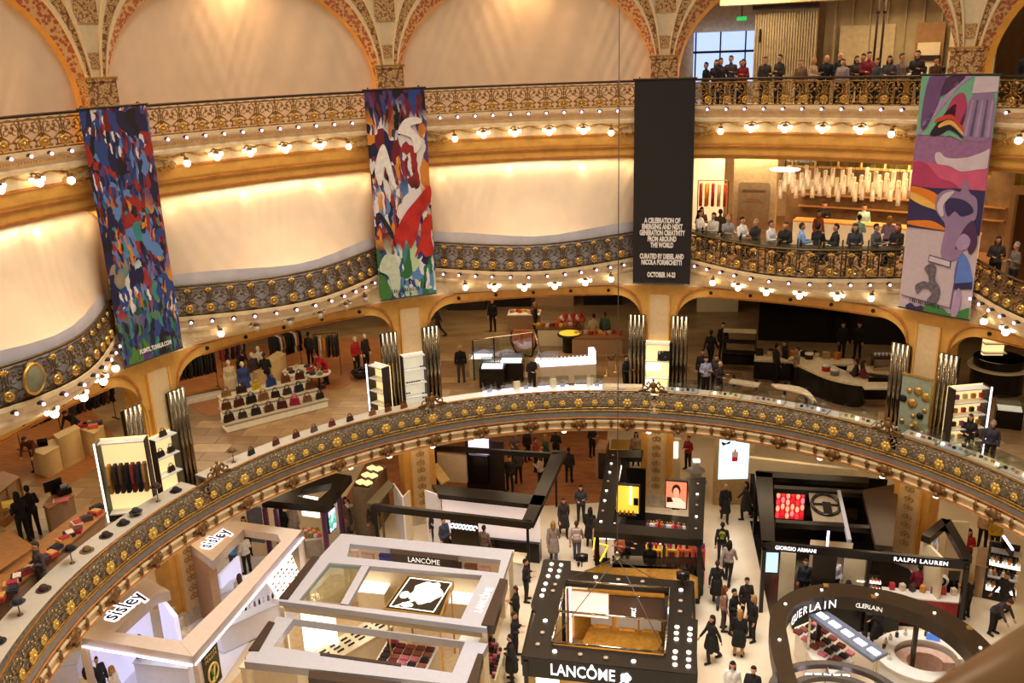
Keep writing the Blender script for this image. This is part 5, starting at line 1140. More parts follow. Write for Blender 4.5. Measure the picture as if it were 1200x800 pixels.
for i in range(6):
    for j in range(4): p = a.lerp(b_, .1 + .16 * i) + n_ * .09; lk.mesh('lipstick_print', ovs[(i * 3 + j * 2 + i * j) % 4], (p.x, p.y, 1.45 + .29 * j + .1 * (i % 2)))
lk.mb(MB().beam(Vector((*((a + b_) / 2).xy, 1.25)), Vector((*((a + b_) / 2).xy, 1.27)), .3, .02), 'bracket', black)
for a in ((888, 554), (896, 636), (1016, 562), (1134, 658), (1020, 640)): k.post('post', black, W(*a, z), 0, z - .25, .14)
pxctr('black counter along the rear of the black right kiosk', [(905, 590), (1005, 596), (1005, 608), (905, 602)], 1.1, black, M('dark_gloss_top', (44, 34, 28), .15))
pxctr('cream counter under the emblem of the black right kiosk', [(950, 632), (1000, 636), (998, 648), (948, 644)], 1.1, ivory, ivory)
counter('dark front counter of the black right kiosk with lit goods', 6.3, 9.8, 7.5, 8.1, 1.05, body=black, top=ivory)
bottles('small %s bottle on the dark front counter of the right kiosk', 'bottles on the right kiosk counter', (6.8, 7.7, 0), (9.6, 7.7, 0), 16, 1.05, ['clear', 'rose', 'dark', 'amber'], 1.2)
lightbox('light blue video screen at the left front of the black right kiosk', [(893, 644), (913, 645)], 2.15, 1.25, .1, M('pale_blue_screen', (170, 206, 236), .3, emit=1.5), 'screen', black, 'video_screen')
for i, (xa, xb, zt, mt, lb) in enumerate([(915, 933, 2.1, ivory, 'ivory panel beside the light blue screen'), (953, 981, 2.2, dark, 'dark brown panel under the black fascia'), (990, 1018, 2.1, ivory, 'lit ivory panel under the two brand names')]):
    a, b_ = W(xa, 646 + (xa - 915) * .09, zt), W(xb, 646 + (xb - 915) * .09, zt); kk = K('panel_stand', lb, 'panel', ((a + b_) / 2).xy.to_3d()); kk.wall('panel', mt, a, b_, .1, zt, .1); kk.wall('base', black, a, b_, 0, .1, .3)
kk = K('light_column', 'slim violet-white light column under the black fascia', 'light', W(966, 690, 0)); kk.post('tube', cool_lit, W(966, 680, 0), .1, 2.2, .07); kk.post('foot', black, W(966, 680, 0), 0, .1, .2)
kk = K('bottle_cabinet', 'dark cabinet with rows of red and gold bottles right of the brand fascia', 'cabinet', W(1015, 700, 0)); a, b_ = W(1003, 668, 1.5), W(1031, 671, 1.5)
kk.wall('back_panel', black, a, b_, 0, 1.5, .3)
for j in range(3):
    kk.mb(MB().beam(Vector((a.x, a.y - .2, .7 + .28 * j)), Vector((b_.x, b_.y - .2, .7 + .28 * j)), .2, .03), 'shelf', white_lit)
    bottles('little %s bottle on the lit shelves of the dark cabinet', 'bottles in the dark cabinet', (a.x, a.y - .2, 0), (b_.x, b_.y - .2, 0), 7, .7 + .28 * j, ['red', 'rose', 'amber'], .8)
struct(put('floor_darkening_right', slab([[(5.7, 8.3), (11.6, 7.8), (11.2, 14.6), (6.0, 15.0)]], 0, .02, M('dark_interior_pad', (30, 24, 20), .2), 'floor_darkening_right')))  # black pad added over the marble so the kiosk interior reads dark
struct(put('floor_darkening_centre', slab([[(.3, 9.2), (3.4, 9.2), (3.7, 15.2), (.3, 15.8)]], 0, .02, MATS['dark_interior_pad'], 'floor_darkening_centre')))  # same added pad: the centre kiosk's dark interior put into floor colour
# the gabled corner and its counter
k = K('gabled_booth', 'cream booth with a black gabled frame near the rightmost pillar', 'booth', W(1110, 680, 0))
for a, b_ in (((1085, 628), (1109, 608)), ((1109, 608), (1134, 652))): k.beam('gable_beam', black, W(*a, 2.9), W(*b_, 2.9), .3, .25)
k.pxwall('cream_wall', ivory, (1112, 610), (1136, 611), 0, 2.7, .1); k.pxwall('cream_wall', ivory, (1081, 630), (1106, 655), 0, 2.6, .1); k.pxwall('colour_panel', ramp_mat('confetti_print', [(.2, (220, 90, 110)), (.4, (240, 220, 120)), (.55, (90, 160, 190)), (.7, (236, 230, 220))], 'cells', 6, .5, const=True, emit=.3), (1093, 632), (1101, 622), .8, 2.6, .06)
k.post('post', black, W(1134, 653, 2.9), 0, 2.65, .12)
kt = pxctr('white and red front counter of the gabled booth with small goods', [(1033, 687), (1130, 696), (1126, 706), (1036, 697)], 1.05, M('red_blue_panel', (160, 40, 50), .4), white)
for i in range(7): p = W(1045 + 12 * i, 690 + i * 1.1, 1.05); kt.box('goods_box', M('packet_%d' % (i % 5), (0, 0, 0)), p + Vector((0, 0, .12)), (.16, .16, .24), .3 * i)
kk = K('logo_disc', 'white round counter sign with a dark ring on the gabled booth counter', 'sign', W(1101, 690, 1.05)); p = W(1101, 690, 1.05); kk.mb(MB().lathe([(.26, 0), (.26, .05), (.0, .05)], 20, p + Vector((0, 0, .34)), 'y'), 'disc', white, True); kk.mb(MB().tube([p + Vector((.13 * cos(q * pi / 8), -.07, .34 + .13 * sin(q * pi / 8))) for q in range(16)], .04, 6, True), 'ring', black, True); kk.box('foot', white, p + Vector((0, 0, .03)), (.2, .14, .06))
pxctr('tall dark till desk at the right end of the gabled booth', [(1112, 668), (1126, 669), (1124, 680), (1110, 679)], 1.35, black, black)
k = K('perfume_shelf', 'dark shelving with bottles and violet tubes at the right edge', 'shelf', W(1185, 690, 0)); a, b_ = W(1160, 633, 2.3), W(1196, 640, 2.3)
k.wall('back_panel', black, a, b_, 0, 2.3, .1)
for j in range(4): k.mb(MB().beam(Vector((a.x, a.y - .2, .6 + .5 * j)), Vector((b_.x, b_.y - .2, .6 + .5 * j)), .4, .04), 'shelf', [white_lit, grey][j % 2])
k.beam('light_tube', cool_lit, W(1176, 627, 2.6), W(1187, 643, 2.6), .06, .06); k.beam('tube_bracket', black, W(1176, 627, 2.55), W(1187, 643, 2.55), .1, .3)
for j in range(3): bottles('%s bottle on the dark shelving at the right edge', 'bottles on the right edge shelving', (a.x, a.y - .2, 0), (b_.x, b_.y - .2, 0), 7, .6 + .5 * j, ['clear', 'amber', 'dark'], 1.3)
pxctr('beige low cabinet beside the dark shelving', [(1146, 640), (1160, 642), (1158, 664), (1143, 662)], 1.3, champ2, champ2)

# ---- the oval kiosk
z = 2.9
def smooth(pts, n=4):
    o = []; m = len(pts)
    for i in range(m):
        p0, p1, p2, p3 = [Vector(pts[(i + j - 1) % m]) for j in range(4)]
        for q in range(n):
            t_ = q / n; o.append(.5 * ((2 * p1) + (p2 - p0) * t_ + (2 * p0 - 5 * p1 + 4 * p2 - p3) * t_ ** 2 + (3 * p1 - p0 - 3 * p2 + p3) * t_ ** 3))
    return o
OUT = smooth([W(*p, z) for p in [(902, 745), (904, 715), (920, 697), (945, 687), (980, 683), (1020, 688), (1060, 697), (1100, 712), (1135, 732), (1165, 760), (1190, 800), (1190, 860), (1100, 900), (1000, 880), (930, 830), (910, 785)]])
INN = smooth([W(*p, z) for p in [(925, 755), (921, 728), (929, 712), (950, 702), (980, 698), (1015, 702), (1055, 712), (1090, 725), (1120, 745), (1145, 775), (1160, 810), (1160, 850), (1090, 880), (1010, 865), (950, 825), (932, 790)]])
umber = M('umber_gloss', (50, 36, 22), .3, var=.15)
k = K('perfume_kiosk', 'oval dark brown ring canopy with white lettering, lower right', 'kiosk', W(1000, 790, 0))
k.poly('ring_canopy', umber, OUT, z, .45, [INN])
cI = near(INN)
def lettering_arc(txt, pts, size, zc, inner=True):
    d = [0.0]
    for a, b_ in zip(pts, pts[1:]): d.append(d[-1] + (b_ - a).length)
    for i, ch in enumerate(txt):
        s_ = d[-1] * (i + .5) / len(txt); j = max(q for q in range(len(d)) if d[q] <= s_); j = min(j, len(pts) - 2); u = (s_ - d[j]) / (d[j + 1] - d[j]); p = pts[j].lerp(pts[j + 1], u); t_ = (pts[j + 1] - pts[j]).normalized(); nn = Vector((t_.y, -t_.x, 0))
        yield ch, Vector((p.x, p.y, zc)) + nn * .03, t_, nn
la = [W(*p, z) for p in [(927, 722), (934, 713), (944, 707), (956, 703), (969, 701), (980, 699.5)]]
for ch, p, t_, nn in lettering_arc('GUERLAIN', la, .3, z - .22): k.text(ch, lit_w, .4, p, t_, (0, 0, 1), .9)
lb_ = [W(*p, z) for p in [(1004, 702), (1014, 703), (1024, 705), (1034, 707.5)]]
for ch, p, t_, nn in lettering_arc('GUERLAIN', lb_, .2, z - .2): k.text(ch, wl, .22, p, t_, (0, 0, 1), .9)
for i in range(9):
    p = OUT[(i * 7) % len(OUT)].lerp(INN[(i * 7) % len(INN)], .5); k.mesh('roof_spot', dml, (p.x, p.y, z + .005), 0, (.5, .5, 1))
for i in (2, 14, 26, 38, 50): p = OUT[i].lerp(INN[i], .5); k.post('post', umber, p, 0, z - .4, .12)
for p in ((968, 685), (1024, 698), (1136, 735)): k.beam('gold_plate', gilt, W(p[0] - 3, p[1], z + .03), W(p[0] + 3, p[1] + .5, z + .03), .2, .03)
q = [(947, 719), (967, 714), (1041, 764), (1023, 773)]
k = K('light_bar', 'long pale blue-grey bar with five glowing squares under the oval canopy', 'light fitting', W(995, 770, 0)); k.pxpoly('bar', M('blue_grey_metal', (128, 136, 160), .35, .3), q, 2.35, .1)
for i in range(5): c_ = near([W(*p, 2.35) for p in q]); s_ = W(957, 716.5, 2.36).lerp(W(1032, 768.5, 2.36), (i + .5) / 5); k.mb(MB().box(s_, (.34, .2, .03), atan2((W(1032, 768, 2.36) - W(957, 716, 2.36)).y, (W(1032, 768, 2.36) - W(957, 716, 2.36)).x)), 'light_square', white_lit)
for a in ((950, 719), (1030, 767)): k.post('support', chrome, W(*a, 2.3), 0, 2.25, .06)
kt = pxctr('white slanting counter with red and white make-up trays under the oval canopy', [(931, 735), (948, 728), (1000, 775), (975, 790), (950, 770)], 1.0, white, white)
for i in range(5):
    for j in range(4): p = W(936, 735, 1.0).lerp(W(985, 778, 1.0), (i + .5) / 5) + (W(950, 731, 1.0) - W(936, 737, 1.0)) * (j - .8) * .5; kt.box('make_up_tray', M('tray_%d' % ((i * 3 + j) % 6), (0, 0, 0)), p + Vector((0, 0, .04)), (.24, .2, .08), -.8)
kr = K('round_counter', 'round white counter with pinkish inner desk and small bottles', 'counter', W(1085, 790, 0)); cc = W(1085, 768, .95)
ringp = lambda r0, a0, a1, n=26: [(cc.x + r0 * cos(radians(a0 + (a1 - a0) * i / n)), cc.y + r0 * .85 * sin(radians(a0 + (a1 - a0) * i / n))) for i in range(n + 1)]
kr.poly('body', white, ringp(1.45, -10, 290) + ringp(1.0, 290, -10), .93, .9); kr.poly('worktop', white, ringp(1.52, -10, 290) + ringp(.92, 290, -10), .97, .04)
kr.poly('inner_desk', M('pale_pink_desk', (226, 190, 170), .4), ringp(.9, 0, 280) + ringp(.55, 280, 0), .72, .7)
kr.box('till_screen', M('blue_till_screen', (80, 120, 200), .3, emit=.8), (cc.x + .45, cc.y + .75, 1.1), (.4, .04, .22), -.3)
for i in range(12):
    a_ = radians(30 + 15 * i); t_ = thing('perfume_bottle', 'stout bottle along the back rim of the round white counter', 'bottle', (cc.x + 1.22 * cos(a_), cc.y + 1.03 * sin(a_), .97), 0, 'bottles on the round counter'); t_.scale = (1.4, 1.4, 1.1); put('glass', GOODS['dark' if i % 3 == 0 else 'clear'][0], t_); put('cap', GOODS['amber'][1], t_)
k = K('ring_canopy', 'grey double hoop canopy at the bottom edge below the oval canopy', 'canopy', W(985, 830, 0)); c2 = W(980, 815, 2.7)
for r_, zz, w_ in ((1.75, 2.75, .22), (1.3, 2.6, .2)): k.poly('hoop', M('grey_hoop_metal', (104, 98, 92), .3, .4), [(c2.x + r_ * cos(i * pi / 24), c2.y + r_ * .8 * sin(i * pi / 24)) for i in range(48)], zz, .15, [[(c2.x + (r_ - w_) * cos(i * pi / 24), c2.y + (r_ - w_) * .8 * sin(i * pi / 24)) for i in range(48)]])
for i in range(6): a_ = i * pi / 3 + .5; k.mb(MB().tube([(c2.x + 1.2 * cos(a_), c2.y + .96 * sin(a_), 2.62), (c2.x + 1.65 * cos(a_), c2.y + 1.32 * sin(a_), 2.7)], .03, 5), 'spoke', chrome); k.post('leg', chrome, (c2.x + 1.64 * cos(a_), c2.y + 1.31 * sin(a_)), 0, 2.65, .05)
for i in range(5): k.mb(MB().box((c2.x - .5 + .25 * i, c2.y + .98, 2.55), (.18, .05, .12)), 'lit_window', cool_lit)

# ---- white-walled booth, left of centre
z = 2.6
k = K('perfume_kiosk', 'black framed booth with bright white shelves beside the aisle', 'kiosk', W(560, 630, 0))
k.pxwall('front_beam', blackr, (437, 590), (622, 611), z - .28, z, .16); k.pxpoly('side_beam', blackr, [(612, 609), (625, 612), (664, 528), (648, 527)], z, .25); k.pxwall('rear_beam', blackr, (508, 522), (655, 531), z - .22, z, .16); k.pxpoly('roof_band', blackr, [(506, 567), (640, 581), (634, 592), (514, 579)], z, .2)
k.pxwall('lit_wall', M('white_pink_lightwall', (250, 232, 228), .5, emit=.4), (518, 582), (632, 593), .85, z - .2, .1); k.wall('base_cabinet', black, W(518, 582, z - .2), W(632, 593, z - .2), 0, .85, .4)
k.pxwall('side_panel', coolw, (498, 574), (516, 580), 0, z - .1, .06)
for a in ((440, 591), (618, 610), (510, 524), (651, 530)): k.post('post', black, W(*a, z), 0, z - .2, .1)
pa, pb = W(519, 584, 2.1), W(632, 595, 2.1)
for j in range(4): k.mb(MB().beam(Vector((pa.x, pa.y - .2, 1.0 + .36 * j)), Vector((pb.x, pb.y - .2, 1.0 + .36 * j)), .24, .05), 'shelf', M('rosy_shelf', (214, 186, 186), .4))
for i, (f0, f1, zz) in enumerate([(.1, .35, 1.55), (.55, .7, 1.5), (.12, .36, 1.0)]): k.mb(MB().beam(pa.lerp(pb, f0) + Vector((0, -.32, zz - 2.1)), pa.lerp(pb, f1) + Vector((0, -.32, zz - 2.1)), .06, .34), 'dark_drawer', black)
for j in range(3): bottles('small %s bottle on the bright white booth shelves', 'bottles on the white booth shelves', pa.lerp(pb, .55) + Vector((0, -.2, 0)), pa.lerp(pb, .98) + Vector((0, -.2, 0)), 12, 1.0 + .36 * j, ['dark', 'clear', 'violet', 'rose'], .8)
pxctr('white counter with small goods in front of the white shelves', [(560, 641), (618, 648), (612, 660), (555, 652)], 1.0, white, ivory)
kk = K('fashion_sign', 'white script style sign on a black board inside the white booth', 'sign', W(540, 625, 0)); a, b_ = W(528, 609, 2.0), W(560, 613, 2.0); kk.wall('board', black, a, b_, .9, 2.0, .08); d = (b_ - a)
for i in range(7): p = a + d * ((i + .6) / 7.4) + Vector((0, -.07, -.2)); kk.mb(MB().tube([p + Vector((.1 * cos(q * .8), 0, .09 * sin(q * .8))) for q in range(7)], .03, 5), 'sign_flourish', lit_w)
# rear shop with glowing screen
k = K('shop_booth', 'dark rear booth with a lilac lit screen and pale counter', 'booth', W(570, 570, 0)); k.pxwall('back_wall', dark, (545, 515), (590, 517), 0, 2.6, .1); k.pxwall('lit_screen', M('lilac_screen', (230, 200, 236), .4, emit=1.6), (549, 513), (572, 515), 1.9, 2.7, .16); k.pxwall('light_panel', ivory, (512, 531), (546, 534), .9, 2.2, .2); k.pxwall('counter', ivory, (528, 572), (588, 578), 0, 1.0, .4)
k.pxwall('dark_shelf', black, (547, 531), (572, 533), .6, 2.0, .3)
# sandy sign board near the second pillar
k = K('sign_board', 'sand coloured tilted board beside the second pillar', 'board', W(515, 575, 0)); q = [W(502, 546, 2.2), W(513, 543, 2.2), W(527, 562, 1.7), W(517, 567, 1.7)]; nr = Vector((0, 0, .04)); k.mb(MB().hexa([p - nr for p in q], [p + nr for p in q]), 'board', M('sand_board', (206, 176, 110), .5)); k.post('leg', bronze, near(q), 0, 1.9, .08)

# ---- purple trimmed kiosk
z = 2.6
pur = M('purple_lacquer', (86, 36, 84), .3)
k = K('perfume_kiosk', 'dark canopied kiosk with purple posts behind the beige pavilion', 'kiosk', W(350, 640, 0))
k.pxpoly('roof_frame', blackr, [(306, 586), (330, 573), (392, 554), (412, 557), (382, 593)], z, .3, [[(348, 581), (356, 572), (389, 566), (388, 572), (372, 586)]])
for a in ((378, 592), (309, 587), (322, 588), (396, 570)): k.post('purple_post', pur, W(*a, z), 0, z - .3, .16)
k.pxwall('grey_screen', M('slate_screen', (96, 100, 116), .25), (288, 592), (305, 594), .6, 2.2, .1); k.pxwall('lit_panel', white_lit, (352, 580), (372, 583), 1.4, 2.3, .08)
lightbox('teal and violet video screen on a purple post', [(383, 599), (391, 592)], 2.2, 1.2, .08, ramp_mat('teal_violet_video', [(.2, (30, 140, 110)), (.45, (60, 180, 150)), (.55, (236, 226, 250)), (.7, (140, 70, 170))], 'noise', 4, .4, emit=1.2), 'screen', black, 'video_screen')
kt = pxctr('slim-legged table piled with colourful flower packs by the purple kiosk', [(354, 622), (374, 620), (377, 630), (357, 633)], .85, M('table_glass', (170, 160, 150), .2), white, name='side_table', cat='table')
for i in range(16): p = W(357 + 5 * (i % 4) + (i // 4), 622 + 2.4 * (i // 4), .85); kt.mb(MB().ball(p + Vector((0, 0, .07)), .1, 6), 'flower_pack', M('bloom_%d' % (i % 5), [(226, 90, 120), (240, 200, 110), (220, 120, 60), (110, 150, 90), (236, 220, 220)][i % 5], .6), True)
kk = K('plush_display', 'white and blue plush toys heaped on a white plinth right of the purple kiosk', 'display', W(405, 625, 0)); kk.pxwall('plinth', white, (394, 600), (410, 590), 0, 1.1, .5)
for i in range(8): p = W(397 + 3 * (i % 4), 592 - 3.5 * (i // 4) , 1.35); kk.mb(MB().ball(p + Vector((0, 0, 0)), .16, 7), 'plush_toy', M('plush_%d' % (i % 3), [(240, 236, 240), (60, 70, 130), (200, 50, 60)][i % 3], .8), True)
# ---- grey-brown booth
k = K('storage_booth', 'closed taupe booth with lit display top beside the second pillar', 'booth', W(432, 605, 0)); tp_ = M('taupe_panel', (122, 104, 82), .5)
q = [W(*p, 2.3) for p in ((412, 571), (432, 574), (453, 546), (434, 543))]; k.poly('body', tp_, q, 2.3, 2.28); c_ = near(q); k.poly('top_tray', dark, [c_ + (p - c_) * .85 for p in q], 2.36, .06)
for i in range(6): p = q[0].lerp(q[1], .35 + .4 * (i % 2)).lerp(q[3].lerp(q[2], .35 + .4 * (i % 2)), (i // 2 + .6) / 3.4); k.box('lit_case', M('warm_case_light', (250, 214, 150), .5, emit=1.2), p + Vector((0, 0, .1)), (.3, .3, .08), -.7)
k = K('corner_screen', 'white folding screens with green print by the second pillar', 'screen', W(465, 615, 0)); k.pxwall('screen_leaf', coolw, (461, 566), (472, 582), .2, 2.4, .06); k.pxwall('screen_leaf', ivory, (472, 582), (480, 574), .2, 2.3, .06); k.pxwall('print_panel', M('green_print', (120, 160, 80), .5), (473, 582), (478, 577), 1.6, 2.2, .08); k.pxpoly('tilted_roof', M('olive_panel', (108, 96, 64), .4), [(430, 588), (441, 592), (462, 568), (455, 562)], 2.45, .06); k.post('post', bronze, W(446, 578, 2.4), 0, 2.4, .08)
# ---- lit advertising wall
k = K('advert_wall', 'cream wall slab carrying a tall pale blue perfume screen', 'wall panel', W(857, 592, 0)); a, b_ = W(835, 590, 0), W(880, 589, 0)
k.wall('slab', M('cream_slab', (196, 164, 116), .5), a, b_, 0, 4.4, .25); d = b_ - a; n_ = Vector((d.y, -d.x, 0)).normalized() * .14
k.wall('screen', M('pale_blue_advert', (206, 236, 244), .3, emit=1.3), a + d * .1 + n_, b_ - d * .14 + n_, 1.25, 4.2, .03)
fx = d.normalized(); fo = a + d * .5 + n_ * 1.25; redi = M('red_ink', (196, 30, 50), .4, emit=.4); inkb = M('dark_blue_ink', (30, 30, 60), .4)
fo.z = 2.2; fl2(k, 'bottle_print', redi, [(-.12, -.1), (-.12, .1), (.12, .1), (.12, -.1)], fo); fl2(k, 'bottle_print', coolw, [(-.13, .1), (-.13, .35), (.13, .35), (.13, .1)], fo); fl2(k, 'bottle_cap_print', redi, [(-.05, .35), (0, .52), (.05, .35)], fo)
for dx, dz, s_ in ((-.4, .75, .22), (-.15, .95, .16), (.2, 1.15, .25)): fl2(k, 'butterfly_print', inkb, [(dx - s_, dz + s_ * .4), (dx, dz), (dx + s_, dz + s_ * .7), (dx + s_ * .7, dz - s_ * .1), (dx, dz - s_ * .2), (dx - s_ * .6, dz - s_ * .5)], fo)
k = K('fascia_shop', 'low shopfront with a long cream fascia and small screens under the ring', 'shopfront', W(960, 580, 0)); k.pxwall('fascia', ivory, (878, 535), (1005, 550), 2.2, 2.9, .2); k.pxwall('dark_wall', black, (880, 548), (1040, 562), 0, 2.2, .1)
for x in (922, 945, 968): k.pxwall('small_screen', [white_lit, MATS['pale_blue_screen'], white_lit][(x - 922) // 23], (x - 5, 549 + (x - 922) * .06), (x + 5, 550 + (x - 922) * .06), 1.7, 2.1, .2)
# timber cabinets at the back of the parquet
for i, (xa, xb, lb) in enumerate([(700, 712, 'tall timber cabinet at the back of the red parquet'), (716, 738, 'dark cabinet with gilt top beside the timber cabinet')]):
    kk = K('cabinet', lb, 'cabinet', W((xa + xb) / 2, 555, 0)); a, b_ = W(xa, 520, 1.7), W(xb, 521, 1.7); kk.wall('body', [champ2, black][i], a, b_, 0, 1.65, 1.0); kk.wall('top', [champ2, gilt][i], a, b_, 1.65, 1.7, 1.1); kk.wall('door', dark, a + (b_ - a) * .1 - Vector((0, .55, 0)), b_ - (b_ - a) * .1 - Vector((0, .55, 0)), .2, 1.5, .04)
# dim perfume hall behind the middle pillar
for i, (x, y, lb, m_) in enumerate([(790, 560, 'tall lit tester tower behind the middle pillar', white_lit), (815, 575, 'round tiered grey stand behind the centre kiosk', grey)]):
    p = W(x, y, 0); kk = K('display_tower', lb, 'display', p); kk.mb(MB().lathe([(.35, 0), (.35, .4), (.5, .45), (.5, .5), (.25, .55), (.25, .95), (.4, 1.0), (.4, 1.05), (.15, 1.1), (.15, 1.5)], 14, p) if i else MB().box(p + Vector((0, 0, 1)), (.5, .3, 2.0)), 'body', m_ if i else ivory, bool(i)); kk.box('lit_band', white_lit, p + Vector((0, -.17 if not i else 0, 1.5)), (.25, .05, .8) if not i else (.3, .3, .06))

# ---- people on the ground floor
G = lambda *a, **kw: person(*a, **kw)
B_, W_, GR = (28, 24, 24), (226, 220, 212), (96, 92, 92)
G('man in black suit leaning by the grey kiosk, seen from the side', (617, 704), 80, 'hold', B_, B_)
G('man in black suit and white shirt near the right edge of the grey kiosk', (606, 738), -100, 'hold', B_, B_, 'brown')
G('person in black jacket with both hands raised beside the tester rack', (604, 770), 70, 'hold', B_, B_, 'brown')
G('person in long black coat at the bottom beside the tester rack', (600, 798), -90, 'hold', B_, B_, 'black', coat=True)
G('woman in grey striped coat walking away on the aisle', (649, 657), 180, 'walk', (146, 130, 118), (60, 64, 88), 'blond', True, True)
G('person in pinkish hooded jacket with a backpack walking away', (676, 657), 175, 'walk', (172, 140, 126), (84, 90, 112), 'brown')
G('woman in dark coat facing the camera on the aisle', (661, 628), 10, 'walk', (52, 42, 36), (36, 30, 28), 'brown', True, True)
G('woman in black jacket with a white scarf near the parquet edge', (681, 612), 0, 'hold', (60, 54, 56), (40, 40, 46), 'black', True)
G('dark clothed person partly hidden left of the centre kiosk', (692, 640), 160, 'stand', B_, B_, 'black', True, True)
G('woman in beige and red standing at the centre kiosk corner', (698, 655), 90, 'stand', (190, 160, 130), (110, 30, 30), 'brown', True)
G('man in dark jacket standing on the red parquet, back turned', (667, 565), 170, 'stand', (36, 28, 26), B_, 'black')
G('bald man in black coat walking towards the camera', (849, 611), 5, 'walk', (30, 26, 26), (30, 28, 30), None, False, True)
G('woman in dark coat walking left beside the black right kiosk', (873, 608), -80, 'walk', (46, 40, 36), B_, 'black', True, True)
G('man in black jacket with a green skull print on his back', (845, 659), 180, 'walk', (34, 32, 28), (56, 54, 58), 'black')
G('woman in grey sweater and black trousers raising her arm', (853, 682), 170, 'walk', (168, 150, 136), B_, 'black', True)
G('man in long black coat with a handbag walking away', (839, 707), 175, 'walk', B_, (70, 66, 70), 'brown', False, True)
G('person with pink head scarf and beige jacket in the aisle group', (847, 738), 100, 'stand', (150, 110, 90), (60, 50, 50), 'red', True)
G('dark haired person in black near the back of the aisle group', (858, 742), 60, 'hold', B_, B_, 'black')
G('person in black jacket at the back of the aisle group', (873, 728), 20, 'stand', (34, 30, 28), B_, 'black')
G('blond woman in black at the right of the aisle group', (881, 750), -60, 'stand', B_, B_, 'blond', True)
G('blond woman in long black coat and tan boots, back turned', (865, 768), 175, 'stand', (22, 20, 20), (190, 150, 100), 'blond', True, True)
G('woman in black coat reaching out with one hand', (833, 775), -60, 'walk', B_, (40, 36, 38), 'black', True, True)
G('woman cut by the bottom edge right of the black kiosk', (856, 832), 0, 'stand', W_, GR, 'black', True)
G('man in black suit and white shirt at the bottom edge', (880, 838), -10, 'stand', B_, B_, 'black')
G('man in dark shirt serving at the right kiosk front counter', (941, 705), 0, 'stand', (44, 44, 56), B_, 'brown', z=0)
G('woman in white shirt behind the right kiosk counter', (975, 702), 10, 'stand', (214, 210, 214), B_, 'brown')
G('man in blue jacket behind the right kiosk counter', (994, 704), -30, 'hold', (60, 70, 130), B_, 'brown')
G('customer in dark red seen from behind at the gabled booth', (1073, 712), 180, 'hold', (120, 24, 34), B_, 'black')
G('customer in black seen from behind at the gabled booth', (1087, 714), 180, 'hold', (22, 20, 24), B_, 'black')
G('blond person in black suit standing at the right of the gabled booth', (1131, 724), -120, 'hold', B_, B_, 'blond', True)
G('woman in red sweater behind the gabled booth', (1130, 668), 0, 'hold', (170, 36, 44), B_, 'black', True)
G('person in cream jacket far right under the ring', (1150, 642), 170, 'stand', (216, 186, 150), B_, 'black')
G('woman with blond hair and yellow scarf far right under the ring', (1163, 650), 20, 'stand', (206, 170, 60), B_, 'blond', True)
G('man in dark clothes walking near the dark shelving', (1173, 722), -40, 'walk', (44, 40, 40), (44, 42, 48), 'brown')
G('person in grey jacket bending beside the dark shelving', (1162, 742), 60, 'lean', (60, 54, 54), B_, 'brown')
G('man in black coat inside the oval kiosk, leaning left', (1027, 760), -100, 'walk', (26, 24, 28), B_, 'black', False, True)
G('person in grey clothes inside the oval kiosk', (1018, 745), -150, 'hold', (80, 76, 74), B_, 'brown')
G('woman with pale skirt at the rear of the oval kiosk', (990, 732), 170, 'stand', B_, (180, 160, 140), 'black', True)
G('customer in sky blue jacket inside the beige pavilion', (276, 672), 150, 'hold', (96, 160, 210), (70, 76, 100), 'brown')
G('shop assistant in white shirt inside the beige pavilion', (291, 672), -150, 'hold', W_, B_, 'black')
G('woman in brown jacket at the back of the beige pavilion', (291, 650), 0, 'hold', (92, 78, 66), B_, 'brown', True)
G('man in dark jacket and red scarf under the front sign roof', (172, 797), 10, 'hold', (64, 54, 58), B_, 'black')
G('woman in white blouse at the bottom left, back turned', (111, 838), 160, 'stand', W_, B_, 'black', True)
G('man in dark suit between two women at the bottom left', (122, 824), 20, 'stand', (46, 44, 50), B_, 'brown')
G('blond woman in white top at the bottom left', (141, 836), 60, 'stand', W_, (40, 40, 48), 'blond', True)
G('woman in white behind the long beige beam', (287, 722), 150, 'stand', W_, B_, 'brown', True)
G('man in dark jacket walking away beside the taupe booth', (440, 631), 175, 'walk', (52, 44, 38), (36, 32, 32), 'black')
G('woman in grey coat by the plush toys', (408, 626), 60, 'stand', (120, 100, 88), GR, 'brown', True, True)
G('woman in black in front of the purple kiosk', (333, 636), 170, 'stand', B_, B_, 'black', True, True)
G('person in pale grey coat in front of the purple kiosk', (346, 634), 160, 'stand', (176, 160, 144), GR, 'brown', False, True)
G('seller in black behind the white shelves counter', (512, 640), 0, 'stand', (40, 32, 30), B_, 'brown')
G('customer in slate blue seated low at the white booth', (522, 652), 40, 'stand', (60, 66, 84), B_, 'brown')
G('customer in taupe top at the white booth counter', (569, 662), 150, 'stand', (120, 96, 80), B_, 'black')
G('seller in black by the bright bottle shelves', (606, 642), 160, 'stand', B_, B_, 'black')
G('grey haired person at the pale rear counter', (583, 572), 0, 'stand', (40, 36, 40), B_, 'grey')
G('dark haired person at the right of the pale rear counter', (598, 575), -20, 'stand', (44, 34, 34), B_, 'brown')
G('woman in dark clothes sitting in front of the centre kiosk', (735, 668), 60, 'hold', (40, 32, 32), B_, 'black', True)
G('person with pale jumper sitting by the centre kiosk front', (728, 668), -60, 'hold', (190, 110, 70), B_, 'brown', True)
G('dark haired person browsing the coloured shelf units', (761, 684), 180, 'stand', B_, B_, 'black')
G('seller in black behind the coloured shelf units', (772, 655), 0, 'stand', B_, B_, 'brown')
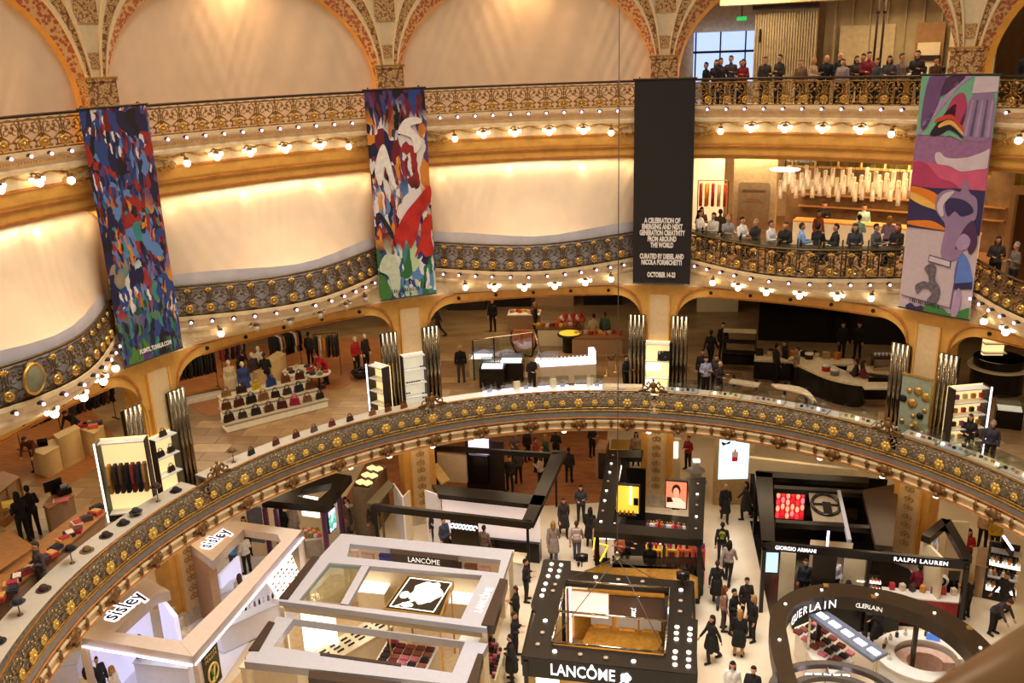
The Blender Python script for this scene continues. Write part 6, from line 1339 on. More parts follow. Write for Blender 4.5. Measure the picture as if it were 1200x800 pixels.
for i, (x, y, tp2, hr) in enumerate([(604, 545, (120, 104, 96), 'grey'), (618, 540, (40, 34, 34), 'black'), (628, 552, (150, 60, 50), 'brown'), (640, 548, (60, 90, 80), 'blond'), (652, 542, (36, 30, 30), 'black'), (608, 566, (70, 60, 56), 'brown'), (634, 572, (190, 170, 150), 'brown'), (788, 545, (60, 40, 36), 'black'), (806, 550, (150, 44, 36), 'red'), (745, 545, (170, 150, 130), 'brown'), (694, 535, (34, 28, 28), 'black')]):
    G(['grey haired person in the rear crowd under the ring', 'person in black in the rear crowd under the ring', 'person in red in the rear crowd under the ring', 'blond person in green in the rear crowd', 'rightmost person in black in the rear crowd', 'person in brown standing before the rear crowd', 'person in cream standing before the rear crowd', 'dark clothed person behind the middle pillar', 'woman in red behind the middle pillar', 'person in cream jumper left of the middle pillar', 'person in black by the timber cabinet'][i], (x, y), 40 * i, 'stand' if i % 2 else 'hold', tp2, B_, hr, i % 3 == 0)
# the bag on the hooded walker and the skull print
p = W(676, 657, 0); d = (CAM - p); d.z = 0; d.normalize()
t_ = thing('backpack', 'pale grey backpack worn by the walker in the pinkish jacket', 'backpack', p + d * .22 + Vector((0, 0, 1.12)), atan2(d.y, d.x) + pi / 2); MB().box((0, 0, .2), (.3, .16, .4)).obj('sack', cmat((176, 160, 150)), t_); MB().box((0, -.1, .12), (.22, .06, .2)).obj('front_pocket', cmat((206, 190, 180)), t_)
p = W(845, 659, 0); d = (CAM - p); d.z = 0; d.normalize()
t_ = thing('back_print', 'lime green skull shaped print on the back of a black jacket', 'print', p + d * .16 + Vector((0, 0, 1.28)), atan2(d.y, d.x) + pi / 2); lime = cmat((150, 160, 40)); MB().ball((0, 0, .05), .13, 10, 0, (1, .3, 1)).obj('skull', lime, t_, True); MB().box((0, 0, -.1), (.14, .05, .1)).obj('jaw', lime, t_)
for s_ in (-1, 1): MB().ball((s_ * .05, -.035, .05), .035, 6).obj('eye_hole', black, t_)
# ================================================================== first floor
Z1 = 5.15
fl1 = bpy.data.objects['floor_first']
tile_b = MB(); tile_b.box((0, 0, 0), (1.48, .73, .02)); tms = [tile_b.mesh('floor_tile', M('stone_tile_%d' % i, c, .32, var=.16, scale=1.6)) for i, c in enumerate([(168, 134, 94), (152, 120, 84), (178, 146, 106), (142, 110, 76)])]
rr = random.Random(11); cnt = 0; cand = []
for i in range(-16, 16):
    for j in range(0, 40):
        x, y = i * 1.5 + (.75 if j % 2 else 0), j * .75; r_ = hypot(x, y); kk_ = (154.4925 - math.degrees(atan2(y, x))) / 36
        if 15.5 < r_ < 22.5 and -.9 < kk_ < 3.5 and seen((x, y, Z1), 10): cand.append((r_, x, y))
cand.sort()
for r_, x, y in cand[:300]: put('floor_tile', tms[rr.randrange(4)], fl1, (x, y, Z1 + .008))
def patch1(name, mat, pxs): me = slab([[W(*p, Z1 + .025) for p in pxs]], Z1, Z1 + .025, mat, name); return struct(put(name, me))
patch1('floor_parquet_first', parquet, [(185, 500), (215, 470), (245, 488), (330, 462), (400, 455), (452, 430), (440, 395), (330, 400), (150, 440)])
patch1('floor_parquet_side', parquet, [(0, 600), (30, 560), (70, 575), (118, 545), (140, 520), (100, 470), (0, 470)])

# ---- ring counters
dglass = M('mirror_glass_front', (176, 166, 148), .18, .45, var=.4, scale=9)
shelf_g = M('pale_grey_shelf', (188, 178, 160), .4, var=.05); tanw = M('tan_timber', (166, 112, 60), .45, var=.15)
def ringseg(label, k0, k1, top, front, body, r0=14.42, r1=15.15, zt=6.02):
    c = P((k0 + k1) / 2, (r0 + r1) / 2, Z1); k = K('ring_counter', label, 'counter', c); n = max(6, int((k1 - k0) * 24))
    def sw(prof): b = MB(); b.sweep([(d, z_) for d, z_ in prof], lambda kk, j: 0.0, k0, k1, n); return b
    k.mb(sw([(r0, zt - .05), (r0 - .03, zt), (r1 + .03, zt), (r1 + .03, zt - .05), (r0, zt - .05)]), 'worktop', top); k.mb(sw([(r0, zt - .05), (r0, Z1), (r0 + .05, Z1), (r0 + .05, zt - .05)]), 'mirror_front', front); k.mb(sw([(r1, zt - .05), (r1, Z1), (r1 - .05, Z1), (r1 - .05, zt - .05)]), 'back_panel', body); return k
ringseg('curved grey display shelf with hats along the far left railing', -1.3, -.06, shelf_g, dglass, tanw)
ringseg('curved grey display shelf with bags between the first two pillars', -.0, .98, shelf_g, dglass, champ)
ringseg('curved white counter with lit glass cases left of the middle', 1.02, 1.98, white, dglass, white)
ringseg('curved grey counter right of the middle pillar', 2.02, 2.98, shelf_g, dglass, dark)
ringseg('curved glass topped jewellery counter at the far right railing', 3.02, 3.9, shelf_g, dglass, champ)
HATC = [(44, 38, 38), (58, 54, 60), (74, 46, 40), (36, 30, 32), (120, 92, 60), (62, 40, 36)]
for i, (kk_, lb, st_) in enumerate([(-.98, 'black felt hat at the far left of the shelf', .0), (-.86, 'grey cap on a low stand at the far left', .35), (-.74, 'dark red hat lying on the left shelf', 0), (-.6, 'grey bowler hat on a slender stand', .42), (-.53, 'brown knitted hat on the left shelf', 0), (-.44, 'charcoal wide hat lying on the left shelf', 0), (-.36, 'small black cap by the charcoal hat', 0), (-.3, 'black and pink feathered hat on the left shelf', .1), (-.2, 'dark hat on the tallest stand left of the first pillar', .5), (-.12, 'flat tan beret near the first pillar', 0), (.14, 'dark cap on a stand right of the first pillar', .4)]):
    hat(lb, P(kk_, 14.8, 6.02), HATC[i % 6], st_, 'hats on the ring shelf')
for i, (kk_, lb, c) in enumerate([(.22, 'black folded bag on the ring shelf by the mirrored tower', (30, 26, 28)), (.33, 'dark red pouch on the ring shelf', (92, 30, 32)), (.42, 'flat oxblood clutch on the ring shelf', (80, 26, 30)), (.5, 'taupe tote standing on the ring shelf', (90, 80, 72)), (.58, 'maroon satchel on the ring shelf', (104, 34, 30)), (.66, 'dark brown satchel on the ring shelf', (62, 36, 28)), (.76, 'tan purse left of the second pillar', (140, 84, 50)), (.83, 'brown leather bag left of the second pillar', (110, 62, 36)), (.9, 'rust bag nearest the second pillar', (130, 66, 34))]):
    handbag(lb, P(kk_, 14.8, 6.02), c, A(kk_) - pi / 2 + .2, .85, 'bags on the ring shelf')
violet_lit = M('violet_white_case_light', (240, 228, 255), .4, emit=2.2)
for i, u in enumerate([1.28, 1.36, 1.44, 1.52, 1.6, 1.68, 1.75]):
    k = K('glass_case', ['leftmost', 'second', 'third', 'fourth', 'fifth', 'sixth', 'rightmost'][i] + ' of the small lit glass cases on the white ring counter', 'display case', P(u, 14.8, 6.02), 'lit glass cases on the ring'); p = P(u, 14.8, 6.02); a_ = A(u) - pi / 2
    k.mb(MB().box(p + Vector((0, 0, .05)), (.5, .4, .1), a_), 'lit_base', violet_lit); k.mb(MB().box(p + Vector((0, 0, .3)), (.52, .42, .4), a_), 'glass', clear)
    if i % 2: k.mb(MB().box(P(u + .04, 14.8, 6.25), (.28, .06, .46), a_), 'card_panel', ivory)
    else: k.mb(MB().box(p + Vector((0, 0, .16)), (.2, .14, .12), a_), 'watch_box', grey)
for i, u in enumerate([2.12, 2.3, 2.48, 2.66, 2.84, 3.1, 3.22, 3.34, 3.46, 3.58]):
    k = K('glass_case', ['first', 'second', 'third', 'fourth', 'fifth', 'sixth', 'seventh', 'eighth', 'ninth', 'tenth'][i] + ' glass case from the middle pillar on the right ring counter', 'display case', P(u, 14.8, 6.02), 'glass cases on the right ring counter'); p = P(u, 14.8, 6.02); a_ = A(u) - pi / 2
    k.mb(MB().box(p + Vector((0, 0, .22)), (1.2, .55, .42), a_), 'glass', clear); k.mb(MB().box(p + Vector((0, 0, .03)), (1.16, .5, .05), a_), 'tray', [grey, ivory, champ][i % 3])
    for q in range(5): pp = P(u - .045 + .022 * q, 14.75 + .06 * (q % 2), 6.1); k.mb(MB().box(pp, (.1, .08, .1), a_), 'trinket', [gilt, white_lit, M('rose_tile', (0, 0, 0)), black, chrome][(q + i) % 5])
# lit long front of the white ring counter
ka = K('counter_sign', 'pale long counter plate on the white ring counter', 'sign', P(1.86, 14.4, 6.04)); ka.mb(MB().box(P(1.86, 14.75, 6.1), (1.6, .4, .14), A(1.86) - pi / 2), 'plate', ivory); ka.mb(MB().box(P(1.86, 14.54, 6.1), (.3, .02, .06), A(1.86) - pi / 2), 'badge', grey)

# ---- mirrored towers and cabinets round the pillars
slat = MB()
for i in range(4): slat.lathe([(.085, 0), (.085, 3.55)], 10, (-.27 + .18 * i, 0, 0))
tw = MB(); tw.lathe([(.085, 0), (.085, 3.55)], 10); flute = tw.mesh('mirrored_flute', M('bronze_mirror', (150, 138, 116), .14, .95, var=.05), True)
TN = ['first', 'second', 'third', 'fourth']
for c in range(4):
    sh = (-.4, -.12, .0, .03)[c]
    for s in (-1, 1):
        t = thing('mirror_tower', 'fluted mirrored tower %s of the %s pillar from the left' % ('left' if s < 0 else 'right', TN[c]), 'tower', P(c, 16.1, Z1, s * .86 + sh), A(c) - pi / 2, 'mirrored towers')
        for i in range(4): put('mirrored_flute', flute, t, (-.255 + .17 * i, 0, .05))
        MB().box((0, .1, 1.8), (.68, .06, 3.5)).obj('back_board', dark, t); MB().box((0, .03, .03), (.74, .3, .06)).obj('base', bronze, t)
def shelfcab(label, k, dx, r, w, h, rot, back, shelf, nsh, lit=None, z0=Z1, name='display_cabinet'):
    t = thing(name, label, 'cabinet', P(k, r, z0, dx), A(k) - pi / 2 + rot)
    MB().box((0, .2, h / 2), (w, .05, h)).obj('back_panel', back, t)
    for s in (-1, 1): MB().box((s * (w / 2 - .02), 0, h / 2), (.04, .4, h)).obj('side_panel', dark, t)
    for i in range(nsh): MB().box((0, 0, .25 + (h - .3) * i / max(1, nsh - 1)), (w - .06, .38, .04)).obj('shelf', shelf, t)
    MB().box((0, 0, .1), (w, .4, .2)).obj('plinth', dark, t)
    if lit: MB().box((-w / 2 - .03, -.2, h / 2), (.05, .05, h)).obj('light_strip', lit, t)
    return t
backlit = M('warm_backlit_panel', (255, 226, 160), .5, emit=.9)
sc_ = shelfcab('lit bag cabinet between the mirrored towers of the first pillar', 0, -.4, 16.0, .95, 2.3, 0, backlit, white, 4)
for i, (x, z_, c) in enumerate([(-.2, 1.65, (30, 26, 26)), (.2, 1.65, (40, 34, 30)), (0, 2.3, (60, 50, 30)), (.1, .98, (50, 30, 24))]): handbag(['black bag left on the first pillar cabinet', 'black bag right on the first pillar cabinet', 'olive bag on top of the first pillar cabinet', 'brown flat bag low on the first pillar cabinet'][i], P(0, 15.95, Z1 + z_ - .02, -.4 + x), c, A(0) - pi / 2, .8)
t = shelfcab('tall lit wardrobe with hanging clothes left of the first pillar', 0, -1.9, 15.95, 1.5, 2.75, -.9, backlit, white, 2, white_lit, name='lit_wardrobe')
for i in range(7): o = part('garment', garment_me, cmat([(200, 150, 70), (60, 40, 36), (90, 60, 40), (30, 28, 30), (130, 50, 40), (40, 36, 60), (170, 120, 70)][i]), t); o.location = (-.55 + .18 * i, .0, 1.9); o.rotation_euler = (0, 0, pi / 2); o.scale = (.7, .9, 1)
t = shelfcab('white sunglasses panel between the mirrored towers of the second pillar', 1, -.1, 15.95, 1.0, 2.6, 0, M('pale_lit_panel', (246, 236, 206), .5, emit=.5), white, 5)
for i, (x, z_) in enumerate([(.3, 2.1), (-.3, 1.5), (-.1, 1.5), (.1, 1.5), (-.35, 1.05), (.32, .95), (.32, .75), (.32, .6)]): o = MB().ball((x - .05, -.16, z_), .05, 8, 0, (1, .3, .7)).ball((x + .05, -.16, z_), .05, 8, 0, (1, .3, .7)).obj('sunglasses', black, t)
shelfcab('slim lit cabinet with violet edge left of the second pillar', 1, -1.55, 15.9, .9, 2.4, -1.1, backlit, white, 5, cool_lit)
t = shelfcab('lit watch cabinet between the mirrored towers of the third pillar', 2, 0, 15.95, 1.05, 2.5, 0, backlit, white, 4)
MB().box((-.25, -.1, 1.95), (.42, .05, .4)).obj('gold_panel', backlit, t); MB().box((.26, -.1, 1.95), (.5, .05, .45)).obj('dark_print', ramp_mat('grey_splash_print', [(.35, (30, 28, 28)), (.5, (190, 186, 180)), (.65, (70, 66, 66))], 'noise', 4, .4, const=True), t); MB().box((-.15, -.1, 1.45), (.6, .2, .2)).obj('lit_tray', white_lit, t); MB().box((-.25, -.12, .7), (.42, .05, .42)).obj('lit_tile', white_lit, t); MB().box((.22, -.12, .7), (.36, .05, .42)).obj('lit_tile', backlit, t)
t = thing('disc_board', 'sage green panel with gold and black discs before the rightmost pillar', 'panel', P(3, 15.75, Z1, .05), A(3) - pi / 2); MB().box((0, 0, 1.4), (1.05, .08, 2.6)).obj('panel', M('sage_panel', (150, 156, 132), .5), t); MB().box((0, 0, .05), (1.0, .35, .1)).obj('foot', dark, t); MB().box((0, -.02, 2.68), (1.1, .1, .06)).obj('gilt_edge', gilt, t)
for i, (x, z_, r_, bk) in enumerate([(-.22, 2.1, .09, 0), (.08, 2.15, .16, 0), (.38, 2.0, .17, 0), (-.42, 1.75, .14, 1), (-.08, 1.65, .18, 0), (.38, 1.5, .09, 0), (.0, 1.2, .08, 0), (.24, 1.25, .13, 1), (-.38, .9, .09, 0), (.1, .85, .18, 0), (.38, .65, .09, 0)]): MB().lathe([(0, .05), (r_ * .9, .04), (r_, .0)], 16, (x, -.04, z_), 'y').obj('disc', black if bk else gilt, t, True)
t = shelfcab('bright lit jewellery cabinet with violet edge right of the rightmost pillar', 3, 1.75, 15.9, 1.3, 2.7, 1.0, backlit, white, 6); MB().box((.68, -.2, 1.35), (.05, .05, 2.7)).obj('light_strip', cool_lit, t)
for i in range(5):
    for j in range(4): MB().box((-.45 + .3 * j, -.05, .42 + .49 * i), (.14, .1, .16)).obj('jewel_box', [M('packet_%d' % q, (0, 0, 0)) for q in range(5)][(i + j * 2) % 5], t)

# ---- left shop: desks, till, tables
creamd = M('cream_desk', (214, 184, 130), .5, var=.05)
F = lambda px, h=0.0: W(px[0], px[1], Z1 + h)
def desk(label, pxs, h, body=None, top=None, cat='counter', name='counter'): return pxctr(label, pxs, h, body or creamd, top or creamd, Z1, name, cat)
desk('cream sales desk with papers in the left shop', [(34, 527), (51, 533), (78, 518), (61, 514)], .95)
desk('raised cream desk behind the sales desk', [(62, 509), (68, 514), (94, 501), (88, 497)], 1.25)
desk('cream cabinet with folded clothes near the lit wardrobe', [(93, 502), (110, 508), (122, 498), (104, 492)], 1.05)
for i, (px, c) in enumerate([((97, 500), (150, 40, 40)), ((103, 499), (50, 46, 60)), ((109, 501), (190, 90, 50)), ((114, 497), (60, 40, 50))]): p = F(px, 1.05); kk = K('folded_clothes', ['dark red', 'navy', 'orange', 'plum'][i] + ' folded garments on the cream cabinet', 'clothes', p); kk.box('pile', cmat(c), p + Vector((0, 0, .05)), (.35, .28, .1), .4); kk.box('top_fold', cmat(tuple(min(255, v + 25) for v in c)), p + Vector((0, 0, .115)), (.32, .24, .03), .4)
p = F((50, 522), .95); kk = K('laptop', 'open dark laptop on the cream sales desk', 'laptop', p); kk.box('base', black, p + Vector((0, 0, .01)), (.34, .24, .02), .5); kk.box('screen', black, p + Vector((-.06, .1, .12)), (.34, .02, .22), .5)
tt = desk('brown till table with black monitor in the left shop', [(50, 592), (57, 596), (87, 580), (66, 571)], .95, champ2, tanw)
p = F((64, 578), .95); kk = K('monitor', 'black computer monitor on the brown till table', 'monitor', p); kk.box('screen', black, p + Vector((0, 0, .3)), (.55, .05, .36), .9); kk.box('stand', black, p + Vector((0, 0, .06)), (.2, .16, .12), .9)
p = F((75, 578), .95); kk = K('till', 'dark cash register beside the monitor', 'till', p); kk.box('body', black, p + Vector((0, 0, .1)), (.4, .35, .2), .9); kk.box('display', grey, p + Vector((0, .05, .25)), (.2, .05, .1), .9)
p = F((72, 586), .95); kk = K('magazine', 'pink magazine lying on the till table', 'magazine', p); kk.box('cover', M('pink_cover', (214, 110, 110), .5), p + Vector((0, 0, .012)), (.45, .3, .02), .5); kk.box('spine', white, p + Vector((-.2, -.1, .012)), (.03, .3, .022), .5)
k = K('low_table', 'long tan sales table with scarves and caps at the far left', 'table', F((40, 690))); q = [F(p_, .85) for p_ in ((-20, 715), (60, 655), (125, 600), (105, 590), (30, 645), (-40, 700))]; k.poly('top', tanw, q, Z1 + .85, .06); c_ = near(q); k.poly('cabinet', champ2, [c_ + (p_ - c_) * .94 for p_ in q], Z1 + .79, .77)
SCC = [(190, 60, 50), (60, 56, 70), (210, 150, 70), (40, 36, 40), (170, 40, 60), (226, 206, 180), (96, 60, 40)]
for i in range(16):
    u = i / 15; p = F((0, 703), .85).lerp(F((112, 598), .85), u) + Vector((rr.uniform(-.15, .15), rr.uniform(-.1, .1), 0)); kk = K('folded_scarf', 'folded scarf %s in the row on the long tan table' % ['first', 'second', 'third', 'fourth', 'fifth', 'sixth', 'seventh', 'eighth', 'ninth', 'tenth', 'eleventh', 'twelfth', 'thirteenth', 'fourteenth', 'fifteenth', 'last'][i], 'scarf', p, 'scarves on the tan table'); a_ = rr.uniform(0, 3); kk.box('pile', cmat(SCC[i % 7]), p + Vector((0, 0, .06)), (.36, .26, .12), a_); kk.box('fold', cmat(SCC[(i + 2) % 7]), p + Vector((.03, 0, .135)), (.26, .2, .03), a_)
desk('brown bookcase style counter at the far left edge', [(-30, 650), (0, 668), (40, 640), (10, 620)], 1.0, champ2, tanw)
k = K('vitrine', 'wooden glass vitrine with lit goods at the far left edge', 'display case', F((10, 595))); q = [F(p_, .2) for p_ in ((-15, 605), (5, 612), (30, 590), (10, 583))]; k.poly('base', tanw, q, Z1 + .3, .3); k.poly('glass', clear, q, Z1 + 1.15, .8); k.poly('lid_frame', tanw, q, Z1 + 1.2, .05); c_ = near(q)
for i in range(4): k.post('corner_post', tanw, c_ + (q[i] - c_) * .97, Z1 + .3, Z1 + 1.15, .05)
k.box('lit_goods', M('lemon_goods', (220, 170, 60), .5, emit=.4), c_ + Vector((0, 0, .2)), (.6, .3, .12), .5)
hg_ = [(30, 26, 28), (44, 36, 34), (70, 48, 40), (36, 34, 46), (110, 70, 40)]
clothes_rail('dark garment rail behind the maroon shirted man', F((25, 528)), F((72, 508)), Z1, 1.9, [hg_[i % 5] for i in range(9)], 'dark garment on the rail behind the maroon shirted man', 'garments behind the sales desk')
clothes_rail('garment rail in the upper part of the left shop', F((88, 508)), F((136, 490)), Z1, 1.9, [hg_[(i + 2) % 5] for i in range(9)], 'garment on the rail near the left shop arch', 'garments near the left arch')
clothes_rail('long rail of dark trousers behind the mannequins', F((186, 472)), F((256, 454)), Z1, 1.9, [(40, 34, 32), (60, 50, 44), (34, 30, 34)] * 6, 'dark trousers on the long rail behind the mannequins', 'trousers on the long rail')
clothes_rail('rail of black and white coats by the cash desk', F((322, 438)), F((354, 428)), Z1, 1.9, [(26, 24, 24), (34, 30, 30), (220, 206, 184), (150, 100, 60), (30, 28, 32)] * 2, 'coat on the rail by the cash desk', 'coats by the cash desk')
clothes_rail('free standing rail of dark coats with white collars', F((372, 440)), F((400, 438)), Z1, 2.0, [(30, 28, 30), (200, 180, 150), (190, 130, 60), (34, 30, 34), (40, 36, 36), (30, 26, 28)], 'dark coat with pale collar on the free standing rail', 'coats on the free standing rail')
clothes_rail('rail of patterned shirts at the back of the second bay', F((262, 442)), F((288, 434)), Z1, 1.9, [(150, 60, 60), (70, 60, 80), (160, 140, 120), (50, 44, 50)] * 2, 'patterned shirt at the back of the second bay', 'patterned shirts')
k = K('wall_ledge', 'long white display ledge behind the mannequins', 'shelf', F((270, 455))); k.beam('ledge', white, F((186, 474), .2), F((262, 458), .2), .5, .2); k.beam('ledge', white, F((262, 458), .2), F((300, 444), .2), .5, .2)
d1 = desk('cream cash desk in the parquet shop', [(290, 430), (300, 437), (322, 428), (310, 421)], 1.0); desk('pale raised cash desk end at the parquet shop', [(310, 421), (320, 424), (335, 414), (325, 411)], 1.35)
for i, (px, lb, c, cc_) in enumerate([((273, 468), 'mannequin in a cream lace dress on the parquet', (206, 190, 160), (200, 184, 156)), ((289, 470), 'mannequin in a long blue coat on the parquet', (50, 62, 120), (210, 196, 170)), ((300, 458), 'mannequin in dark and red top behind the blue coat', (60, 44, 50), (200, 180, 150)), ((307, 450), 'mannequin in white top with red scarf at the back', (214, 204, 190), (60, 40, 44)), ((419, 438), 'mannequin in a red jacket by the second pillar', (160, 28, 34), (30, 26, 28)), ((430, 434), 'mannequin in dark suit with red tie by the second pillar', (30, 28, 36), (28, 26, 30))]):
    person(lb, px, 10 + 8 * i, 'stand', c, cc_, None, False, i in (0, 1), 1.04, M('mannequin_white', (222, 206, 180), .5), Z1, name='mannequin', cat='mannequin')
def basket(label, px, r_=.55):
    p = F(px); k = K('basket', label, 'basket', p); k.mb(MB().lathe([(r_ * .6, 0), (r_, .3), (r_ * .95, .33), (r_ * .55, .08), (0, .06)], 18, p), 'bowl', M('dark_wicker', (50, 36, 26), .8, var=.4, scale=30), True)
    for i in range(8): a_ = i * .785; k.mb(MB().ball(p + Vector((r_ * .55 * cos(a_), r_ * .55 * sin(a_), .34)), .13, 7, 0, (1.2, .9, .7)), 'shoe', M('shoe_leather_%d' % (i % 2), [(60, 40, 28), (30, 24, 22)][i % 2], .4), True)
    return k
basket('dark round basket of shoes in front of the blue coat mannequin', (297, 478)); basket('dark basket of shoes by the red jacket mannequin', (424, 442), .5)
k = K('stool', 'small dark wooden stool beside the basket of shoes', 'stool', F((312, 487))); p = F((312, 487)); k.box('seat', dark, p + Vector((0, 0, .42)), (.4, .4, .06), .4)
for sx in (-1, 1):
    for sy in (-1, 1): k.box('leg', dark, p + Vector((.15 * sx, .15 * sy, .2)), (.04, .04, .4), .4)
k = K('chair', 'plain pale chair in front of the cash desk', 'chair', F((303, 457))); p = F((303, 457)); k.box('seat', champ2, p + Vector((0, 0, .44)), (.4, .4, .05), .3); k.box('backrest', champ2, p + Vector((-.02, .18, .75)), (.4, .04, .35), .3)
for sx in (-1, 1):
    for sy in (-1, 1): k.box('leg', champ2, p + Vector((.16 * sx, .16 * sy, .21)), (.04, .04, .42), .3)
# stepped bag stand
b0, b1 = F((262, 505)), F((383, 474)); d = (b1 - b0); n_ = Vector((-d.y, d.x, 0)).normalized()
k = K('bag_stand', 'stepped white display stand covered in handbags between the first two pillars', 'display stand', b0.lerp(b1, .5))
for j, (o_, h_, s_) in enumerate([(0.0, .35, 1.0), (.6, .65, .93), (1.15, .98, .86)]):
    m_ = b0.lerp(b1, .5) + n_ * o_; e = d * (.5 * s_); k.mb(MB().beam(m_ - e + Vector((0, 0, h_)), m_ + e + Vector((0, 0, h_)), .72, .06), 'tier_top', shelf_g); k.mb(MB().beam(m_ - e * .97 + Vector((0, 0, h_ - .06)), m_ + e * .97 + Vector((0, 0, h_ - .06)), .6, h_ - .08), 'tier_front', M('lit_cream_front', (246, 226, 180), .5, emit=.25))
BGC = [(52, 34, 28), (34, 28, 28), (110, 66, 40), (70, 60, 52), (150, 110, 70), (90, 36, 34), (40, 44, 60)]
bn = ['first', 'second', 'third', 'fourth', 'fifth', 'sixth', 'seventh', 'eighth']
for j, (o_, h_, s_, n2) in enumerate([(0.0, .35, 1.0, 8), (.6, .65, .93, 8), (1.15, .98, .86, 6)]):
    for i in range(n2):
        c = BGC[(i * 3 + j * 2) % 7]; lb = '%s from left on the %s tier of the bag stand' % (bn[i], ['front', 'middle', 'top'][j])
        if j == 2 and i == 2: c = (206, 176, 40); lb = 'bright yellow handbag on the top tier of the bag stand'
        elif j == 2 and i == 3: c = (36, 66, 140); lb = 'blue handbag on the top tier of the bag stand'
        elif j == 0 and i == 5: c = (190, 40, 90); lb = 'pink clutch on the front tier of the bag stand'
        else: lb = 'handbag ' + lb
        p = b0.lerp(b1, .5) + n_ * o_ + d * s_ * ((i + .5) / n2 - .5) + Vector((0, 0, h_)); handbag(lb, p, c, atan2(d.y, d.x) + rr.uniform(-.3, .3), rr.uniform(1.05, 1.35), 'bags on the stepped stand')
for i, (px, r_, lb) in enumerate([((353, 452), .75, 'round white table with accessories on the parquet'), ((375, 455), .55, 'smaller round white table beside the leaning woman')]):
    p = F(px); k = K('round_table', lb, 'table', p); k.mb(MB().lathe([(r_, .7), (r_, .76), (0, .76)], 24, p), 'top', white, False); k.mb(MB().lathe([(.3, 0), (.28, .03), (.05, .06), (.05, .7)], 14, p), 'pedestal', dark, True)
    for q in range(6): a_ = q * 1.05; k.box('accessory', cmat([(200, 50, 40), (60, 50, 50), (210, 190, 160), (120, 70, 50), (40, 40, 60), (90, 130, 70)][q]), p + Vector((r_ * .6 * cos(a_), r_ * .6 * sin(a_), .81)), (.22, .18, .1), a_)

# ---- centre bay: watch hall
goldf = M('gilt_frame_metal', (150, 120, 70), .3, .8)
k = K('glass_screen', 'thin framed glass screen standing behind the lit cases', 'screen', F((590, 440))); a, b_ = F((556, 446), 0), F((625, 436), 0)
for q in (a, a.lerp(b_, .35), b_): k.post('upright', black, q, Z1, Z1 + 1.9, .05)
k.mb(MB().beam(a + Vector((0, 0, 1.92)), b_ + Vector((0, 0, 1.92)), .05, .05), 'top_rail', chrome); k.wall('glass', clear, a, b_, Z1 + .1, Z1 + 1.85, .02)
k = K('lit_counter', 'long white counter glowing violet white in the watch hall', 'counter', F((665, 435))); a, b_ = F((632, 424), 1.0), F((697, 420), 1.0); k.mb(MB().beam(a, b_, .7, .12), 'lit_top', violet_lit); k.mb(MB().beam(a - Vector((0, 0, .12)), b_ - Vector((0, 0, .12)), .62, .85), 'body', ivory)
for i in range(14): p = a.lerp(b_, (i + .5) / 14); k.mb(MB().box(p + Vector((0, .1, .08)), (.08, .08, .16)), 'watch_post', white)
k.mb(MB().beam(a + (b_ - a) * .9 + Vector((0, 0, .45)), b_ + Vector((0, 0, .45)), .5, .45), 'end_block', violet_lit)
for i, (px, lb, c) in enumerate([((566, 440), 'small glowing glass case left in the watch hall', 1), ((578, 452), 'low dark watch island behind the lit cases', 0), ((600, 445), 'dark watch island in the middle of the hall', 0), ((640, 445), 'white watch island behind the ring counter', 1)]):
    p = F(px); k = K('watch_island', lb, 'display case', p); k.box('body', black if not c else ivory, p + Vector((0, 0, .45)), (1.1, .7, .9)); k.box('lit_top', violet_lit, p + Vector((0, 0, .93)), (.9, .5, .06)); k.box('glass', clear, p + Vector((0, 0, 1.1)), (1.05, .66, .28))
k = K('upholstered_screen', 'orange brown upholstered panel in a black curved frame', 'panel', F((612, 420))); p = F((615, 418)); k.box('panel', M('orange_leather', (176, 92, 44), .5), p + Vector((0, 0, .9)), (1.0, .1, .9), .05); k.mb(MB().tube([p + Vector((-.6, 0, 1.35)), p + Vector((-.65, 0, .8)), p + Vector((-.4, 0, .2)), p + Vector((.3, 0, .02)), p + Vector((.55, 0, .6)), p + Vector((.6, 0, 1.35))], .06, 6), 'frame', black, True)
k = K('leaning_ladder', 'slanting chrome light pole right of the orange panel', 'pole', F((633, 440))); k.mb(MB().tube([F((640, 448)), F((640, 448)) + Vector((-.5, .3, 2.6))], .06, 8), 'pole', chrome, True); k.mb(MB().tube([F((640, 448)) + Vector((.08, 0, .1)), F((640, 448)) + Vector((-.1, .12, 1.1))], .04, 8), 'light_tube', white_lit, True); k.box('foot', black, F((640, 448)) + Vector((0, 0, .03)), (.4, .3, .06))
for i, (px, lb, s_) in enumerate([((650, 402), 'glass topped counter with red goods in the watch hall', (2.4, .9)), ((700, 412), 'dark timber counter with food trays behind the hall', (2.4, 1.0)), ((615, 385), 'low pink goods table at the back of the hall', (1.6, .9))]):
    p = F(px); k = K('goods_counter', lb, 'counter', p); k.box('body', [ivory, champ2, champ2][i], p + Vector((0, 0, .42)), (s_[0], s_[1], .84)); k.box('top', [goldf, tanw, white][i], p + Vector((0, 0, .88)), (s_[0] + .1, s_[1] + .1, .06))
    for q in range(10): k.box('goods', cmat([(200, 70, 40), (230, 180, 60), (190, 120, 90), (214, 190, 160), (150, 50, 40)][(q + i) % 5]), p + Vector((-s_[0] * .42 + s_[0] * .094 * q, .1 * (q % 3) - .1, .98)), (.18, .18, .14), q)
p = F((668, 412)); k = K('round_stand', 'small round stand with a yellow lit top', 'stand', p); k.mb(MB().lathe([(.35, 0), (.35, .8), (.6, .85), (.6, .92), (0, .95)], 18, p), 'drum', dark, True); k.mb(MB().lathe([(.52, .96), (0, .99)], 18, p), 'yellow_top', M('yellow_lit_top', (230, 200, 60), .4, emit=.8))
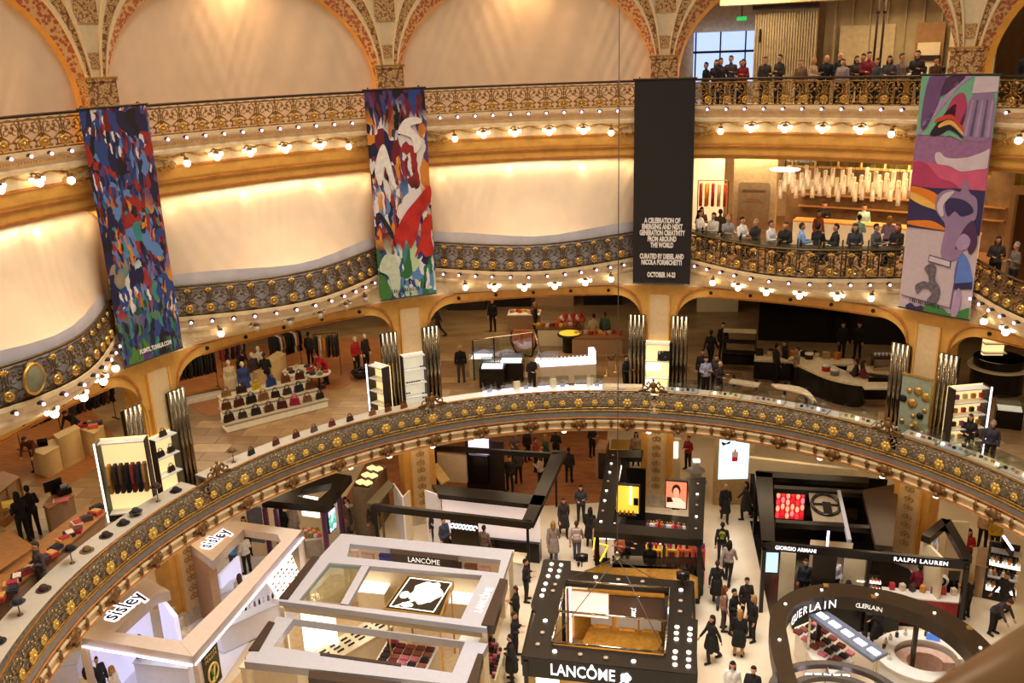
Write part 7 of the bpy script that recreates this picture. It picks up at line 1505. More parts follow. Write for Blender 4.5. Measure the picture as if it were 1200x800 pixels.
k = K('pastry_display', 'orange and white goods display at the back wall', 'display', F((665, 385))); a, b_ = F((655, 378), .9), F((684, 377), .9); k.mb(MB().beam(a, b_, .8, .9), 'cabinet', champ2)
for i in range(10): p = a.lerp(b_, (i + .5) / 10); k.mb(MB().ball(p + Vector((0, 0, .12 + .1 * (i % 3))), .18, 7), 'goods', cmat([(206, 90, 40), (230, 210, 190), (190, 50, 40)][i % 3]), True)
# rope posts
for i, px in enumerate([(711, 440), (722, 436)]):
    p = F(px); k = K('barrier_post', ['left', 'right'][i] + ' brass barrier post near the third pillar', 'barrier', p); k.mb(MB().lathe([(.16, 0), (.15, .03), (.025, .05), (.025, .95), (.045, .98), (0, 1.02)], 12, p), 'post', gilt, True)
    if not i: k.mb(MB().tube([p + Vector((0, 0, .9)), F((717, 438)) + Vector((0, 0, .65)), F((722, 436)) + Vector((0, 0, .9))], .025, 6), 'rope', M('brown_rope', (110, 60, 30), .8), True)

for i, (px, lb) in enumerate([((548, 362), 'low dark cabinet at the far back left of the watch hall'), ((600, 358), 'dark shelving at the far back of the watch hall'), ((650, 357), 'timber cabinet with lit top at the far back of the watch hall'), ((706, 356), 'tall dark cupboard at the far back right of the watch hall'), ((840, 364), 'lit boutique shelves at the far back behind the third pillar')]):
    p = F(px); k = K('back_cabinet', lb, 'cabinet', p); k.box('body', [dark, black, champ2, black, ivory][i], p + Vector((0, 0, .7)), (2.2, .5, 1.4)); k.box('top', [tanw, dark, white_lit, dark, tanw][i], p + Vector((0, 0, 1.43)), (2.3, .6, .06))
    for q in range(6): k.box('goods', cmat([(180, 150, 110), (60, 50, 46), (190, 80, 50), (210, 200, 180)][(q + i) % 4]), p + Vector((-.9 + .36 * q, -.1, 1.56)), (.2, .2, .2), q)
# ---- right bays: bar
barw = M('pale_bar_top', (232, 212, 172), .35)
k = K('bar_counter', 'curved pale topped black bar in the dark right bay', 'bar', F((960, 445))); pts = smooth([F(p_, 1.05) for p_ in ((925, 420), (945, 432), (975, 444), (1010, 450), (1016, 442), (990, 434), (965, 422), (940, 410))], 4); k.poly('worktop', barw, pts, Z1 + 1.05, .08); c_ = near(pts); k.poly('body', black, [c_ + (p_ - c_) * .95 for p_ in pts], Z1 + .97, .95)
for i, (px, c, lb) in enumerate([((968, 434), (196, 40, 36), 'red and white tub'), ((978, 439), (120, 120, 90), 'grey round tin'), ((948, 420), (70, 50, 40), 'dark dish')]): p = F(px, 1.05); kk = K('bar_tub', lb + ' on the curved bar', 'tub', p); kk.mb(MB().lathe([(.17, 0), (.18, .22), (0, .22)], 14, p), 'body', cmat(c), True); kk.mb(MB().lathe([(.19, .2), (.19, .25), (0, .25)], 14, p), 'lid', white, True)
k = K('back_bar', 'pale lit back bar shelf under the dark wall', 'bar', F((940, 420))); k.mb(MB().beam(F((884, 418), 1.0), F((1000, 424), 1.0), .8, .08), 'worktop', barw); k.mb(MB().beam(F((884, 418), .92), F((1000, 424), .92), .7, .9), 'body', black)
for i in range(8): p = F((890 + 13 * i, 416 + .6 * i), 1.0); k.box('bar_item', [black, chrome, champ2, cmat((190, 110, 50))][i % 4], p + Vector((0, 0, .14)), (.3, .2, .28), i)
k = K('dark_screen_wall', 'wide black glossy panel wall behind the bar', 'wall panel', F((985, 395))); k.wall('panel', M('black_gloss_wall', (20, 16, 14), .12), F((888, 398)), F((1078, 405)), Z1, Z1 + 3.9, .15); k.wall('frame', dark, F((886, 397)), F((1080, 404)), Z1 + 3.9, Z1 + 4.0, .2)
k = K('coffee_station', 'cream service counter with a coffee machine left of the rightmost pillar', 'counter', F((1040, 440))); k.mb(MB().beam(F((993, 430), 1.0), F((1052, 436), 1.0), .8, .08), 'worktop', barw); k.mb(MB().beam(F((993, 430), .92), F((1052, 436), .92), .7, .9), 'body', black); p = F((1033, 432), 1.0); k.box('coffee_machine', chrome, p + Vector((0, 0, .25)), (.8, .5, .5)); k.box('machine_top', dark, p + Vector((0, 0, .53)), (.85, .55, .06))
for i in range(5): k.mb(MB().lathe([(.05, 0), (.06, .14), (0, .14)], 8, p + Vector((-.3 + .15 * i, 0, .56))), 'cup', white, True)
k = K('side_station', 'small cream topped desk beside the mirrored tower', 'counter', F((1033, 470))); k.box('worktop', barw, F((1032, 452), 1.0), (1.4, .7, .07)); k.box('body', black, F((1032, 452), .5) + Vector((0, 0, -.02)), (1.3, .6, .96))
k = K('shelf_rack', 'dark metal shelving with pale top at the left of the bar', 'shelf', F((865, 430))); a, b_ = F((846, 432)), F((884, 434))
for j in range(4): k.mb(MB().beam(Vector((*a.xy, Z1 + .35 + .5 * j)), Vector((*b_.xy, Z1 + .35 + .5 * j)), .5, .05), 'shelf', barw if j == 3 else dark)
for q in (a, b_): k.post('upright', bronze, q, Z1, Z1 + 1.85, .06)
for i in range(3): p = a.lerp(b_, .2 + .3 * i); k.box('dark_box', black, (p.x, p.y, Z1 + .55), (.5, .4, .35))
k = K('white_bench', 'white curved bench rail in front of the bar', 'bench', F((920, 455))); k.mb(MB().tube(smooth([F(p_, .75) for p_ in ((905, 452), (935, 455), (948, 462), (955, 472), (948, 464), (932, 458))], 3), .09, 8, True), 'rail', barw, True); k.box('leg', dark, F((920, 455), .35), (.1, .1, .7)); k.box('leg', dark, F((945, 464), .35), (.1, .1, .7))
k = K('white_bench', 'straight white bench left of the bar', 'bench', F((880, 450))); k.mb(MB().beam(F((856, 445), .55), F((890, 450), .55), .4, .1), 'seat', barw); k.box('leg', dark, F((860, 446), .22), (.1, .3, .44)); k.box('leg', dark, F((886, 450), .22), (.1, .3, .44))
k = K('round_bar', 'round black bar with pale rim in the far right bay', 'bar', F((1165, 470))); p = F((1166, 456)); k.mb(MB().lathe([(1.0, 0), (1.0, 1.0), (0, 1.0)], 30, p), 'drum', black); k.mb(MB().lathe([(1.15, 1.0), (1.15, 1.08), (.8, 1.08), (.8, 1.0)], 30, p), 'rim_top', barw); k.mb(MB().lathe([(.96, 1.08), (.96, 1.42), (.9, 1.42), (.9, 1.08)], 30, p), 'upper_drum', black)
k.box('lit_shelves', M('warm_case_light', (0, 0, 0)), p + Vector((-.1, .5, 1.8)), (.8, .2, .9))
for i in range(3): k.box('shelf', white, p + Vector((-.1, .35, 1.5 + .4 * i)), (.9, .4, .04))
for i, px in enumerate([(1140, 500), (1147, 482)]): p = F(px); k = K('barrier_post', ['near', 'far'][i] + ' red and chrome barrier post by the round bar', 'barrier', p); k.mb(MB().lathe([(.17, 0), (.16, .03), (.025, .05), (.025, 1.0), (0, 1.03)], 12, p), 'post', chrome, True); k.box('red_belt', M('red_belt', (150, 40, 36), .6), p + Vector((.1, .1, .9)), (.05, .3, .1), .5)
k = K('glass_table', 'low lit glass jewellery table at the far right edge', 'display case', F((1185, 510))); p = F((1180, 500)); k.box('lit_top', M('soft_lit_top', (250, 240, 220), .5, emit=.5), p + Vector((0, 0, .75)), (.8, .5, .05), -.3); k.box('base', black, p + Vector((0, 0, .36)), (.9, .5, .72), -.3); k.box('glass', clear, p + Vector((0, 0, .95)), (1.0, .6, .36), -.3)

# ---- people on the first floor
Q = lambda lb, at_, *a, **kw: person(lb, at_, *a, z=Z1, **kw)
Q('salesman in maroon shirt leaning on the cream sales desk', (45, 552), -30, 'lean', (92, 40, 34), B_, 'brown')
Q('person in black bending over the folded clothes', (93, 520), -40, 'lean', B_, B_, 'black')
Q('man in black at the brown till table', (43, 628), -160, 'hold', (22, 18, 18), B_, 'black')
Q('woman in black with long hair beside the till table', (31, 636), -150, 'hold', (20, 18, 18), B_, 'black', True)
Q('clerk in grey cardigan behind the hat shelf', (55, 700), -70, 'hold', (70, 60, 60), GR, 'brown')
Q('woman in dark dress standing at the cash desk', (314, 457), 170, 'hold', (28, 24, 26), B_, 'brown')
Q('man in black behind the cash desk', (284, 447), 20, 'lean', (34, 28, 28), B_, 'brown')
Q('woman in red coat bending over the round table', (383, 450), -60, 'lean', (176, 26, 30), (26, 24, 26), 'red', coat=True)
Q('shopper in dark jacket at the back of the parquet shop', (365, 430), 150, 'stand', (44, 40, 42), B_, 'black')
Q('bald man in black jumper seen from behind in the watch hall', (541, 448), 180, 'stand', (26, 22, 22), (78, 74, 66), None)
Q('man in dark suit standing at the back of the watch hall', (578, 388), -20, 'stand', (26, 22, 22), B_, 'brown')
Q('person in dark clothes walking beside the mirrored tower', (514, 395), -90, 'walk', (40, 34, 34), (50, 46, 46), 'brown')
Q('sales assistant in black behind the lit cases', (624, 462), 30, 'hold', (28, 24, 26), B_, 'black')
Q('woman with blond hair and black dress at the goods table', (628, 392), -90, 'hold', (30, 26, 26), B_, 'blond', True)
Q('shopper in beige jacket with shoulder strap, back turned', (696, 408), 180, 'stand', (176, 156, 110), B_, 'black')
Q('shopper in green jacket next to the beige jacket', (709, 406), 170, 'stand', (70, 90, 70), B_, 'brown')
Q('customer in black with black hair at the ring counter', (733, 462), 60, 'hold', (22, 20, 20), B_, 'black')
Q('customer with glasses in dark jacket at the ring counter', (744, 462), -30, 'hold', (40, 34, 34), B_, 'brown')
for i, (x, y, c, hr, ps, f) in enumerate([(832, 430, (34, 28, 28), 'black', 'walk', 160), (846, 420, (26, 22, 24), 'black', 'stand', 20), (822, 455, (50, 40, 40), 'brown', 'stand', 0), (838, 462, (60, 50, 52), 'brown', 'hold', -10), (826, 464, (160, 160, 176), 'black', 'hold', 20), (908, 448, (40, 30, 30), 'black', 'stand', 120), (918, 444, (34, 28, 28), 'black', 'stand', -60), (932, 452, (150, 126, 100), 'brown', 'hold', -80), (842, 470, (54, 36, 34), None, 'hold', 60), (985, 420, (30, 24, 24), 'black', 'stand', 30), (1004, 420, (28, 24, 24), 'black', 'stand', -20), (1008, 470, (120, 40, 34), 'brown', 'hold', 100), (1000, 468, (60, 44, 40), 'brown', 'hold', -100), (1090, 512, (36, 30, 32), 'brown', 'hold', 10), (1131, 540, (40, 34, 38), 'brown', 'hold', 10), (1157, 548, (60, 56, 66), 'grey', 'stand', 0)]):
    Q(['dark clothed person striding behind the third pillar', 'person in black standing near the metal shelving', 'person in brown by the third pillar towers', 'brown haired person looking over the ring counter', 'person in pale blue shirt looking over the ring counter', 'man in dark brown coat at the left of the bar', 'woman in black holding something at the bar', 'person in tan sweater at the bar', 'bald man bending over the ring counter', 'barman in black behind the curved bar', 'second barman in black near the coffee machine', 'woman in red shirt sitting near the bar', 'man in dark jacket facing the woman in red', 'person in dark top in front of the gold disc panel', 'woman with brown hair behind the jewellery counter', 'grey haired woman behind the jewellery counter'][i], (x, y), f, ps, c, B_, hr, i in (6, 11, 14))

# ================================================================== second floor restaurant (right of the black banner)
Z2 = 11.0
F2 = lambda px, h=0.0: W(px[0], px[1], Z2 + h)
def PB(u, r_, z_): return P(u, r_, z_)
k = K('menu_wall', 'cream wall block with a rounded taupe panel and orange lines', 'wall panel', P(2.28, 20.0, Z2)); a_ = A(2.28) - pi / 2
k.mb(MB().box(P(2.29, 20.2, Z2 + 2.1), (1.75, .5, 4.2), a_), 'block', M('cream_block', (226, 202, 156), .5)); t = k.t
o = put('rounded_panel', slab([[(.68 * cos(q) if False else (sx * .52 + .12 * cos(q)), (sy * .85 + .12 * sin(q))) for sx, sy, q0 in ((1, 1, 0), (-1, 1, pi / 2), (-1, -1, pi), (1, -1, 3 * pi / 2)) for q in (q0, q0 + pi / 4, q0 + pi / 2)]], 0, .05, M('taupe_menu_panel', (176, 152, 116), .5), 'rounded_panel'), t); e = P(2.29, 19.93, Z2 + 1.65) + k.o; frame(o, e, (cos(a_), sin(a_), 0), (0, 0, 1))
for i, (w_, z_) in enumerate([(.95, 2.25), (.5, 1.9), (.75, 1.8)]): k.mb(MB().box(P(2.29, 19.9, Z2 + z_), (w_, .04, .12 if i == 0 else .05), a_), 'orange_line', M('orange_red_ink', (214, 84, 44), .5))
k = K('pendant_lamp', 'flat round glowing disc lamp above the restaurant', 'lamp', P(2.4, 19, Z2 + 3.3)); k.mb(MB().lathe([(.0, -.05), (.55, -.03), (.6, .02), (0, .08)], 20, P(2.4, 19, Z2 + 3.3)), 'disc', white_lit, True); k.mb(MB().tube([P(2.4, 19, Z2 + 3.38), P(2.4, 19, Z2 + 4.2)], .02, 5), 'cord', iron)
k = K('glass_partition', 'framed clerestory glass strip over the restaurant', 'partition', P(2.65, 21, Z2 + 3)); k.mb(MB().sweep([(0, Z2 + 3.2), (0, Z2 + 3.28), (.06, Z2 + 3.28), (.06, Z2 + 3.2), (0, Z2 + 3.2)], lambda kk, j: 20.5, 2.38, 2.98, 12), 'rail', M('lit_brass_rail', (220, 180, 110), .3, .4))
for i in range(9): p = P(2.4 + .07 * i, 20.5, 0); k.post('mullion', M('lit_brass_rail', (0, 0, 0)), p, Z2 + 3.25, Z2 + 4.2, .07)
k.mb(MB().sweep([(0, Z2 + 3.28), (0, Z2 + 4.2)], lambda kk, j: 20.53, 2.38, 2.98, 12), 'glass', glass('green_glass', (190, 200, 150), .15))
k = K('restaurant_counter', 'long cream lit service counter at the back of the restaurant', 'counter', P(2.65, 20.2, Z2)); k.mb(MB().sweep([(0, Z2), (0, Z2 + 1.05), (.6, Z2 + 1.05), (.6, Z2)], lambda kk, j: 20.0, 2.42, 2.97, 12), 'front', M('lit_cream_counter', (246, 220, 170), .5, emit=.35)); k.mb(MB().sweep([(-.08, Z2 + 1.05), (-.08, Z2 + 1.12), (.7, Z2 + 1.12), (.7, Z2 + 1.05), (-.08, Z2 + 1.05)], lambda kk, j: 20.0, 2.42, 2.97, 12), 'worktop', M('orange_lit_top', (236, 150, 70), .4, emit=.3)); k.mb(MB().box(P(2.86, 19.95, Z2 + .6), (.8, .06, .3), A(2.86) - pi / 2), 'sign_plate', M('green_plate', (150, 170, 110), .5))
k = K('kitchen_wall', 'dark shelved kitchen wall behind the service counter', 'wall panel', P(2.65, 22.5, Z2)); k.mb(MB().sweep([(0, Z2), (0, Z2 + 3.3), (.1, Z2 + 3.3), (.1, Z2)], lambda kk, j: 22.5, 2.36, 3.0, 12), 'panel', M('dark_kitchen', (120, 92, 62), .5, var=.5, scale=1.5))
for j in range(2): k.mb(MB().sweep([(-.3, Z2 + 1.3 + .5 * j), (0, Z2 + 1.3 + .5 * j), (0, Z2 + 1.34 + .5 * j), (-.3, Z2 + 1.34 + .5 * j), (-.3, Z2 + 1.3 + .5 * j)], lambda kk, j_: 22.5, 2.4, 2.98, 12), 'shelf', tanw)
ln = MB(); ln.lathe([(.085, 0), (.085, .7), (.05, .74)], 8); lant = ln.mesh('glass_tube', M('frosted_tube', (238, 224, 196), .3, emit=.1, ecol=(255, 226, 180), alpha=.5)); ln = MB(); ln.lathe([(.03, .1), (.04, .3), (.02, .5)], 6); lfil = ln.mesh('filament', M('warm_filament', (255, 226, 180), .5, emit=.9)); ln = MB(); ln.tube([(0, 0, .66), (0, 0, 1.2)], .01, 4); lcord = ln.mesh('cord', iron)
for i in range(64):
    u = 2.385 + .59 * i / 63; p = P(u, 19.2 + .3 * (i % 4), Z2 + 2.1 + .13 * ((i * 7) % 5)); t = thing('hanging_lantern', 'tall glass tube lantern in the cluster hanging above the restaurant', 'lamp', p, 0, 'glass lanterns over the restaurant'); put('glass_tube', lant, t); put('filament', lfil, t); put('cord', lcord, t)
k = K('boutique_display', 'bright clothes display seen beside the black banner', 'display', P(2.12, 20.5, Z2)); k.mb(MB().box(P(2.13, 21, Z2 + 1.9), (1.3, .1, 3.8), A(2.13) - pi / 2), 'lit_wall', M('lit_boutique_wall', (250, 214, 160), .5, emit=.9))
clothes_rail('short rail of red and orange clothes beside the black banner', P(2.1, 20.4, 0), P(2.2, 20.4, 0), Z2, 2.6, [(200, 60, 40), (226, 160, 60), (190, 40, 60), (240, 200, 160), (210, 90, 60)], 'red or orange garment beside the black banner', 'clothes beside the black banner')
# rail bar tables with diners
k = K('rail_table', 'narrow curved bar table along the restaurant railing', 'table', P(2.5, 15.3, Z2)); k.mb(MB().sweep([(.28, Z2 + 1.0), (.28, Z2 + 1.05), (.85, Z2 + 1.05), (.85, Z2 + 1.0), (.28, Z2 + 1.0)], lambda kk, j: r2(kk), 2.1, 2.93, 40), 'worktop', M('dark_table_top', (76, 66, 52), .3))
for i in range(9): u = 2.14 + .095 * i; p = P(u, r2(u) + .4, 0); k.post('leg', iron, p, Z2, Z2 + 1.0, .05)
k = K('glass_guard', 'glass guard panels on metal posts behind the restaurant railing', 'glass guard', P(2.5, 15, Z2 + 1)); k.mb(MB().sweep([(.16, Z2 + .2), (.16, Z2 + 1.35)], lambda kk, j: r2(kk), 2.1, 2.93, 40), 'glass', clear)
for i in range(12): u = 2.1 + .0755 * i; p = P(u, r2(u) + .16, 0); k.post('post', silver_iron, p, Z2 + .0, Z2 + 1.4, .045)
DN = [('diner in white blouse next to the black banner', W_, 'black', True), ('diner in pale blouse second from the black banner', (206, 196, 180), 'brown', True), ('diner in grey checked shirt with fair hair', (140, 134, 130), 'blond', False), ('man in white shirt holding his face', W_, 'black', False), ('blond woman in black at the rail table', (34, 30, 30), 'blond', False), ('man in white shirt with dark tie reaching forward', (220, 214, 210), 'brown', False), ('man in black suit at the rail table', (28, 24, 26), 'brown', False), ('man in light blue shirt, back half turned', (130, 170, 216), 'brown', False), ('dark chair side diner in black', (30, 26, 26), 'black', False), ('dark haired man in black jacket talking', (34, 30, 32), 'black', False), ('diner in black and white by the waitress', (60, 56, 58), 'brown', True), ('grey clad man leaning on the rail table', (92, 90, 92), 'black', False), ('woman with reddish hair in black dress', (40, 34, 34), 'red', True), ('dark haired man next to the collage banner', (26, 24, 26), 'black', False)]
chair_b = MB(); chair_b.lathe([(.18, .68), (.2, .72), (.19, .76), (0, .76)], 14); cs = chair_b.mesh('seat', dark, True); chair_b = MB(); chair_b.lathe([(.2, 0), (.18, .02), (.03, .05), (.03, .68)], 10); cp_ = chair_b.mesh('pedestal', chrome, True)
for i, (lb, c, hr, lg) in enumerate(DN):
    u = 2.135 + .058 * i; rr_ = r2(u) + 1.0; p = P(u, rr_, Z2); t = thing('bar_stool', 'dark bar stool under the ' + lb, 'stool', p, 0, 'bar stools at the rail table'); put('seat', cs, t); put('pedestal', cp_, t)
    dt = CAM - p; person(lb, (p.x, p.y, Z2 + .36), [60, -40, 30, 50, -50, 60, -20, 100, 150, -70, 10, 60, -30, -60][i], 'sit', c, (40, 38, 44), hr, lg, h=1.1)
for i in range(10): u = 2.15 + .08 * i; bottles('green bottle standing on the restaurant rail table', 'bottles on the rail table', P(u, r2(u) + .5, 0), P(u + .01, r2(u) + .5, 0), 1, Z2 + 1.05, ['dark', 'amber'], 1.2)
for i, (u, r_, c, hr, lb, f) in enumerate([(2.13, 18.6, (90, 60, 40), 'black', 'long haired woman in brown standing by the boutique', 20), (2.2, 18.2, (70, 60, 40), 'black', 'man in olive jacket standing by the boutique', 170), (2.66, 18.6, (150, 200, 190), 'black', 'waitress in turquoise top with back turned', 170), (2.62, 21.0, (170, 206, 196), 'black', 'cook in turquoise behind the service counter', 10), (2.5, 21.0, (40, 34, 30), 'black', 'cook in black behind the service counter', 0), (2.52, 19.0, (140, 80, 40), 'black', 'dark haired diner in orange brown at the inner tables', 40), (2.75, 18.8, (150, 140, 180), 'blond', 'woman with long blond hair at the inner tables', 170)]):
    person(lb, tuple(P(u, r_, Z2)), f, 'stand' if i % 2 else 'hold', c, B_, hr, i in (0, 6))
# far right bay of the second floor
k = K('panelled_door', 'cream framed brown door panels in the far right bay', 'door', P(3.2, 18.6, Z2)); k.mb(MB().box(P(3.25, 18.6, Z2 + 1.5), (3.0, .15, 3.0), A(3.25) - pi / 2), 'door_leaf', M('brown_door', (110, 74, 40), .4, var=.2, stretch=(1, 1, .2)))
for dx in (-1.5, -.4, .7, 1.5): k.mb(MB().box(P(3.25, 18.45, Z2 + 1.6, dx), (.18, .2, 3.2), A(3.25) - pi / 2), 'frame_post', cream)
k.mb(MB().box(P(3.25, 18.45, Z2 + 3.15), (3.2, .22, .25), A(3.25) - pi / 2), 'frame_head', cream); k.mb(MB().box(P(3.25, 18.55, Z2 + 3.75), (3.2, .1, .9), A(3.25) - pi / 2), 'transom_glass', MATS['green_glass'])
person('woman with glasses in dark cardigan at the far right balcony', tuple(P(3.16, 16.9, Z2 + .1)), 10, 'hold', (70, 56, 50), B_, 'brown', True); person('grey haired person in taupe at the far right balcony', tuple(P(3.24, 16.5, Z2 + .1)), -60, 'hold', (110, 96, 84), B_, 'grey')

# ================================================================== third floor interior (right of the black banner)
Z3 = 16.85
def pan(k, name, mat, u, r_, z0, w_, h_, th=.1, rot=0.0): return k.mb(MB().box(P(u, r_, z0 + h_ / 2), (w_, th, h_), A(u) - pi / 2 + rot), name, mat)
k = K('ribbed_screen', 'tall grey ribbed metal screen panel on the third floor', 'screen', P(2.36, 20.0, Z3)); pan(k, 'back_sheet', M('ribbed_grey_metal', (206, 188, 152), .4, .2), 2.36, 20.1, Z3, 2.4, 3.66)
for i in range(24): k.mb(MB().box(P(2.36, 20.0, Z3 + 1.75, -1.15 + .1 * i), (.04, .08, 3.3), A(2.36) - pi / 2), 'rib', MATS['ribbed_grey_metal'])
pan(k, 'door_handle', black, 2.285, 19.9, Z3 + 2.3, .06, .5, .1); pan(k, 'head_beam', dark, 2.36, 19.85, Z3 + 3.5, 2.5, .18, .3)
k = K('glass_wall', 'grey glass boutique wall with poster panels on the third floor', 'glass wall', P(2.65, 20.4, Z3)); pan(k, 'smoked_pane', M('smoked_grey_wall', (176, 158, 120), .2, var=.2, scale=1.2), 2.66, 20.6, Z3, 5.0, 4.1)
for i in range(7): pan(k, 'mullion', M('steel_mullion', (176, 160, 124), .35, .3), 2.5 + .05 * i, 20.5, Z3, .06, 4.1, .1)
pan(k, 'poster_panel', M('pale_poster', (190, 172, 136), .5), 2.56, 20.45, Z3 + .9, 1.1, 1.9, .05); pan(k, 'poster_panel', M('pale_poster', (0, 0, 0)), 2.64, 20.45, Z3 + .9, .9, 1.9, .05); pan(k, 'poster_band', dark, 2.56, 20.4, Z3 + 1.2, 1.1, .14, .05)
pan(k, 'brown_poster', M('brown_poster', (150, 110, 70), .5), 2.775, 20.4, Z3 + .8, 1.0, 2.0, .06); pan(k, 'poster_label', ivory, 2.775, 20.35, Z3 + 1.0, .8, 1.1, .05); pan(k, 'poster_band', dark, 2.775, 20.3, Z3 + 1.45, .9, .2, .05); pan(k, 'ribbed_leaf', MATS['ribbed_grey_metal'], 2.9, 20.1, Z3, 1.6, 4.0)
k = K('ceiling_beam', 'wide pale ceiling bulkhead over the third floor boutique', 'ceiling panel', P(2.6, 19.8, Z3 + 4.2)); k.mb(MB().sweep([(0, Z3 + 3.72), (0, Z3 + 4.72), (.8, Z3 + 4.72), (.8, Z3 + 3.72), (0, Z3 + 3.72)], lambda kk, j: 19.4, 2.16, 3.0, 14), 'bulkhead', M('cream_bulkhead', (232, 206, 156), .5)); k.mb(MB().box(P(2.3, 19.38, Z3 + 4.2), (.5, .04, .3), A(2.3) - pi / 2), 'vent', MATS['cream_bulkhead'])
k = K('window_1', 'daylit window with glazing bars on the third floor beside the black banner', 'window', P(2.15, 24.4, Z3)); k.t['kind'] = 'structure'; pan(k, 'daylight_pane', M('daylight_sky', (176, 200, 250), .5, emit=1.3), 2.16, 24.5, Z3 + .6, 3.4, 2.2, .04)
for dx in (-1.6, -.5, .6, 1.6): k.mb(MB().box(P(2.16, 24.4, Z3 + 1.7, dx), (.06, .08, 2.2), A(2.16) - pi / 2), 'glazing_bar', iron)
k.mb(MB().box(P(2.16, 24.4, Z3 + 1.95), (3.4, .1, .1), A(2.16) - pi / 2), 'glazing_bar', iron)
k = K('exit_sign', 'small green exit sign on the third floor wall', 'sign', P(2.2, 22.5, Z3 + 3.2)); pan(k, 'plate', M('green_exit', (40, 190, 90), .5, emit=1.2), 2.2, 22.5, Z3 + 3.2, .4, .16, .04); pan(k, 'bracket', iron, 2.2, 22.5, Z3 + 3.36, .04, .5, .04)
for i, (x0, zz) in enumerate([(2.67, 4.0), (2.69, 4.0), (2.92, 3.3)]): k = K('rigging_pole', ['left dark rigging pole', 'middle dark rigging pole', 'slim rigging pole on the right'][i] + ' standing on the third floor', 'pole', P(x0, 18.2, Z3)); k.mb(MB().tube([P(x0, 18.2, Z3), P(x0 + .004, 18.2, Z3 + zz)], .04, 6), 'pole', iron, True); k.mb(MB().lathe([(.3, 0), (.28, .04), (.05, .06)], 12, P(x0, 18.2, Z3)), 'foot', iron); k.mb(MB().ball(P(x0 + .003, 18.2, Z3 + zz * .8), .08, 6), 'clamp', iron)
for i, (u, r_, w_, lb) in enumerate([(2.74, 19.0, 1.6, 'pale display table with goods on the third floor'), (2.86, 18.6, 1.6, 'long pale counter with glass jars on the third floor')]):
    k = K('display_table', lb, 'table', P(u, r_, Z3)); pan(k, 'body', [M('brown_poster', (0, 0, 0)), ivory][i], u, r_, Z3, w_, 1.0, .7); pan(k, 'top', white, u, r_, Z3 + 1.0, w_ + .1, .06, .8)
    for q in range(7): pp = P(u - .055 + .018 * q, r_ - .2, Z3 + 1.06); k.mb(MB().lathe([(.07, 0), (.07, .22), (.04, .26), (0, .26)], 8, pp), 'jar', [white, black, chrome][q % 3], True)
T3 = [(2.14, 17.6, (30, 26, 28), 'black'), (2.17, 18.0, (40, 32, 32), 'brown'), (2.19, 17.5, (34, 28, 30), 'black'), (2.22, 17.9, (70, 60, 60), 'brown'), (2.245, 18.6, (30, 26, 28), 'black'), (2.265, 17.7, (130, 26, 30), 'brown'), (2.34, 17.5, (60, 50, 46), 'brown'), (2.39, 17.4, (50, 42, 38), 'black'), (2.46, 17.5, (120, 90, 60), 'red'), (2.5, 17.5, (170, 140, 110), 'blond'), (2.535, 17.8, (26, 22, 24), None), (2.575, 17.9, (24, 22, 22), None), (2.6, 17.3, (150, 130, 130), 'brown'), (2.62, 18.2, (60, 44, 40), 'brown'), (2.635, 18.4, (30, 24, 26), 'black'), (2.665, 17.9, (120, 24, 30), 'black'), (2.71, 17.3, (60, 60, 66), 'brown'), (2.75, 17.2, (70, 62, 60), 'black'), (2.775, 17.6, (130, 110, 100), 'brown'), (2.81, 18.0, (40, 28, 30), 'black'), (2.89, 17.3, (80, 56, 40), 'black')]
L3N = ['black jacket closest to the black banner', 'dark brown coat near the daylit window', 'black with hood near the daylit window', 'taupe coat before the daylit window', 'black, tallest before the daylit window', 'dark red jacket beside the ribbed screen', 'brown before the ribbed screen, left', 'brown before the ribbed screen, right', 'tan with red hair by the ribbed screen edge', 'pale beige with fair hair behind the railing', 'black, bald, left of a pair', 'black, bald, right of a pair', 'pale mauve low behind the railing', 'brown at the left of the rigging poles', 'black standing tall left of the rigging poles', 'red sweater in front of the rigging poles', 'slate low behind the railing right of the poles', 'taupe low behind the railing right of the poles', 'pale brown jacket by the display table', 'dark plum top with long hair by the jars', 'brown jacket next to the collage arch']
for i, (u, r_, c, hr) in enumerate(T3): person('third floor visitor in ' + L3N[i], tuple(P(u, r_, Z3)), (i * 53) % 120 - 60, 'hold' if i % 2 else 'stand', c, B_, hr, i % 4 == 1, False, .94 + .04 * (i % 4))
person('white faced mannequin in black on the far right of the third floor', tuple(P(3.13, 17.9, Z3)), 10, 'stand', (20, 18, 20), (20, 18, 20), None, False, True, 1.05, M('mannequin_white', (0, 0, 0)), name='mannequin', cat='mannequin')
k = K('dark_partition', 'dark brown fluted partition on the far right of the third floor', 'partition', P(3.2, 19.5, Z3)); pan(k, 'panel', dark, 3.25, 19.6, Z3, 5, 4.2)
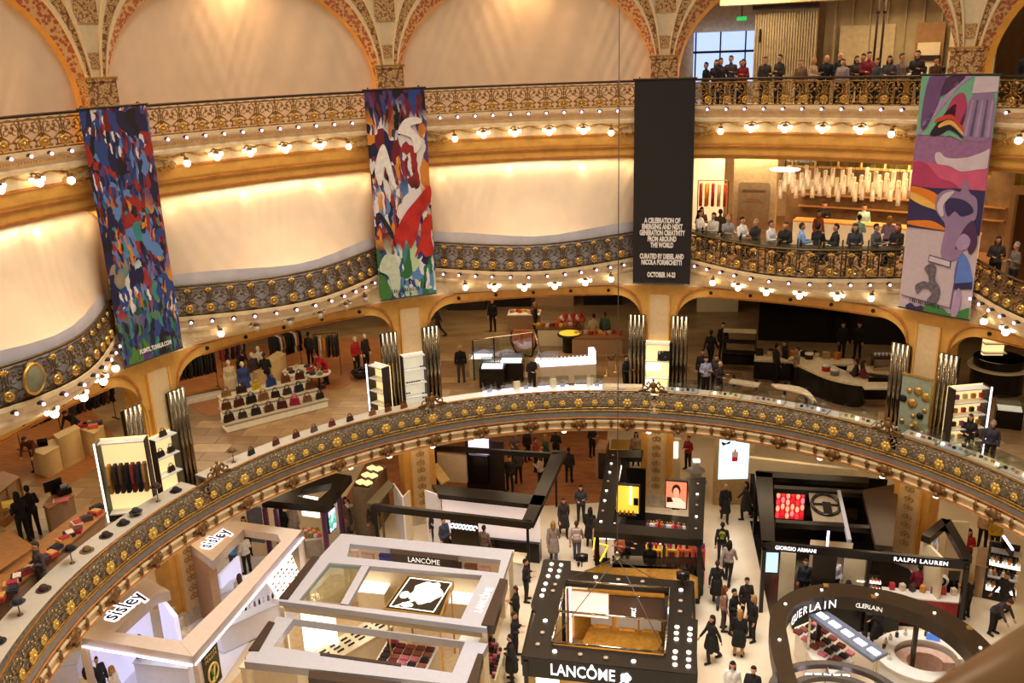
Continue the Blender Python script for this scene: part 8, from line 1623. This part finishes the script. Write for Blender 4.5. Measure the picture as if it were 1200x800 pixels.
for i in range(12): k.mb(MB().box(P(3.25, 19.5, Z3 + 2, -2.3 + .4 * i), (.1, .1, 4.0), A(3.25) - pi / 2), 'flute', M('brown_flute', (92, 62, 36), .5))
# ------------------------------------------------------------------ lights of the floors
warm = (1, .74, .44)
for k in (-.7, .0, .5, 1.0, 1.5, 2.0, 2.5, 3.0, 3.6):
    for r, pw in ((19.5, 150), (26, 170)):
        area('first_floor_downlights', P(k, r, 9.55), 3.2, 1.6, pw * (.22 if 2 <= k <= 3 else .8), warm, (0, 0, A(k) - pi / 2))
    for r, pw in ((16.0, 45), (21, 60)):
        area('ground_floor_downlights', P(k, r, 4.5), 3.0, 1.2, pw, warm, (0, 0, A(k) - pi / 2))
for k in (2.25, 2.75, 3.4):
    area('second_floor_downlights', P(k, 20.5, 15.1), 3, 2.5, 400, warm, (0, 0, A(k) - pi / 2))
    area('third_floor_downlights', P(k, 18.4, 21.3), 3, 1.4, 170, warm, (0, 0, A(k) - pi / 2))
def spot(loc, tgt, pw, col=warm, size=1.2, blend=.6, rad=.08):
    l = bpy.data.lights.new('curtain_spot', 'SPOT'); l.energy = pw; l.color = col; l.spot_size = size; l.spot_blend = blend; l.shadow_soft_size = rad
    o = bpy.data.objects.new('curtain_spot', l); COL.objects.link(o); o.location = loc; d = Vector(tgt) - Vector(loc); o.rotation_euler = d.to_track_quat('-Z', 'Y').to_euler(); return o
for k in (-1, 0, 1):
    for u in (.2, .5, .8):
        area('curtain_strip_light', P(k + u, 16.42, 14.93), 3.0, .15, 15, (1, .74, .4), (radians(14), 0, A(k + u) - pi / 2))
        area('arch_strip_light', P(k + u, 17.0, 22.3), 3.0, .15, 300, (1, .6, .28), (radians(6), 0, A(k + u) - pi / 2))
    for u in (.16, .42, .7, .88):
        spot(P(k + u, 16.55, 14.9), P(k + u, 16.6, 12), 22, (1, .76, .42)); spot(P(k + u, 16.98, 21.9), P(k + u, 17.3, 17), 16, (1, .6, .24))
bpy.data.scenes.remove(WORK)
